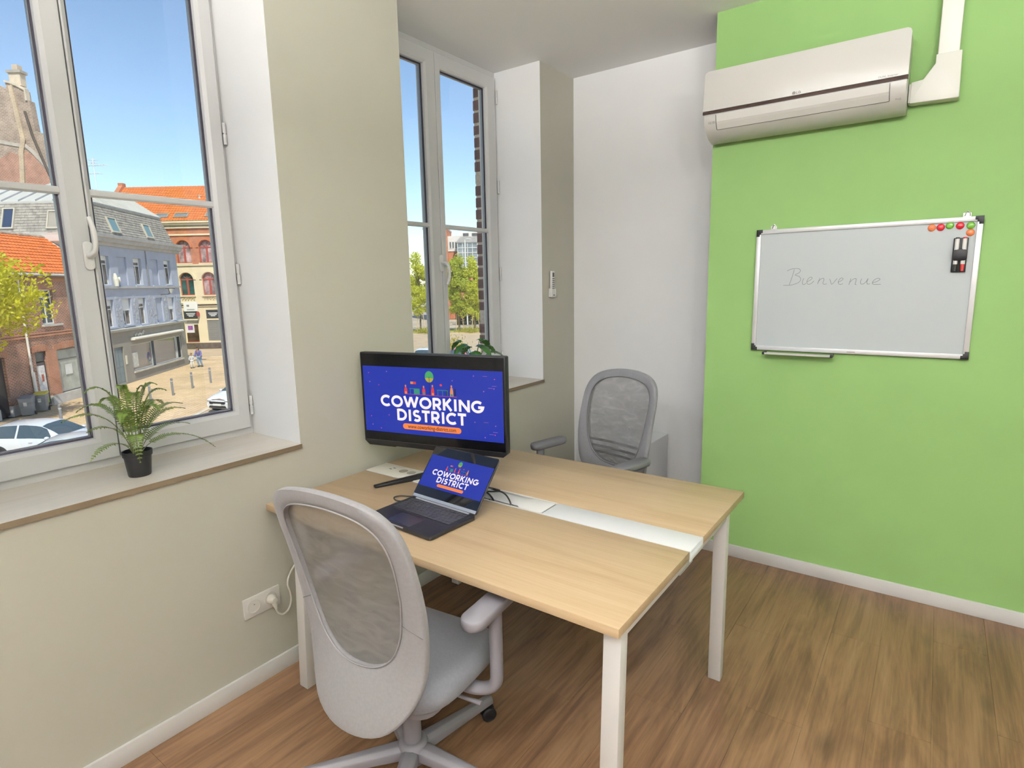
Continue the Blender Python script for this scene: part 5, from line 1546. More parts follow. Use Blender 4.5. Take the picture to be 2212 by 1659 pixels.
for i in range(46):
    s = RS0 + i * 0.32
    rd.lathe([(0.12, s), (0.13, s + 0.02), (0.11, s + 0.33)], 8, (0, RG[0], RG[1] + 0.02), 'x')
rd.build('ridge_tiles', plain('ridge_tile_grey', (0.40, 0.33, 0.26), 0.9, noise=0.3, nscale=3), rh)
MB().prism([(EV[0] - .05, EV[1]), (RG[0], RG[1] + 0.05), (RG[0], RG[1] - 0.1), (EV[0] - .05, EV[1] - 0.15)], lambda p, q, t: (t, p, q), RS1 - 0.02, RS1 + 0.10).build('verge_board', MAT['gutter'], rh)
MB().tube([(-3.0, -0.32, 7.42), (-2.6, 0.35, 7.98), (-2.2, 1.05, 8.55)], 0.06, 6).build('roof_cable', MAT['gutter'], rh)

# ---------------------------------------------------------------- blue-grey house with the mansard roof
bh = house('grey_blue_house', (-42.35, 14.22), (-0.678, 0.735), 'pale blue-grey house with a grey mansard roof and a shop below')
MAT['bluewall'] = plain('blue_grey_render', (0.40, 0.43, 0.53), 0.9, noise=0.06, nscale=1.5)
MAT['slate'] = plain('grey_slate', (0.33, 0.30, 0.265), 0.85, noise=0.3, nscale=3.5)
MAT['zinc'] = plain('pale_zinc', (0.58, 0.57, 0.53), 0.5, noise=0.06, nscale=1, metal=0.2)
MAT['shopgrey'] = plain('shop_taupe', (0.30, 0.275, 0.24), 0.85, noise=0.06, nscale=1.5)
MAT['corn'] = plain('cornice_grey', (0.43, 0.42, 0.42), 0.9, noise=0.12, nscale=2)
f2 = [(0.05, 1.10, 6.77, 8.70, 'w'), (2.10, 3.30, 6.75, 8.70, 'b'), (4.26, 5.42, 6.77, 8.70, 'w'), (6.90, 8.02, 6.76, 8.71, 'b'), (9.03, 10.18, 6.79, 8.72, 'w')]
f1 = [(0.08, 1.00, 3.96, 5.80, 'w'), (2.04, 3.30, 4.00, 5.84, 'w'), (4.24, 5.40, 3.90, 5.83, 'w'), (6.90, 8.03, 3.92, 5.79, 'b'), (8.96, 10.18, 3.87, 5.77, 'w')]
allh = f2 + f1
bholes = [h[:4] for h in allh]
front_wall(bh, -0.54, 11.42, 3.72, 9.35, bholes, MAT['bluewall'], 0.35)
MB().box(0.75, 11.42, 0.36, 9.5, 0.0, 10.0).build('house_core', MAT['bluewall'], bh)
for i, (a, b, c, d, k_) in enumerate(allh):
    if k_ == 'b':
        MB().box(a, b, 0.10, 0.14, c, d).build('blind_panel', MAT['bluewall'], bh)
    else:
        house_window(bh, a, b, c, d, 0.20, transom=0.28 if i < 5 else 0.34, two=True, blind=(0.16 if i < 5 else (0.22, 0.45, 0.22, 0.2, 0.5)[i - 5]), glass=plain('house_glass_warm', (0.16, 0.13, 0.11), 0.1, noise=0.9, nscale=1.4))
    MB().box(a - 0.08, b + 0.08, -0.10, 0.08, c - 0.09, c).build('window_ledge', MAT['bluewall'], bh)
# rough stone strips between the first floor windows
rk = MB()
for i in range(260):
    lo, hi = random.choice(((1.1, 1.98), (3.36, 4.18), (5.46, 6.85), (8.1, 8.9), (10.25, 11.35)))
    s = random.uniform(lo, hi - 0.12); z = random.uniform(3.85, 5.9)
    rk.box(s, s + random.uniform(0.14, 0.3), -random.uniform(0.004, 0.025), 0.02, z, z + random.uniform(0.08, 0.18))
tag(rk.build('rough_stonework', plain('rough_stone', (0.42, 0.43, 0.47), 0.95, noise=0.3, nscale=6), bh, bevel=0.0), kind='stuff')
MB().box(-0.54, 11.45, -0.13, 0.05, 6.55, 6.68).build('string_course', MAT['corn'], bh)
MB().prism([(0.05, 9.32), (-0.10, 9.34), (-0.12, 9.52), (-0.30, 9.58), (-0.34, 9.80), (-0.44, 9.86), (-0.46, 10.06), (0.3, 10.08)], lambda p, q, t: (t, p, q), -0.95, 11.95).build('cornice', MAT['corn'], bh)
MB().tube([(6.12, -0.06, 9.3), (6.12, -0.06, 6.7)], 0.035, 6).build('downpipe', emat('pipe_grey', (0.22, 0.22, 0.24)), bh)
ME, MR = (0.05, 10.06), (0.72, 12.15)
slate_roof(bh, 'roof_slates', -0.54, 11.42, ME, MR, MAT['slate'], rows=12, tw=0.46, hipR=0.62, hipL=0.62)
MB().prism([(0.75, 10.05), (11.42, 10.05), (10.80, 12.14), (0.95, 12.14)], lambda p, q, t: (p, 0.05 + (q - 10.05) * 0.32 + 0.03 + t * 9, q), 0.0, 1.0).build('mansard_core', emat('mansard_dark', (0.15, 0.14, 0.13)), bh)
pale_fr = emat('rooflight_frame', (0.50, 0.46, 0.38), 0.7, 0.05)
tealg = plain('rooflight_glass', (0.16, 0.27, 0.29), 0.12, spec=0.8)
skylight(bh, 2.15, 3.30, 0.12, 0.62, ME, MR, pale_fr, tealg)
skylight(bh, 7.00, 8.10, 0.12, 0.62, ME, MR, pale_fr, tealg)
# zinc roof with standing seams
MB().hexa([(0.25, 0.66, 12.05), (10.9, 0.66, 12.05), (11.45, 3.0, 13.55), (2.2, 3.0, 13.55), (0.25, 0.66, 12.17), (10.9, 0.66, 12.17), (11.45, 3.0, 13.70), (2.2, 3.0, 13.70)]).build('zinc_roof', MAT['zinc'], bh)
for i in range(25):
    t = i / 24
    a0, a1 = 0.05 + t * 10.85, 2.2 + t * 9.25
    MB().hexa([(a0 - 0.03, 0.66, 12.17), (a0 + 0.03, 0.66, 12.17), (a1 + 0.03, 3.0, 13.70), (a1 - 0.03, 3.0, 13.70), (a0 - 0.02, 0.64, 12.25), (a0 + 0.02, 0.64, 12.25), (a1 + 0.02, 3.0, 13.78), (a1 - 0.02, 3.0, 13.78)]).build('roof_seam', MAT['zinc'], bh)
MB().hexa([(2.2, 3.0, 12.0), (11.45, 3.0, 12.0), (11.3, 8.0, 12.0), (2.2, 8.0, 12.0), (2.2, 3.0, 13.70), (11.45, 3.0, 13.70), (11.3, 8.0, 12.1), (2.2, 8.0, 12.1)]).build('rear_roof', MAT['zinc'], bh)
MB().prism([(0.60, 12.10), (0.80, 12.10), (0.78, 12.26), (0.62, 12.22)], lambda p, q, t: (t, p, q), 0.0, 10.95).build('roof_roll', emat('lead_roll', (0.25, 0.25, 0.26)), bh)
# side of the same house, facing along the street: mansard, cornice and roof windows
sd_ang = math.atan2(0.588, 0.81) - math.atan2(0.735, -0.678)
side = empty('side_wing', (-0.54, 0.0, 0.0), sd_ang); side.parent = bh
# local x runs out of the house towards the street corner (x = 0), so the wing lies at x < 0
MB().box(-14, 0, 0.02, 0.35, 0, 9.35).build('side_wall', MAT['bluewall'], side)
MB().prism([(0.05, 9.34), (-0.12, 9.50), (-0.30, 9.58), (-0.36, 9.95), (-0.40, 10.08), (0.3, 10.1)], lambda p, q, t: (t, p, q), -14, 0.2).build('cornice', MAT['gutter'], side)
slate_roof(side, 'roof_slates', -14, -0.16, ME, MR, MAT['slate'], rows=12, tw=0.46, hipR=0.5)
MB().prism([(-14, 10.05), (-0.2, 10.05), (-0.75, 12.14), (-14, 12.14)], lambda p, q, t: (p - 0.12 * t * 1.2, 0.05 + (q - 10.05) * 0.32 + 0.03 + t * 1.2, q), 0.0, 1.0).build('mansard_core', emat('mansard_dark_b', (0.15, 0.14, 0.13)), side)
skylight(side, -5.75, -4.95, 0.16, 0.80, ME, MR, pale_fr, plain('rooflight_dark', (0.03, 0.05, 0.11), 0.1, spec=0.8))
skylight(side, -2.85, -2.0, 0.14, 0.70, ME, MR, pale_fr, emat('rooflight_blind', (0.33, 0.30, 0.26), 0.7, 0.05))
MB().hexa([(-14, 0.66, 12.05), (-0.9, 0.66, 12.05), (-1.9, 3.0, 13.3), (-14, 3.0, 13.3), (-14, 0.66, 12.17), (-0.9, 0.66, 12.17), (-1.9, 3.0, 13.45), (-14, 3.0, 13.45)]).build('zinc_roof', MAT['zinc'], side)
for i in range(11):
    a0 = -2.6 - i * 1.10
    MB().hexa([(a0 - 0.03, 0.66, 12.17), (a0 + 0.03, 0.66, 12.17), (a0 + 0.43, 3.0, 13.45), (a0 + 0.37, 3.0, 13.45), (a0 - 0.02, 0.64, 12.26), (a0 + 0.02, 0.64, 12.26), (a0 + 0.42, 3.0, 13.54), (a0 + 0.38, 3.0, 13.54)]).build('roof_seam', emat('seam_grey', (0.30, 0.31, 0.33)) if i == 0 else bpy.data.materials['seam_grey'], side)
# the shop on the ground floor
sh_holes = [(0.16, 1.34, 0.12, 2.60), (2.34, 10.42, 0.72, 2.60)]
front_wall(bh, -0.54, 11.46, 0.0, 3.72, sh_holes, MAT['shopgrey'], 0.30, 'shop_front', -0.06)
MB().prism([(0.1, 3.66), (-0.24, 3.64), (-0.28, 3.78), (0.1, 3.86)], lambda p, q, t: (t, p, q), -0.54, 11.52).build('shop_cornice', emat('shop_ledge', (0.42, 0.41, 0.38)), bh)
dr = MB().box(0.18, 1.32, 0.04, 0.10, 0.12, 2.58).build('shop_door', emat('door_slate', (0.17, 0.21, 0.24), 0.5), bh)
for (a, b, c, d) in ((0.28, 0.70, 0.25, 1.15), (0.80, 1.22, 0.25, 1.15), (0.28, 0.70, 1.28, 2.40), (0.80, 1.22, 1.28, 2.40)):
    MB().box(a, b, 0.025, 0.04, c, d).build('door_panel', emat('door_slate_panel', (0.20, 0.25, 0.28), 0.5), dr, bevel=0.008, seg=1)
MB().box(1.44, 1.62, -0.10, -0.06, 1.35, 1.95).build('letter_box', emat('box_cream', (0.62, 0.58, 0.48)), bh)
shop_refl = plain('shop_interior', (0.66, 0.46, 0.24), 0.6, noise=0.45, nscale=0.7)  # tan colour stands in for reflections in the shop windows
for (a, b) in ((2.34, 5.45), (5.75, 9.55), (9.70, 10.42)):
    so = MB()
    for q in ((a, b, 0.72, 0.79), (a, b, 2.53, 2.60), (a, a + 0.08, 0.79, 2.53), (b - 0.08, b, 0.79, 2.53)):
        so.box(q[0], q[1], 0.02, 0.10, q[2], q[3])
    w_ = so.build('shop_window', emat('shop_frame', (0.55, 0.56, 0.55), 0.5), bh)
    MB().box(a + 0.04, b - 0.04, 0.06, 0.07, 0.75, 2.56).build('pane', glassmat('shop_pane', (0.95, 0.95, 0.95), 0.2), w_)
MB().box(5.45, 5.75, -0.02, 0.10, 0.72, 2.60).build('shop_mullion', emat('mullion_dark', (0.06, 0.07, 0.09)), bh)
MB().box(9.95, 10.42, 0.04, 0.09, 0.75, 2.56).build('shop_screen', emat('screen_black', (0.02, 0.02, 0.022)), bh)
MB().box(2.3, 10.5, 0.95, 1.0, 0.1, 2.7).build('shop_backdrop', shop_refl, bh)
MB().box(2.55, 3.35, 0.05, 0.06, 0.95, 2.0).build('shop_poster', emat('shop_poster', (0.55, 0.54, 0.5), 0.7, 0.2, 5), bh)
MB().box(2.34, 10.46, -0.16, 0.02, 0.60, 0.72).build('shop_sill', emat('shop_sill', (0.52, 0.48, 0.42)), bh)
MB().prism([(-0.06, 3.12), (-0.30, 3.10), (-0.36, 3.02), (-0.34, 2.93), (-0.06, 2.92)], lambda p, q, t: (t, p, q), 2.42, 10.50).build('awning_cassette', emat('awning_cream', (0.70, 0.66, 0.58), 0.6, 0.04), bh)
lt = MB()
for i, s in enumerate((3.1, 3.3, 3.55, 3.75, 3.95, 4.2)):
    lt.lathe([(0.09, -0.10), (0.09, -0.08), (0.05, -0.08), (0.05, -0.10)], 10, (s, 0, 3.24 + 0.05 * (i % 2)), 'y')
lt.tube([(4.1, -0.09, 3.32), (4.3, -0.09, 3.48), (4.4, -0.09, 3.40)], 0.035, 6).build('shop_sign_script', emat('sign_cream', (0.72, 0.68, 0.58)), bh)
# wall lantern
ln = MB().tube([(7.9, 0.0, 6.02), (7.9, -0.55, 6.05), (7.9, -0.75, 6.15)], 0.03, 6)
ln.tube([(7.55, -0.75, 6.50), (8.25, -0.75, 6.50)], 0.03, 6).tube([(7.55, -0.75, 6.50), (7.82, -0.75, 6.10)], 0.025, 6).tube([(8.25, -0.75, 6.50), (7.98, -0.75, 6.10)], 0.025, 6).tube([(7.9, -0.40, 6.50), (7.9, -1.1, 6.50)], 0.03, 6)
lo_ = ln.build('wall_lantern', emat('lantern_dark', (0.08, 0.09, 0.09)), bh)
MB().lathe([(0.10, 6.12), (0.26, 6.46), (0.0, 6.48)], 8, (7.9, -0.75, 0)).build('lantern_glass', emat('lantern_pale', (0.6, 0.6, 0.58), 0.3, 0.02), lo_)
# white figure on the second floor ledge
MB().tube([(1.50, -0.10, 6.70), (1.46, -0.10, 7.2), (1.40, -0.10, 7.55)], [0.12, 0.16, 0.07], 8).tube([(1.50, -0.12, 7.2), (1.75, -0.12, 7.05), (1.9, -0.12, 7.3)], [0.12, 0.14, 0.05], 8).build('ledge_figure', emat('figure_cream', (0.72, 0.70, 0.60)), bh)
# projecting sign at the corner
sg_ = MB().box(11.2, 11.30, -1.35, -0.25, 4.55, 5.35).build('hanging_sign', emat('sign_white', (0.72, 0.70, 0.66), 0.5, 0.02), bh)
MB().box(11.18, 11.20, -0.70, -0.50, 4.95, 5.1).build('sign_mark', emat('sign_mark_dark', (0.2, 0.2, 0.2)), sg_)
MB().box(11.18, 11.20, -1.1, -0.5, 4.66, 4.74).build('sign_mark', emat('sign_mark_grey', (0.35, 0.35, 0.35)), sg_)
MB().tube([(11.25, -0.25, 5.2), (11.25, 0.0, 5.2)], 0.03, 6).build('sign_bracket', emat('bracket_dark', (0.08, 0.08, 0.08)), sg_)

# ---------------------------------------------------------------- corner building with arched windows
kh = house('corner_building', (-63.85, 29.1), (0.81, 0.588), 'orange and cream corner building with red arched windows and a tiled roof')
KS0, KS1 = -9.0, 11.0
MAT['orangebrick'] = brickmat('orange_brick', (0.56, 0.17, 0.065), (0.46, 0.13, 0.06), (0.5, 0.30, 0.2), bw=0.23, bh=0.08, noise=0.2, bump=0.2)
MAT['cream'] = plain('cream_render', (0.74, 0.63, 0.42), 0.9, noise=0.04, nscale=1)
MAT['redframe'] = emat('red_frame', (0.42, 0.08, 0.06), 0.6, 0.05)
cols_k = [-7.2, -4.7, -2.25, 0.03 + 0.0, 2.42, 4.85, 7.2, 9.5]
up_h, lo_h = [], []
for a in cols_k:
    up_h.append((a + 0.0, a + 1.50, 9.14, 11.48)); lo_h.append((a - 0.02, a + 1.46, 5.76, 8.14))
front_wall(kh, KS0, KS1, 8.96, 13.0, up_h, MAT['orangebrick'], 0.4, 'upper_wall')
front_wall(kh, KS0, KS1, 4.80, 8.96, lo_h, MAT['cream'], 0.4, 'lower_wall')
MB().box(KS0, KS1, 0.4, 10, 0, 13.2).build('house_core', MAT['orangebrick'], kh)
pinkg = plain('arched_glass_pink', (0.42, 0.30, 0.30), 0.12, noise=0.7, nscale=1.3, spec=0.7)
tealg2 = plain('arched_glass_teal', (0.04, 0.10, 0.10), 0.1, noise=0.5, nscale=1.3, spec=0.7)
def arched(parent, a, b, z0, z1, wallm, glass, archm):
    r_ = (b - a) / 2; cx_ = (a + b) / 2; zs_ = z1 - r_ * 0.98
    # fill the corners above the arch
    for sg in (-1, 1):
        pts = [(cx_ + sg * r_ * 1.001, z1 + 0.001), (cx_, z1 + 0.001)] + [(cx_ + sg * r_ * math.sin(t), zs_ + r_ * 0.98 * math.cos(t)) for t in [PI / 2 * i / 8 for i in range(9)]]
        MB().prism(pts, lambda p, q, t: (p, t, q), 0.0, 0.38).build('arch_spandrel', wallm, parent)
    # arch moulding
    m_ = MB()
    n = 14
    ring_ = [(t, rr) for t in [PI * i / n for i in range(n + 1)] for rr in (r_ + 0.02, r_ + 0.26)]
    v = [(cx_ + rr * math.cos(t), y_, zs_ + rr * math.sin(t)) for y_ in (-0.08, 0.0) for t, rr in ring_]
    N2 = 2 * (n + 1)
    f = []
    for i in range(n):
        a0, a1, b0, b1 = 2 * i, 2 * i + 1, 2 * i + 2, 2 * i + 3
        f += [(a0, b0, b1, a1), (a1, b1, b1 + N2, a1 + N2), (a0 + N2, b0 + N2, b0, a0)]
    m_.add(v, f).build('arch_moulding', archm, parent)
    w_ = MB(); fw = 0.085; dp = 0.18
    w_.box(a, b, dp, dp + 0.06, z0, z0 + fw).box(a, b, dp, dp + 0.07, zs_ - 0.06, zs_ + 0.06).box(a, a + fw, dp, dp + 0.06, z0, zs_).box(b - fw, b, dp, dp + 0.06, z0, zs_).box(cx_ - 0.10, cx_ + 0.10, dp - 0.01, dp + 0.06, z0, zs_)
    for i in range(n):
        t0, t1 = PI * i / n, PI * (i + 1) / n
        w_.hexa([(cx_ + rr * math.cos(t), y_, zs_ + rr * 0.98 * math.sin(t)) for y_ in (dp, dp + 0.06) for t, rr in ((t0, r_), (t1, r_), (t1, r_ - 0.07), (t0, r_ - 0.07))])
    for t in (PI * 0.25, PI * 0.5, PI * 0.75):
        w_.tube([(cx_, dp + 0.02, zs_), (cx_ + r_ * math.cos(t), dp + 0.02, zs_ + r_ * 0.98 * math.sin(t))], 0.025, 6)
    o = w_.build('window', MAT['redframe'], parent)
    pts = [(a, z0), (b, z0)] + [(cx_ + r_ * math.cos(t), zs_ + r_ * 0.97 * math.sin(t)) for t in [PI * i / 14 for i in range(15)]]
    MB().prism(pts, lambda p, q, t: (p, t, q), dp + 0.03, dp + 0.045).build('pane', glass, o)
    MB().box(a - 0.1, b + 0.1, -0.14, 0.06, z0 - 0.14, z0).build('window_ledge', MAT['cream'], parent)
for i, h in enumerate(up_h): arched(kh, *h, MAT['orangebrick'], pinkg, plain('arch_orange', (0.55, 0.19, 0.085), 0.9) if i == 0 else bpy.data.materials['arch_orange'])
for i, h in enumerate(lo_h):
    arched(kh, *h, MAT['cream'], tealg2 if i % 2 else pinkg, MAT['cream'])
    fr_ = MB()
    for k in range(9):
        fr_.lathe([(0.06, -0.10), (0.06, -0.06)], 6, (h[0] + 0.12 + k * 0.155, 0, 5.35 + 0.14 * (k % 2)), 'y')
    fr_.build('carved_frieze', emat('frieze_tan', (0.50, 0.38, 0.24)) if i == 0 else bpy.data.materials['frieze_tan'], kh)
for (z0_, z1_, dp, m_) in ((8.86, 9.0, 0.12, MAT['cream']), (11.98, 12.16, 0.10, MAT['cream']), (12.72, 12.84, 0.16, MAT['cream']), (12.84, 13.06, 0.02, emat('frieze_grey', (0.55, 0.50, 0.42))), (13.06, 13.26, 0.30, MAT['cream']), (13.26, 13.44, 0.42, MAT['cream']), (4.78, 4.95, 0.22, MAT['cream']), (4.55, 4.66, 0.10, MAT['cream'])):
    MB().box(KS0, KS1, -dp, 0.05, z0_, z1_).build('stone_course', m_, kh)
# ground floor of the corner building: shop door, window with poster, closed shutter
gh = [(0.02, 1.52, 0.66, 4.14), (2.44, 3.88, 0.84, 4.18), (4.8, 6.3, 0.66, 4.14), (7.2, 8.7, 0.84, 4.18)]
front_wall(kh, KS0, KS1, 0.0, 4.55, gh, MAT['cream'], 0.4, 'ground_wall')
MB().box(KS0, KS1, -0.06, 0.0, 0.0, 0.64).build('dark_plinth', emat('plinth_brown', (0.12, 0.09, 0.075), 0.9, 0.3, 3), kh)
signk = emat('shop_sign_dark', (0.045, 0.045, 0.05), 0.5)
shut = plain('shutter_grey', (0.36, 0.35, 0.33), 0.6, metal=0.3)
for i, (a, b, c, d) in enumerate(gh):
    sgn_ = MB().box(a, b, 0.05, 0.12, 3.22, d).build('sign_board', signk, kh)
    for zz, ww in ((3.78, 0.82), (3.62, 0.66), (3.48, 0.4)):
        MB().box((a + b) / 2 - ww * 0.6, (a + b) / 2 + ww * 0.6, 0.04, 0.05, zz, zz + 0.09).build('sign_text_line', emat('sign_text', (0.7, 0.7, 0.68)) if (i == 0 and zz == 3.78) else bpy.data.materials['sign_text'], sgn_)
    MB().box(a, b, 0.02, 0.14, 3.08, 3.24).build('sign_ledge', MAT['cream'], kh)
    if i % 2:
        sl = MB()
        for k in range(24):
            z_ = c + k * (3.08 - c) / 24
            sl.prism([(0.10, z_), (0.06, z_ + 0.02), (0.06, z_ + 0.06), (0.10, z_ + 0.085)], lambda p, q, t: (t, p, q), a, b)
        sl.build('roller_shutter', shut, kh)
    else:
        fr_ = MB()
        for q in ((a, b, c, c + 0.1), (a, b, 2.62, 2.72), (a, a + 0.1, c + 0.1, 2.62), (b - 0.1, b, c + 0.1, 2.62)):
            fr_.box(q[0], q[1], 0.06, 0.14, q[2], q[3])
        fo = fr_.build('shop_window', MAT['cream'], kh)
        MB().box(a + 0.05, b - 0.05, 0.10, 0.12, c + 0.05, 2.65).build('pane', dark_glass('corner_shop_glass', (0.10, 0.06, 0.04)), fo)
        MB().box(a + 0.1, a + 0.95, 0.07, 0.10, 1.75, 2.6).build('poster', emat('poster_white', (0.7, 0.68, 0.7), 0.6, 0.05), fo)
        MB().box(a + 0.28, a + 0.80, 0.06, 0.07, 2.05, 2.5).build('poster_print', emat('poster_purple', (0.28, 0.08, 0.28), 0.6, 0.4, 5), fo)
        MB().box(a + 0.1, b - 0.1, 0.04, 0.08, c + 0.05, c + 0.14).build('window_ledge', MAT['redframe'], fo)
        sl = MB()
        for k in range(6):
            sl.box(a, b, 0.06, 0.10, 2.74 + k * 0.055, 2.775 + k * 0.055)
        sl.build('roller_shutter', shut, kh)
rs_ = MB().lathe([(0.30, -0.05), (0.30, 0.0), (0.0, 0.0)], 20, (1.78, -0.32, 3.75), 'x').build('round_sign', emat('round_sign_red', (0.40, 0.05, 0.05), 0.5, 0.02), kh)
MB().lathe([(0.17, -0.06), (0.0, -0.06)], 16, (1.78, -0.32, 3.75), 'x').build('sign_centre', emat('round_sign_white', (0.7, 0.68, 0.66), 0.5, 0.02), rs_)
KE, KR = (-0.40, 13.44), (4.2, 17.55)
MB().prism([(KE[0], KE[1] - 0.02), (KR[0], KR[1] - 0.03), (10.4, 13.2), (10.4, 13.0), (-0.2, 13.2)], lambda p, q, t: (t, p, q), -7.3, KS1).build('roof_boards', emat('roof_boards_b', (0.2, 0.12, 0.08)), kh)
tile_roof(kh, 'roof_tiles', -7.3, KS1, KE, KR, plain('orange_tile_bright', (0.64, 0.19, 0.05), 0.75, noise=0.12, nscale=1.5), tw=0.30, rows=20, wave=0.05, step=0.045)
rd = MB()
for i in range(40):
    s = -7.2 + i * 0.45
    rd.lathe([(0.13, s), (0.15, s + 0.04), (0.12, s + 0.46)], 7, (0, KR[0], KR[1]), 'x')
rd.build('ridge_tiles', plain('ridge_orange', (0.58, 0.20, 0.08), 0.8), kh)
MB().prism([(KE[0] - 0.1, KE[1] + 0.1), (KR[0] - 0.3, KR[1] + 0.25), (KR[0] - 0.3, KR[1] + 0.55), (KR[0] + 0.3, KR[1] + 0.55), (KR[0] + 0.3, KR[1]), (9, 13), (0, 13)], lambda p, q, t: (t, p, q), -7.75, -7.25).build('gable_parapet', MAT['orangebrick'], kh)
grayg = plain('roof_pane_grey', (0.20, 0.23, 0.25), 0.1, spec=0.8)
dk_fr = emat('rooflight_frame_tan', (0.34, 0.27, 0.19))
for (a, b) in ((-1.85, -0.50), (0.10, 1.60), (3.4, 4.8), (6.4, 7.8)):
    skylight(kh, a, b, 0.085, 0.205, KE, KR, dk_fr, grayg)
MB().lathe([(0.14, 0.0), (0.12, 0.35), (0.20, 0.36), (0.20, 0.44), (0.0, 0.46)], 10, (1.75, 2.6, 16.0)).build('roof_vent', emat('vent_cream', (0.6, 0.5, 0.4)), kh)

# ---------------------------------------------------------------- tall brick gable behind, with its chimney
tb = house('tall_brick_gable', (-55.88, 16.1), (0.81, 0.588), 'tall brown brick gable with a chimney stack behind the grey roof')
MAT['brownbrick'] = brickmat('brown_brick', (0.27, 0.185, 0.14), (0.36, 0.26, 0.20), (0.48, 0.41, 0.34), bw=0.30, bh=0.11, mort=0.016, noise=0.25)
MAT['redpatch'] = brickmat('red_patch_brick', (0.42, 0.17, 0.11), (0.34, 0.14, 0.09), (0.5, 0.4, 0.32), bw=0.22, bh=0.10, noise=0.3)
gz = 0.0
gable = [(-11, 0), (0.80, 0), (0.80, 18.35), (0.55, 18.45), (-0.25, 18.80), (-0.35, 21.0), (-0.60, 21.0), (-0.60, 21.75), (-1.45, 22.2), (-2.0, 22.35), (-2.0, 21.9), (-3.2, 22.5), (-11, 26)]
MB().prism(gable, lambda p, q, t: (p, t, q), 0.0, 0.55).build('gable_wall', MAT['brownbrick'], tb)
MB().prism([(-0.60, 21.0), (-0.60, 21.75), (-1.45, 22.2), (-2.0, 22.35), (-2.05, 22.5), (-1.4, 22.36), (-0.5, 21.9), (-0.45, 21.0)], lambda p, q, t: (p, t, q), -0.10, 0.3).build('coping', emat('coping_stone', (0.56, 0.48, 0.38)), tb)
MB().box(-1.62, -0.75, -0.05, 0.5, 22.1, 23.0).build('chimney', emat('chimney_pale', (0.62, 0.52, 0.40)), tb)
MB().box(-1.72, -0.62, -0.15, 0.6, 23.0, 23.2).build('chimney_cap', emat('chimney_cap', (0.36, 0.33, 0.30)), tb)
MB().box(-1.40, -0.98, 0.1, 0.6, 23.2, 23.65).build('chimney_pot', emat('chimney_pot', (0.55, 0.44, 0.34)), tb)
tan = brickmat('tan_quoin', (0.52, 0.40, 0.27), (0.47, 0.35, 0.23), (0.6, 0.5, 0.4), bw=0.3, bh=0.12, noise=0.15)
MB().prism([(-1.75, 22.1), (-1.45, 22.1), (-1.05, 18.1), (-1.35, 17.2), (-1.70, 14.2), (-2.05, 14.2), (-1.68, 17.3), (-1.40, 18.2)], lambda p, q, t: (p, t, q), -0.12, 0.05).build('flue_strip', tan, tb)
MB().prism([(-3.6, 18.3), (-1.5, 17.85), (-1.5, 17.6), (-3.6, 18.0)], lambda p, q, t: (p, t, q), -0.06, 0.05).build('stone_course', emat('course_grey', (0.45, 0.40, 0.35)), tb)
MB().prism([(-1.2, 17.9), (-0.6, 17.4), (0.25, 16.3), (0.8, 16.1), (0.8, 15.85), (0.2, 16.0), (-0.7, 17.1), (-1.2, 17.6)], lambda p, q, t: (p, t, q), -0.06, 0.05).build('stone_course', bpy.data.materials['course_grey'], tb)
MB().prism([(-1.3, 17.4), (-0.7, 17.0), (0.15, 15.8), (0.75, 13.6), (-1.7, 13.6), (-1.5, 15.5)], lambda p, q, t: (p, t, q), -0.03, 0.05).build('brick_patch', MAT['redpatch'], tb)
MB().prism([(-3.6, 16.6), (-2.4, 17.3), (-1.75, 17.0), (-2.1, 14.2), (-3.6, 14.2)], lambda p, q, t: (p, t, q), -0.03, 0.05).build('brick_patch', MAT['redpatch'], tb)
MB().tube([(-0.75, -0.10, 20.2), (-0.45, -0.10, 18.5), (0.10, -0.10, 16.6), (0.75, -0.10, 14.6)], 0.09, 6).build('soot_line', emat('soot', (0.09, 0.07, 0.06)), tb)

# television antenna on the zinc roof
an = empty('antenna', (-49.0, 17.05, Z_ST + 13.60), 0.6, 'thin white television antenna standing on the zinc roof', 'antenna')
wh_m = emat('antenna_white', (0.70, 0.71, 0.72), 0.5, 0.02)
MB().tube([(0, 0, 0), (0, 0, 2.42)], 0.030, 6).build('mast', wh_m, an)
for (z_, L0, L1, n_) in ((2.25, -0.35, 0.28, 5), (1.86, -0.45, 0.95, 7), (1.30, -0.42, 0.40, 5), (2.05, -0.20, 0.15, 3)):
    m_ = MB().tube([(L0, 0, z_), (L1, 0, z_ + 0.04)], 0.022, 6)
    for k in range(n_):
        x_ = L0 + (L1 - L0) * k / (n_ - 1)
        m_.tube([(x_, -0.25, z_), (x_, 0.25, z_)], 0.014, 5)
    m_.build('antenna_boom', wh_m, an)
# ================================================================ things on the square
# bollards along the kerb
bol = emat('bollard_grey', (0.20, 0.20, 0.21), 0.5, 0.05)
blab = ['dark bollard by the kerb, farthest left, in the left pane', 'dark bollard half hidden by the fern fronds', 'second dark bollard right of the fern', 'third dark bollard right of the fern', 'dark bollard nearest the white car']
for (x, y), lab in zip(((-31.67, 7.89), (-34.83, 13.18), (-35.48, 14.73), (-37.04, 16.66), (-38.16, 18.44)), blab):
    b_ = empty('bollard', (x, y, Z_ST), 0, lab, 'bollard', 'bollards along the kerb')
    MB().lathe([(0.065, 0.0), (0.065, 0.93), (0.055, 0.95), (0.055, 0.97), (0.07, 0.98), (0.07, 1.04), (0.04, 1.07), (0.0, 1.075)], 14).build('post', bol, b_, smooth=40)
    MB().lathe([(0.068, 0.86), (0.068, 0.90)], 14).build('reflective_band', emat('bollard_band', (0.55, 0.55, 0.55), 0.4, 0.02), b_)

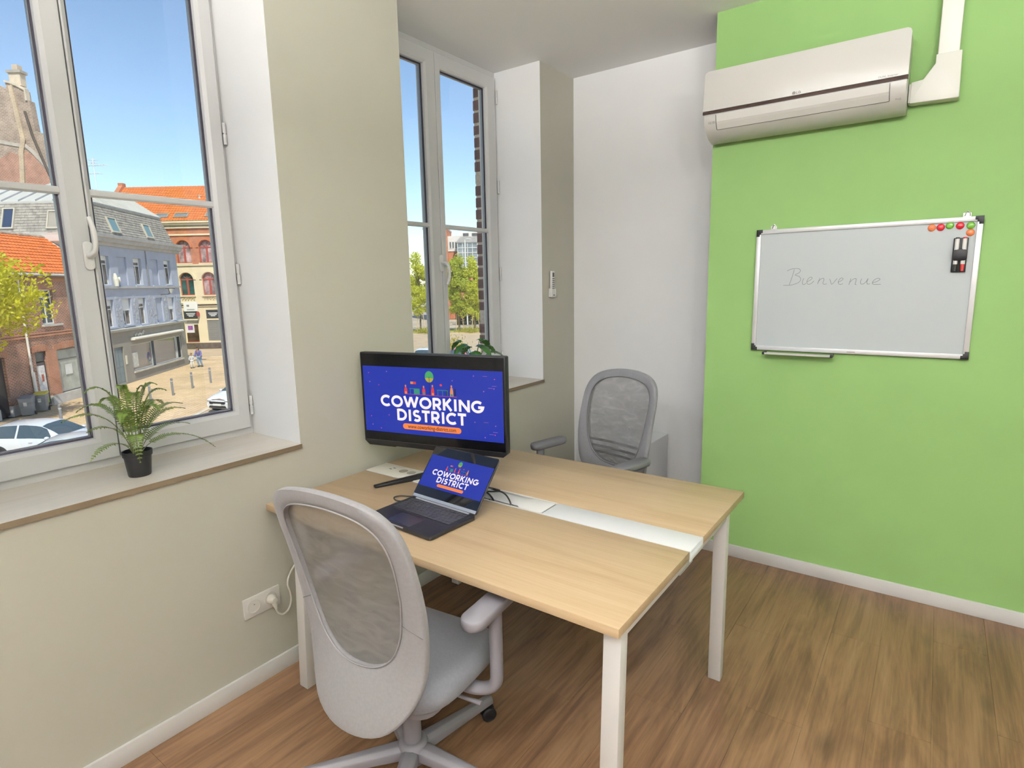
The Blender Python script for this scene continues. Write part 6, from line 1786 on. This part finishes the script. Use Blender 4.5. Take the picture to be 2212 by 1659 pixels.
# wheelie bins in front of the brick house
def bin_(loc, rz, lidc, label):
    b = empty('wheelie_bin', loc, rz, label, 'bin', 'wheelie bins by the brick house')
    g = emat('bin_grey', (0.24, 0.25, 0.27), 0.5, 0.05)
    MB().hexa([(-0.22, -0.25, 0.06), (0.22, -0.25, 0.06), (0.22, 0.22, 0.06), (-0.22, 0.22, 0.06), (-0.29, -0.34, 0.95), (0.29, -0.34, 0.95), (0.29, 0.32, 0.95), (-0.29, 0.32, 0.95)]).build('tub', g, b, bevel=0.02)
    MB().hexa([(-0.31, -0.36, 0.95), (0.31, -0.36, 0.95), (0.31, 0.36, 0.97), (-0.31, 0.36, 0.97), (-0.28, -0.30, 1.00), (0.28, -0.30, 1.00), (0.28, 0.34, 1.06), (-0.28, 0.34, 1.06)]).build('lid', emat('bin_lid', lidc, 0.5, 0.05), b, bevel=0.015)
    MB().tube([(-0.24, 0.40, 0.98), (0.24, 0.40, 0.98)], 0.018, 8).build('handle', g, b)
    for sx_ in (-1, 1):
        MB().lathe([(0.10, -0.03), (0.10, 0.03)], 16, (0.25 * sx_, 0.22, 0.10), 'x').build('wheel', MAT['black_soft'], b, smooth=40)
    MB().box(-0.07, 0.07, -0.335, -0.30, 0.55, 0.75).build('sticker', emat('bin_sticker', (0.6, 0.6, 0.58), 0.6, 0.02), b)
bin_((-36.35, 7.85, Z_ST), math.radians(60), (0.22, 0.23, 0.25), 'grey wheelie bin with a grey lid in front of the brick house')
bin_((-37.05, 8.65, Z_ST), math.radians(60), (0.70, 0.58, 0.03), 'grey wheelie bin with a yellow lid in front of the brick house')

# ---------------------------------------------------------------- cars
STN = [(-2.05, .42, .66, .78, .68, .58), (-1.97, .30, .84, 1.02, .79, .62), (-1.78, .24, .95, 1.30, .84, .61), (-1.25, .20, .96, 1.455, .86, .60), (-.35, .19, .95, 1.49, .87, .60), (.25, .19, .94, 1.43, .87, .59),
       (.70, .19, .93, 1.20, .87, .62), (1.08, .20, .92, .97, .86, .70), (1.55, .21, .84, .89, .84, .66), (1.88, .23, .70, .77, .79, .60), (2.03, .30, .55, .62, .70, .48)]
def car_sec(i):
    x, zb, zs, zr, w, wr = STN[i]
    return [(x, 0, zb), (x, w * .80, zb), (x, w * .97, zb + .10), (x, w, zb + (zs - zb) * .55), (x, w * .965, zs), (x, wr * .5 + w * .465, zs + (zr - zs) * .5), (x, wr, zs + (zr - zs) * .90), (x, wr * .6, zr - (zr - zs) * .01), (x, 0, zr)]
def make_car(loc, heading, paint, label, group='cars parked on the square', tail=False):
    c = empty('car', loc, heading, label, 'car', group)
    pm_ = plain('car_paint', paint, 0.25, coat=0.6)
    glz = plain('car_glass', (0.06, 0.085, 0.10), 0.06, spec=0.9)
    blk = MAT['black_soft']
    secs = [car_sec(i) for i in range(len(STN))]
    m_ = MB()
    K_ = len(secs[0])
    for sg in (1, -1):
        v = [(p[0], p[1] * sg, p[2]) for s in secs for p in s]
        m_.add(v, [(j * K_ + k, j * K_ + k + 1, (j + 1) * K_ + k + 1, (j + 1) * K_ + k) for j in range(len(secs) - 1) for k in range(K_ - 1)])
        m_.add([(p[0], p[1] * sg, p[2]) for p in secs[0]], [tuple(range(K_))])
        m_.add([(p[0], p[1] * sg, p[2]) for p in secs[-1]], [tuple(range(K_))])
    body = m_.build('body', pm_, c, smooth=35)
    # glazing follows the upper body with a small offset
    def sec_at(x):
        for i in range(len(STN) - 1):
            if STN[i][0] <= x <= STN[i + 1][0]:
                t = (x - STN[i][0]) / (STN[i + 1][0] - STN[i][0])
                a, b = secs[i], secs[i + 1]
                return [tuple(a[k][q] + (b[k][q] - a[k][q]) * t for q in range(3)) for k in range(K_)]
        return secs[-1]
    for sg in (1, -1):
        for (xa, xb) in ((-1.50, -0.62), (-0.54, 0.72)):
            g_ = MB(); n = 6
            rows_ = []
            for i in range(n + 1):
                s = sec_at(xa + (xb - xa) * i / n)
                lo = Vector(s[4]) * 0.94 + Vector(s[5]) * 0.06; hi = Vector(s[6]) * 0.97 + Vector(s[5]) * 0.03; md = Vector(s[5])
                if xb > 0.5 and i == n: hi = lo + (hi - lo) * 0.35; md = (lo + hi) / 2
                if xa < -1.4 and i == 0: hi = lo + (hi - lo) * 0.75; md = (lo + hi) / 2
                rows_.append([(p.x, (p.y + 0.008) * sg, p.z) for p in (lo, md, hi)])
            g_.add([p for r in rows_ for p in r], [(i * 3 + k, i * 3 + k + 1, i * 3 + k + 4, i * 3 + k + 3) for i in range(n) for k in range(2)])
            g_.build('side_window', glz, c, recalc=False)
    for (xa, xb, nm) in ((0.30, 1.02, 'windscreen'), (-1.92, -1.42, 'rear_window')):
        g_ = MB(); n = 5
        rows_ = []
        for i in range(n + 1):
            s = sec_at(xa + (xb - xa) * i / n)
            e = Vector(s[6]); q = Vector(s[7]); m0 = Vector(s[8])
            rows_.append([(p.x + (0.006 if xa > 0 else -0.006), p.y, p.z + 0.008) for p in (Vector((e.x, -e.y * .97, e.z)), Vector((q.x, -q.y, q.z)), m0, q, Vector((e.x, e.y * .97, e.z)))])
        g_.add([p for r in rows_ for p in r], [(i * 5 + k, i * 5 + k + 1, i * 5 + k + 6, i * 5 + k + 5) for i in range(n) for k in range(4)])
        g_.build(nm, glz, c, recalc=False)
    for sx_ in (-1.27, 1.27):
        for sg in (-1, 1):
            MB().lathe([(0.36, 0.66 * sg), (0.36, 0.872 * sg), (0.0, 0.872 * sg)], 20, (sx_, 0, 0.33), 'y').build('wheel_arch', blk, c, smooth=40)
            w_ = MB().lathe([(0.20, 0.70 * sg), (0.31, 0.71 * sg), (0.315, 0.76 * sg), (0.315, 0.86 * sg), (0.30, 0.885 * sg), (0.22, 0.885 * sg)], 22, (sx_, 0, 0.315), 'y').build('tyre', blk, c, smooth=40)
            MB().lathe([(0.22, 0.880 * sg), (0.19, 0.870 * sg), (0.06, 0.890 * sg), (0.0, 0.890 * sg)], 16, (sx_, 0, 0.315), 'y').build('rim', MAT['alu'], w_, smooth=30)
    for sg in (-1, 1):
        MB().ball((1.93, 0.56 * sg, 0.70), (0.13, 0.17, 0.075), 12, 8).build('headlight', plain('headlight_glass', (0.7, 0.7, 0.72), 0.1), c, smooth=60)
        MB().ball((-1.93, 0.66 * sg, 0.86), (0.12, 0.13, 0.11), 12, 8).build('tail_light', plain('tail_red', (0.45, 0.02, 0.03), 0.2), c, smooth=60)
        MB().ball((0.72, 0.98 * sg, 0.98), (0.08, 0.10, 0.07), 10, 8).build('door_mirror', pm_, c, smooth=60)
        MB().box(-0.10, 0.06, 0.868 * sg, 0.885 * sg, 0.80, 0.825).build('door_handle', pm_, c)
    MB().prism([(-.46, .50), (.46, .50), (.52, .56), (.50, .63), (-.50, .63), (-.52, .56)], lambda p, q, t: (t, p, q), 1.92, 2.055).build('grille', blk, c, bevel=0.01)
    MB().prism([(-.58, .30), (.58, .30), (.50, .42), (-.50, .42)], lambda p, q, t: (t, p, q), 1.92, 2.05).build('lower_grille', blk, c, bevel=0.01)
    MB().box(2.05, 2.068, -.26, .26, .42, .53).build('number_plate', emat('plate_white', (0.72, 0.72, 0.70), 0.5, 0.02), c)
    MB().prism([(-.42, .715), (0, .755), (.42, .715), (.42, .73), (0, .775), (-.42, .73)], lambda p, q, t: (t, p, q), 1.86, 1.985).build('badge_bar', MAT['chrome'], c)
    MB().box(-2.075, -2.06, -.26, .26, .62, .73).build('number_plate', emat('plate_rear', (0.70, 0.70, 0.66), 0.5, 0.02), c)
    return c
make_car((-28.5, 15.45, Z_ST - 0.03), math.radians(-72), (0.72, 0.73, 0.74), 'white car facing the window, at the right edge of the right pane')
make_car((-25.9, 5.76, Z_ST - 0.03), math.radians(36), (0.62, 0.65, 0.70), 'silver-white car seen from its side at the lower left of the window')
make_car((-22.5, 5.25, Z_ST - 0.03), math.radians(228), (0.58, 0.62, 0.66), 'pale silver car with its windscreen towards the window, behind the fern tips')
make_car((-20.85, 9.15, Z_ST - 0.03), math.radians(228), (0.74, 0.74, 0.74), 'white car right behind the fern, only its roof showing')
make_car((-30.2, 31.2, Z_ST - 0.03), math.radians(-60), (0.72, 0.72, 0.72), 'white car parked beyond the second window, left of its handle side')
make_car((-27.9, 32.7, Z_ST - 0.03), math.radians(-60), (0.70, 0.13, 0.20), 'pinkish red car parked beyond the second window, above the monitor')

# ---------------------------------------------------------------- people crossing the square
def skin_mesh(name, joints, bones, mat, parent):
    """continuous figure grown around a skeleton"""
    me = bpy.data.meshes.new(name)
    names = list(joints)
    me.from_pydata([joints[k][:3] for k in names], [(names.index(a), names.index(b)) for a, b in bones], [])
    ob = bpy.data.objects.new(name, me); COL.objects.link(ob)
    ob.modifiers.new('skin', 'SKIN')
    for i, k in enumerate(names):
        r = joints[k][3]; r = r if isinstance(r, tuple) else (r, r)
        me.skin_vertices[0].data[i].radius = r
        me.skin_vertices[0].data[i].use_root = (i == 0)
    sb = ob.modifiers.new('sub', 'SUBSURF'); sb.levels = 2; sb.render_levels = 2
    dg = bpy.context.evaluated_depsgraph_get()
    m2 = bpy.data.meshes.new_from_object(ob.evaluated_get(dg))
    bpy.data.objects.remove(ob)
    m2.name = name
    m2.polygons.foreach_set('use_smooth', [True] * len(m2.polygons))
    m2.materials.clear(); m2.materials.append(mat)
    o = bpy.data.objects.new(name, m2); COL.objects.link(o); o.parent = parent
    return o
def person(loc, rz, h, label, top, trs, hair, bend=0.0, long_hair=True):
    p = empty('person', loc, rz, label, 'person', 'people walking on the square')
    k = h / 1.70
    fw = bend
    J = {'pelvis': (0, 0, .92, (.14, .11)), 'belly': (0, fw * .25, 1.08, (.14, .10)), 'chest': (0, fw * .6, 1.28, (.16, .11)), 'neck': (0, fw * .95, 1.44, .055), 'headb': (0, fw * 1.15 + .02, 1.54, (.075, .085)), 'head': (0, fw * 1.3 + .03, 1.66, (.075, .09)),
         'hipL': (.09, 0, .88, .09), 'kneeL': (.11, .10, .50, .062), 'ankL': (.11, -.02, .08, .042), 'toeL': (.12, .14, .035, .035), 'hipR': (-.09, 0, .88, .09), 'kneeR': (-.11, .02, .50, .062), 'ankR': (-.11, -.16, .09, .042), 'toeR': (-.12, -.02, .035, .035),
         'shL': (.19, fw * .65, 1.37, .06), 'elL': (.25, fw * .6 + .05, 1.10, .045), 'wrL': (.20, fw * .6 + .24, .96, .033), 'hndL': (.18, fw * .6 + .31, .94, .035), 'shR': (-.19, fw * .65, 1.37, .06), 'elR': (-.26, fw * .6 + .02, 1.10, .045), 'wrR': (-.24, fw * .6 + .18, .90, .033), 'hndR': (-.23, fw * .6 + .25, .87, .035)}
    B = [('pelvis', 'belly'), ('belly', 'chest'), ('chest', 'neck'), ('neck', 'headb'), ('headb', 'head'), ('pelvis', 'hipL'), ('hipL', 'kneeL'), ('kneeL', 'ankL'), ('ankL', 'toeL'), ('pelvis', 'hipR'), ('hipR', 'kneeR'), ('kneeR', 'ankR'), ('ankR', 'toeR'),
         ('chest', 'shL'), ('shL', 'elL'), ('elL', 'wrL'), ('wrL', 'hndL'), ('chest', 'shR'), ('shR', 'elR'), ('elR', 'wrR'), ('wrR', 'hndR')]
    S = lambda d, g: {n: (v[0] * k, v[1] * k, v[2] * k, tuple((r + g) * k for r in (v[3] if isinstance(v[3], tuple) else (v[3], v[3])))) for n, v in d.items()}
    skin_mesh('body', S(J, 0), B, emat('skin_tone', (0.45, 0.26, 0.18), 0.6, 0.03), p)
    T_ = {n: J[n] for n in ('chest', 'belly', 'pelvis', 'shL', 'elL', 'wrL', 'shR', 'elR', 'wrR')}
    skin_mesh('jacket', S(T_, 0.028), [('chest', 'belly'), ('belly', 'pelvis'), ('chest', 'shL'), ('shL', 'elL'), ('elL', 'wrL'), ('chest', 'shR'), ('shR', 'elR'), ('elR', 'wrR')], top, p)
    L_ = {n: J[n] for n in ('pelvis', 'hipL', 'kneeL', 'ankL', 'hipR', 'kneeR', 'ankR')}
    skin_mesh('trousers', S(L_, 0.020), [('pelvis', 'hipL'), ('hipL', 'kneeL'), ('kneeL', 'ankL'), ('pelvis', 'hipR'), ('hipR', 'kneeR'), ('kneeR', 'ankR')], trs, p)
    hd = Vector(J['head'][:3]) * k; hb = Vector(J['headb'][:3]) * k
    hm_ = MB().ball((hd.x, hd.y - .025 * k, hd.z + .02 * k), (.095 * k, .115 * k, .105 * k), 14, 10)
    if long_hair: hm_.tube([(0, hd.y - .06 * k, hd.z), (0, hb.y - .08 * k, hb.z - .06 * k), (0, hb.y - .09 * k, hb.z - .28 * k)], [.085 * k, .10 * k, .04 * k], 10)
    hm_.build('hair', hair, p, smooth=60)
    for s_, t_ in (('ankL', 'toeL'), ('ankR', 'toeR')):
        a, b = Vector(J[s_][:3]) * k, Vector(J[t_][:3]) * k
        MB().tube([(a.x, a.y - .04 * k, .05 * k), (a.x, (a.y + b.y) / 2, .055 * k), (b.x, b.y + .04 * k, .04 * k)], [.045 * k, .05 * k, .035 * k], 8).build('shoe', emat('shoe_dark', (0.06, 0.06, 0.07), 0.6, 0.05), p, smooth=60)
    # face: nose, eyes, mouth and ears
    fy = hd.y + .085 * k
    MB().ball((0, fy + .012 * k, hd.z - .035 * k), (.014 * k, .02 * k, .022 * k), 8, 6).build('nose', bpy.data.materials['skin_tone'], p, smooth=60)
    for sg in (-1, 1):
        MB().ball((.034 * k * sg, fy - .006 * k, hd.z - .008 * k), (.012 * k, .008 * k, .008 * k), 8, 6).build('eye', emat('eye_dark', (0.03, 0.02, 0.02), 0.3, 0.02), p, smooth=60)
        MB().ball((.083 * k * sg, hd.y, hd.z - .03 * k), (.012 * k, .022 * k, .032 * k), 8, 6).build('ear', bpy.data.materials['skin_tone'], p, smooth=60)
    MB().ball((0, fy - .006 * k, hd.z - .075 * k), (.026 * k, .007 * k, .007 * k), 8, 6).build('mouth', emat('mouth_rose', (0.35, 0.10, 0.09), 0.5, 0.02), p, smooth=60)
    return p
person((-47.37, 22.3, Z_ST), math.radians(-150), 1.66, 'person with long dark hair in a violet jacket and jeans walking on the square', emat('jacket_violet', (0.16, 0.14, 0.38), 0.8, 0.1), emat('jeans', (0.22, 0.33, 0.50), 0.85, 0.1), emat('hair_dark', (0.05, 0.035, 0.03), 0.6, 0.05), bend=0.12)
person((-47.1, 21.55, Z_ST), math.radians(-130), 1.22, 'small person in white and grey clothes beside the one in the violet jacket', emat('jacket_striped', (0.50, 0.50, 0.52), 0.8, 0.3, 12), emat('trousers_white', (0.70, 0.68, 0.66), 0.85, 0.05), emat('hair_brown', (0.22, 0.13, 0.08), 0.6, 0.05), bend=0.03, long_hair=False)

# ---------------------------------------------------------------- trees
def leaf_tree(name, loc, crown_c, crown_r, nleaf, lsize, col, label, trunk_r=0.09, group=None, taper=0.0, seed=1):
    rnd = random.Random(seed)
    t = empty(name, loc, 0, label, 'tree', group)
    MB().tube([(0, 0, 0), (0.05, 0.02, crown_c[2] * 0.5), (crown_c[0] * 0.5, crown_c[1] * 0.5, crown_c[2]), (crown_c[0], crown_c[1], crown_c[2] + crown_r[2] * 0.6)], [trunk_r, trunk_r * 0.8, trunk_r * 0.5, trunk_r * 0.15], 8).build('trunk', emat('bark', (0.16, 0.12, 0.08), 0.95, 0.3, 8), t, smooth=60)
    br = MB()
    for i in range(14):
        a = i * 2.4; u = rnd.uniform(-0.5, 0.5)
        st = Vector((crown_c[0] * .5, crown_c[1] * .5, crown_c[2] + crown_r[2] * (u - 0.25)))
        en = Vector((crown_c[0] + crown_r[0] * .75 * math.cos(a), crown_c[1] + crown_r[1] * .75 * math.sin(a), crown_c[2] + crown_r[2] * (u + 0.2)))
        br.tube([st, (st + en) / 2 + Vector((0, 0, .1)), en], [trunk_r * .35, trunk_r * .22, trunk_r * .08], 5)
    br.build('branches', bpy.data.materials['bark'], t, smooth=60)
    clumps = []
    for i in range(46):
        while True:
            p = Vector((rnd.uniform(-1, 1), rnd.uniform(-1, 1), rnd.uniform(-1, 1)))
            if p.length < 1: break
        w_ = 1 - taper * max(0, p.z) ** 1.2
        clumps.append((Vector((crown_c[0] + p.x * crown_r[0] * w_, crown_c[1] + p.y * crown_r[1] * w_, crown_c[2] + p.z * crown_r[2])), rnd.uniform(0.22, 0.42) * crown_r[0]))
    lm = MB()
    for i in range(nleaf):
        c_, r_ = rnd.choice(clumps)
        while True:
            q = Vector((rnd.uniform(-1, 1), rnd.uniform(-1, 1), rnd.uniform(-1, 1)))
            if q.length < 1: break
        p = c_ + q * r_ * Vector((1, 1, 1)).length / 1.5
        d1 = Vector((rnd.uniform(-1, 1), rnd.uniform(-1, 1), rnd.uniform(-1, 1))).normalized()
        d2 = d1.orthogonal().normalized()
        s_ = lsize * rnd.uniform(0.6, 1.2)
        lm.add([p - d1 * s_, p + d2 * s_ * .55, p + d1 * s_, p - d2 * s_ * .55], [(0, 1, 2, 3)])
    o = lm.build('foliage', leafmat(name + '_leaf', col, 0.6, 0.4), t, recalc=False)
    tag(o, kind='stuff')
    return t
YG_ = (0.40, 0.44, 0.045)
leaf_tree('street_tree', (-33.3, 5.75, Z_ST), (-0.1, 0.0, 6.3), (2.35, 2.35, 1.95), 7500, 0.12, (0.60, 0.60, 0.05), 'yellow-green young tree in front of the brick house', 0.10, seed=3)
tg = 'row of slim trees beyond the second window'
for i, (x, y, h_, lab) in enumerate(((-55.0, 56.0, 10.9, 'slim bright green tree in the left casement of the second window'), (-50.7, 59.1, 10.8, 'tall slim green tree just right of the window handle'), (-49.0, 60.4, 10.4, 'slim green tree next to the brick jamb of the second window'))):
    leaf_tree('slim_tree', (x, y, Z_ST), (0, 0, 1.5 + (h_ - 1.5) * 0.5), (1.75, 1.75, (h_ - 1.5) * 0.48), 7500, 0.15, (0.60, 0.64, 0.09) if i != 1 else (0.48, 0.54, 0.075), lab, 0.10, tg, taper=0.75, seed=20 + i)
    # stakes
    for k in range(3):
        a = k * 2.09 + 0.4
        o_ = MB().tube([(0.65 * math.cos(a), 0.65 * math.sin(a), 0), (0.40 * math.cos(a), 0.40 * math.sin(a), 2.4)], 0.06, 6)
        st_ = o_.build('stake', emat('stake_wood', (0.55, 0.42, 0.26), 0.9, 0.1), bpy.data.objects[[q.name for q in bpy.data.objects if q.name.startswith('slim_tree')][-1]])
# grass strip, shrubs and a light pole
def gslab(name, pts, z0, z1, mat):
    return struct(MB().prism(pts, lambda p, q, t: (p, q, t), z0, z1).build(name, mat))
gslab('lawn', [(-64, 47), (-40, 66.5), (-43, 70), (-67, 50.5)], Z_ST - 0.06, Z_ST + 0.05, emat('lawn_green', (0.34, 0.34, 0.07), 0.95, 0.3, 1.5))
gslab('parking', [(-60, 20), (-20, 20), (-10, 50), (-40, 66), (-64, 46.5)], Z_ST - 0.06, Z_ST - 0.04, emat('parking_tan', (0.58, 0.43, 0.27), 0.95, 0.12, 0.5))
def shrub(loc, r, n, col, label, seed):
    rnd = random.Random(seed)
    t = empty('shrub', loc, 0, label, 'shrub', 'shrubs by the parking')
    lm = MB()
    for i in range(n):
        q = Vector((rnd.gauss(0, .45), rnd.gauss(0, .45), abs(rnd.gauss(0.3, .35))))
        p = Vector((q.x * r[0], q.y * r[1], q.z * r[2]))
        d1 = Vector((rnd.uniform(-1, 1), rnd.uniform(-1, 1), rnd.uniform(-.2, 1))).normalized(); d2 = d1.orthogonal().normalized()
        s_ = 0.12 * rnd.uniform(.6, 1.2)
        lm.add([p - d1 * s_, p + d2 * s_ * .4, p + d1 * s_, p - d2 * s_ * .4], [(0, 1, 2, 3)])
    tag(lm.build('foliage', leafmat('shrub_leaf', col, 0.6, 0.3), t, recalc=False), kind='stuff')
    MB().tube([(0, 0, 0), (0, 0, r[2] * .5)], 0.04, 5).build('stem', bpy.data.materials['bark'], t)
shrub((-36.5, 41.6, Z_ST - 0.04), (1.5, 1.5, 1.3), 700, (0.48, 0.42, 0.05), 'low yellow shrub by the parking, right of the handle of the second window', 5)
shrub((-52.9, 55.0, Z_ST + 0.05), (2.2, 1.2, 0.7), 700, (0.42, 0.42, 0.05), 'low yellow-green shrub at the foot of the left slim tree', 6)
shrub((-48.0, 58.0, Z_ST + 0.05), (2.2, 1.2, 0.7), 700, (0.40, 0.40, 0.05), 'low yellow-green shrub at the foot of the right slim trees', 7)
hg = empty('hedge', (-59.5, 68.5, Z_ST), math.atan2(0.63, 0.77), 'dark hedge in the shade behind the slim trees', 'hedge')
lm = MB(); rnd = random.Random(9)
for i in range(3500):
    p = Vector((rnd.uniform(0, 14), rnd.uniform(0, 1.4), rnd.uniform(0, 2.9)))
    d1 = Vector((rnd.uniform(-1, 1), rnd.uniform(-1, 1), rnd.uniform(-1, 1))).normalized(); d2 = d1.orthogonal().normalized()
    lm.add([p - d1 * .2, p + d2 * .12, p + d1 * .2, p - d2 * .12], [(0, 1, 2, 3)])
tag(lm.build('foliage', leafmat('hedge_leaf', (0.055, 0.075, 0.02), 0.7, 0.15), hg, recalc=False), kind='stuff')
lp = empty('light_pole', (-57.8, 69.2, Z_ST), 0, 'tall white light pole among the slim trees', 'lamp post')
MB().tube([(0, 0, 0), (0, 0, 6), (0, 0, 13.0)], [0.11, 0.10, 0.09], 10).build('pole', emat('pole_white', (0.72, 0.72, 0.70), 0.5, 0.02), lp, smooth=50)
MB().tube([(0, 0, 13.0), (0.3, 0.1, 13.15), (0.9, 0.3, 13.1)], [0.07, 0.06, 0.11], 8).build('lamp_arm', emat('pole_head', (0.6, 0.6, 0.6), 0.5, 0.02), lp, smooth=50)
MB().ball((0, 0, 5.6), (.28, .28, .16), 12, 8).build('side_lantern', bpy.data.materials['pole_white'], lp, smooth=50)

# ---------------------------------------------------------------- far block beyond the slim trees
fb = house('far_block', (-74.0, 76.85), (0.81, 0.588), 'white and orange brick block with a glazed stair tower, beyond the slim trees')
MB().box(0.0, 4.3, 0, 8, 0, 16.1).build('brick_tower', MAT['orangebrick'], fb)
MB().box(-0.1, 4.4, -0.1, 8.1, 16.1, 16.35).build('tower_cap', emat('cap_grey', (0.45, 0.40, 0.36)), fb)
MB().box(4.3, 16.0, 0.6, 9, 0, 12.2).build('brick_wing', MAT['orangebrick'], fb)
wb_ = emat('far_white', (0.70, 0.66, 0.62), 0.9, 0.05)
MB().box(4.3, 16.0, 0.5, 9, 12.2, 14.9).build('white_storey', wb_, fb)
for i in range(3):
    house_window(fb, 4.6 + i * 0.5, 4.95 + i * 0.5, 12.7, 13.9, 0.44, fr=wb_, transom=0, two=False, fw=0.05)
gl_f = plain('far_glass', (0.20, 0.24, 0.27), 0.15, spec=0.8, noise=0.4, nscale=0.8)
MB().box(6.2, 10.6, -1.2, 3, 9.2, 13.6).build('stair_tower', gl_f, fb)
bars = emat('far_bars', (0.62, 0.60, 0.57), 0.7, 0.03)
for k in range(6):
    MB().box(6.15, 10.65, -1.28, -1.18, 9.2 + k * 0.85, 9.32 + k * 0.85).build('glazing_rail', bars, fb)
for k in range(6):
    MB().box(6.15 + k * 0.88, 6.27 + k * 0.88, -1.30, -1.18, 9.2, 13.6).build('glazing_post', bars, fb)
MB().prism([(5.9, 13.6), (10.9, 13.6), (10.4, 14.6), (6.8, 14.6)], lambda p, q, t: (p, t, q), -1.4, 3.0).build('tower_roof', emat('tower_roof', (0.40, 0.39, 0.38)), fb)
MB().box(6.9, 10.2, -0.6, 2.4, 14.6, 15.4).build('roof_house', wb_, fb)
for i in range(2):
    MB().box(7.2 + i * 1.6, 8.2 + i * 1.6, -0.65, -0.58, 14.75, 15.25).build('roof_louvre', emat('louvre_dark', (0.12, 0.12, 0.12)), fb)
MB().box(6.0, 11.0, -1.1, 0.7, 0, 9.2).build('stair_base', MAT['orangebrick'], fb)
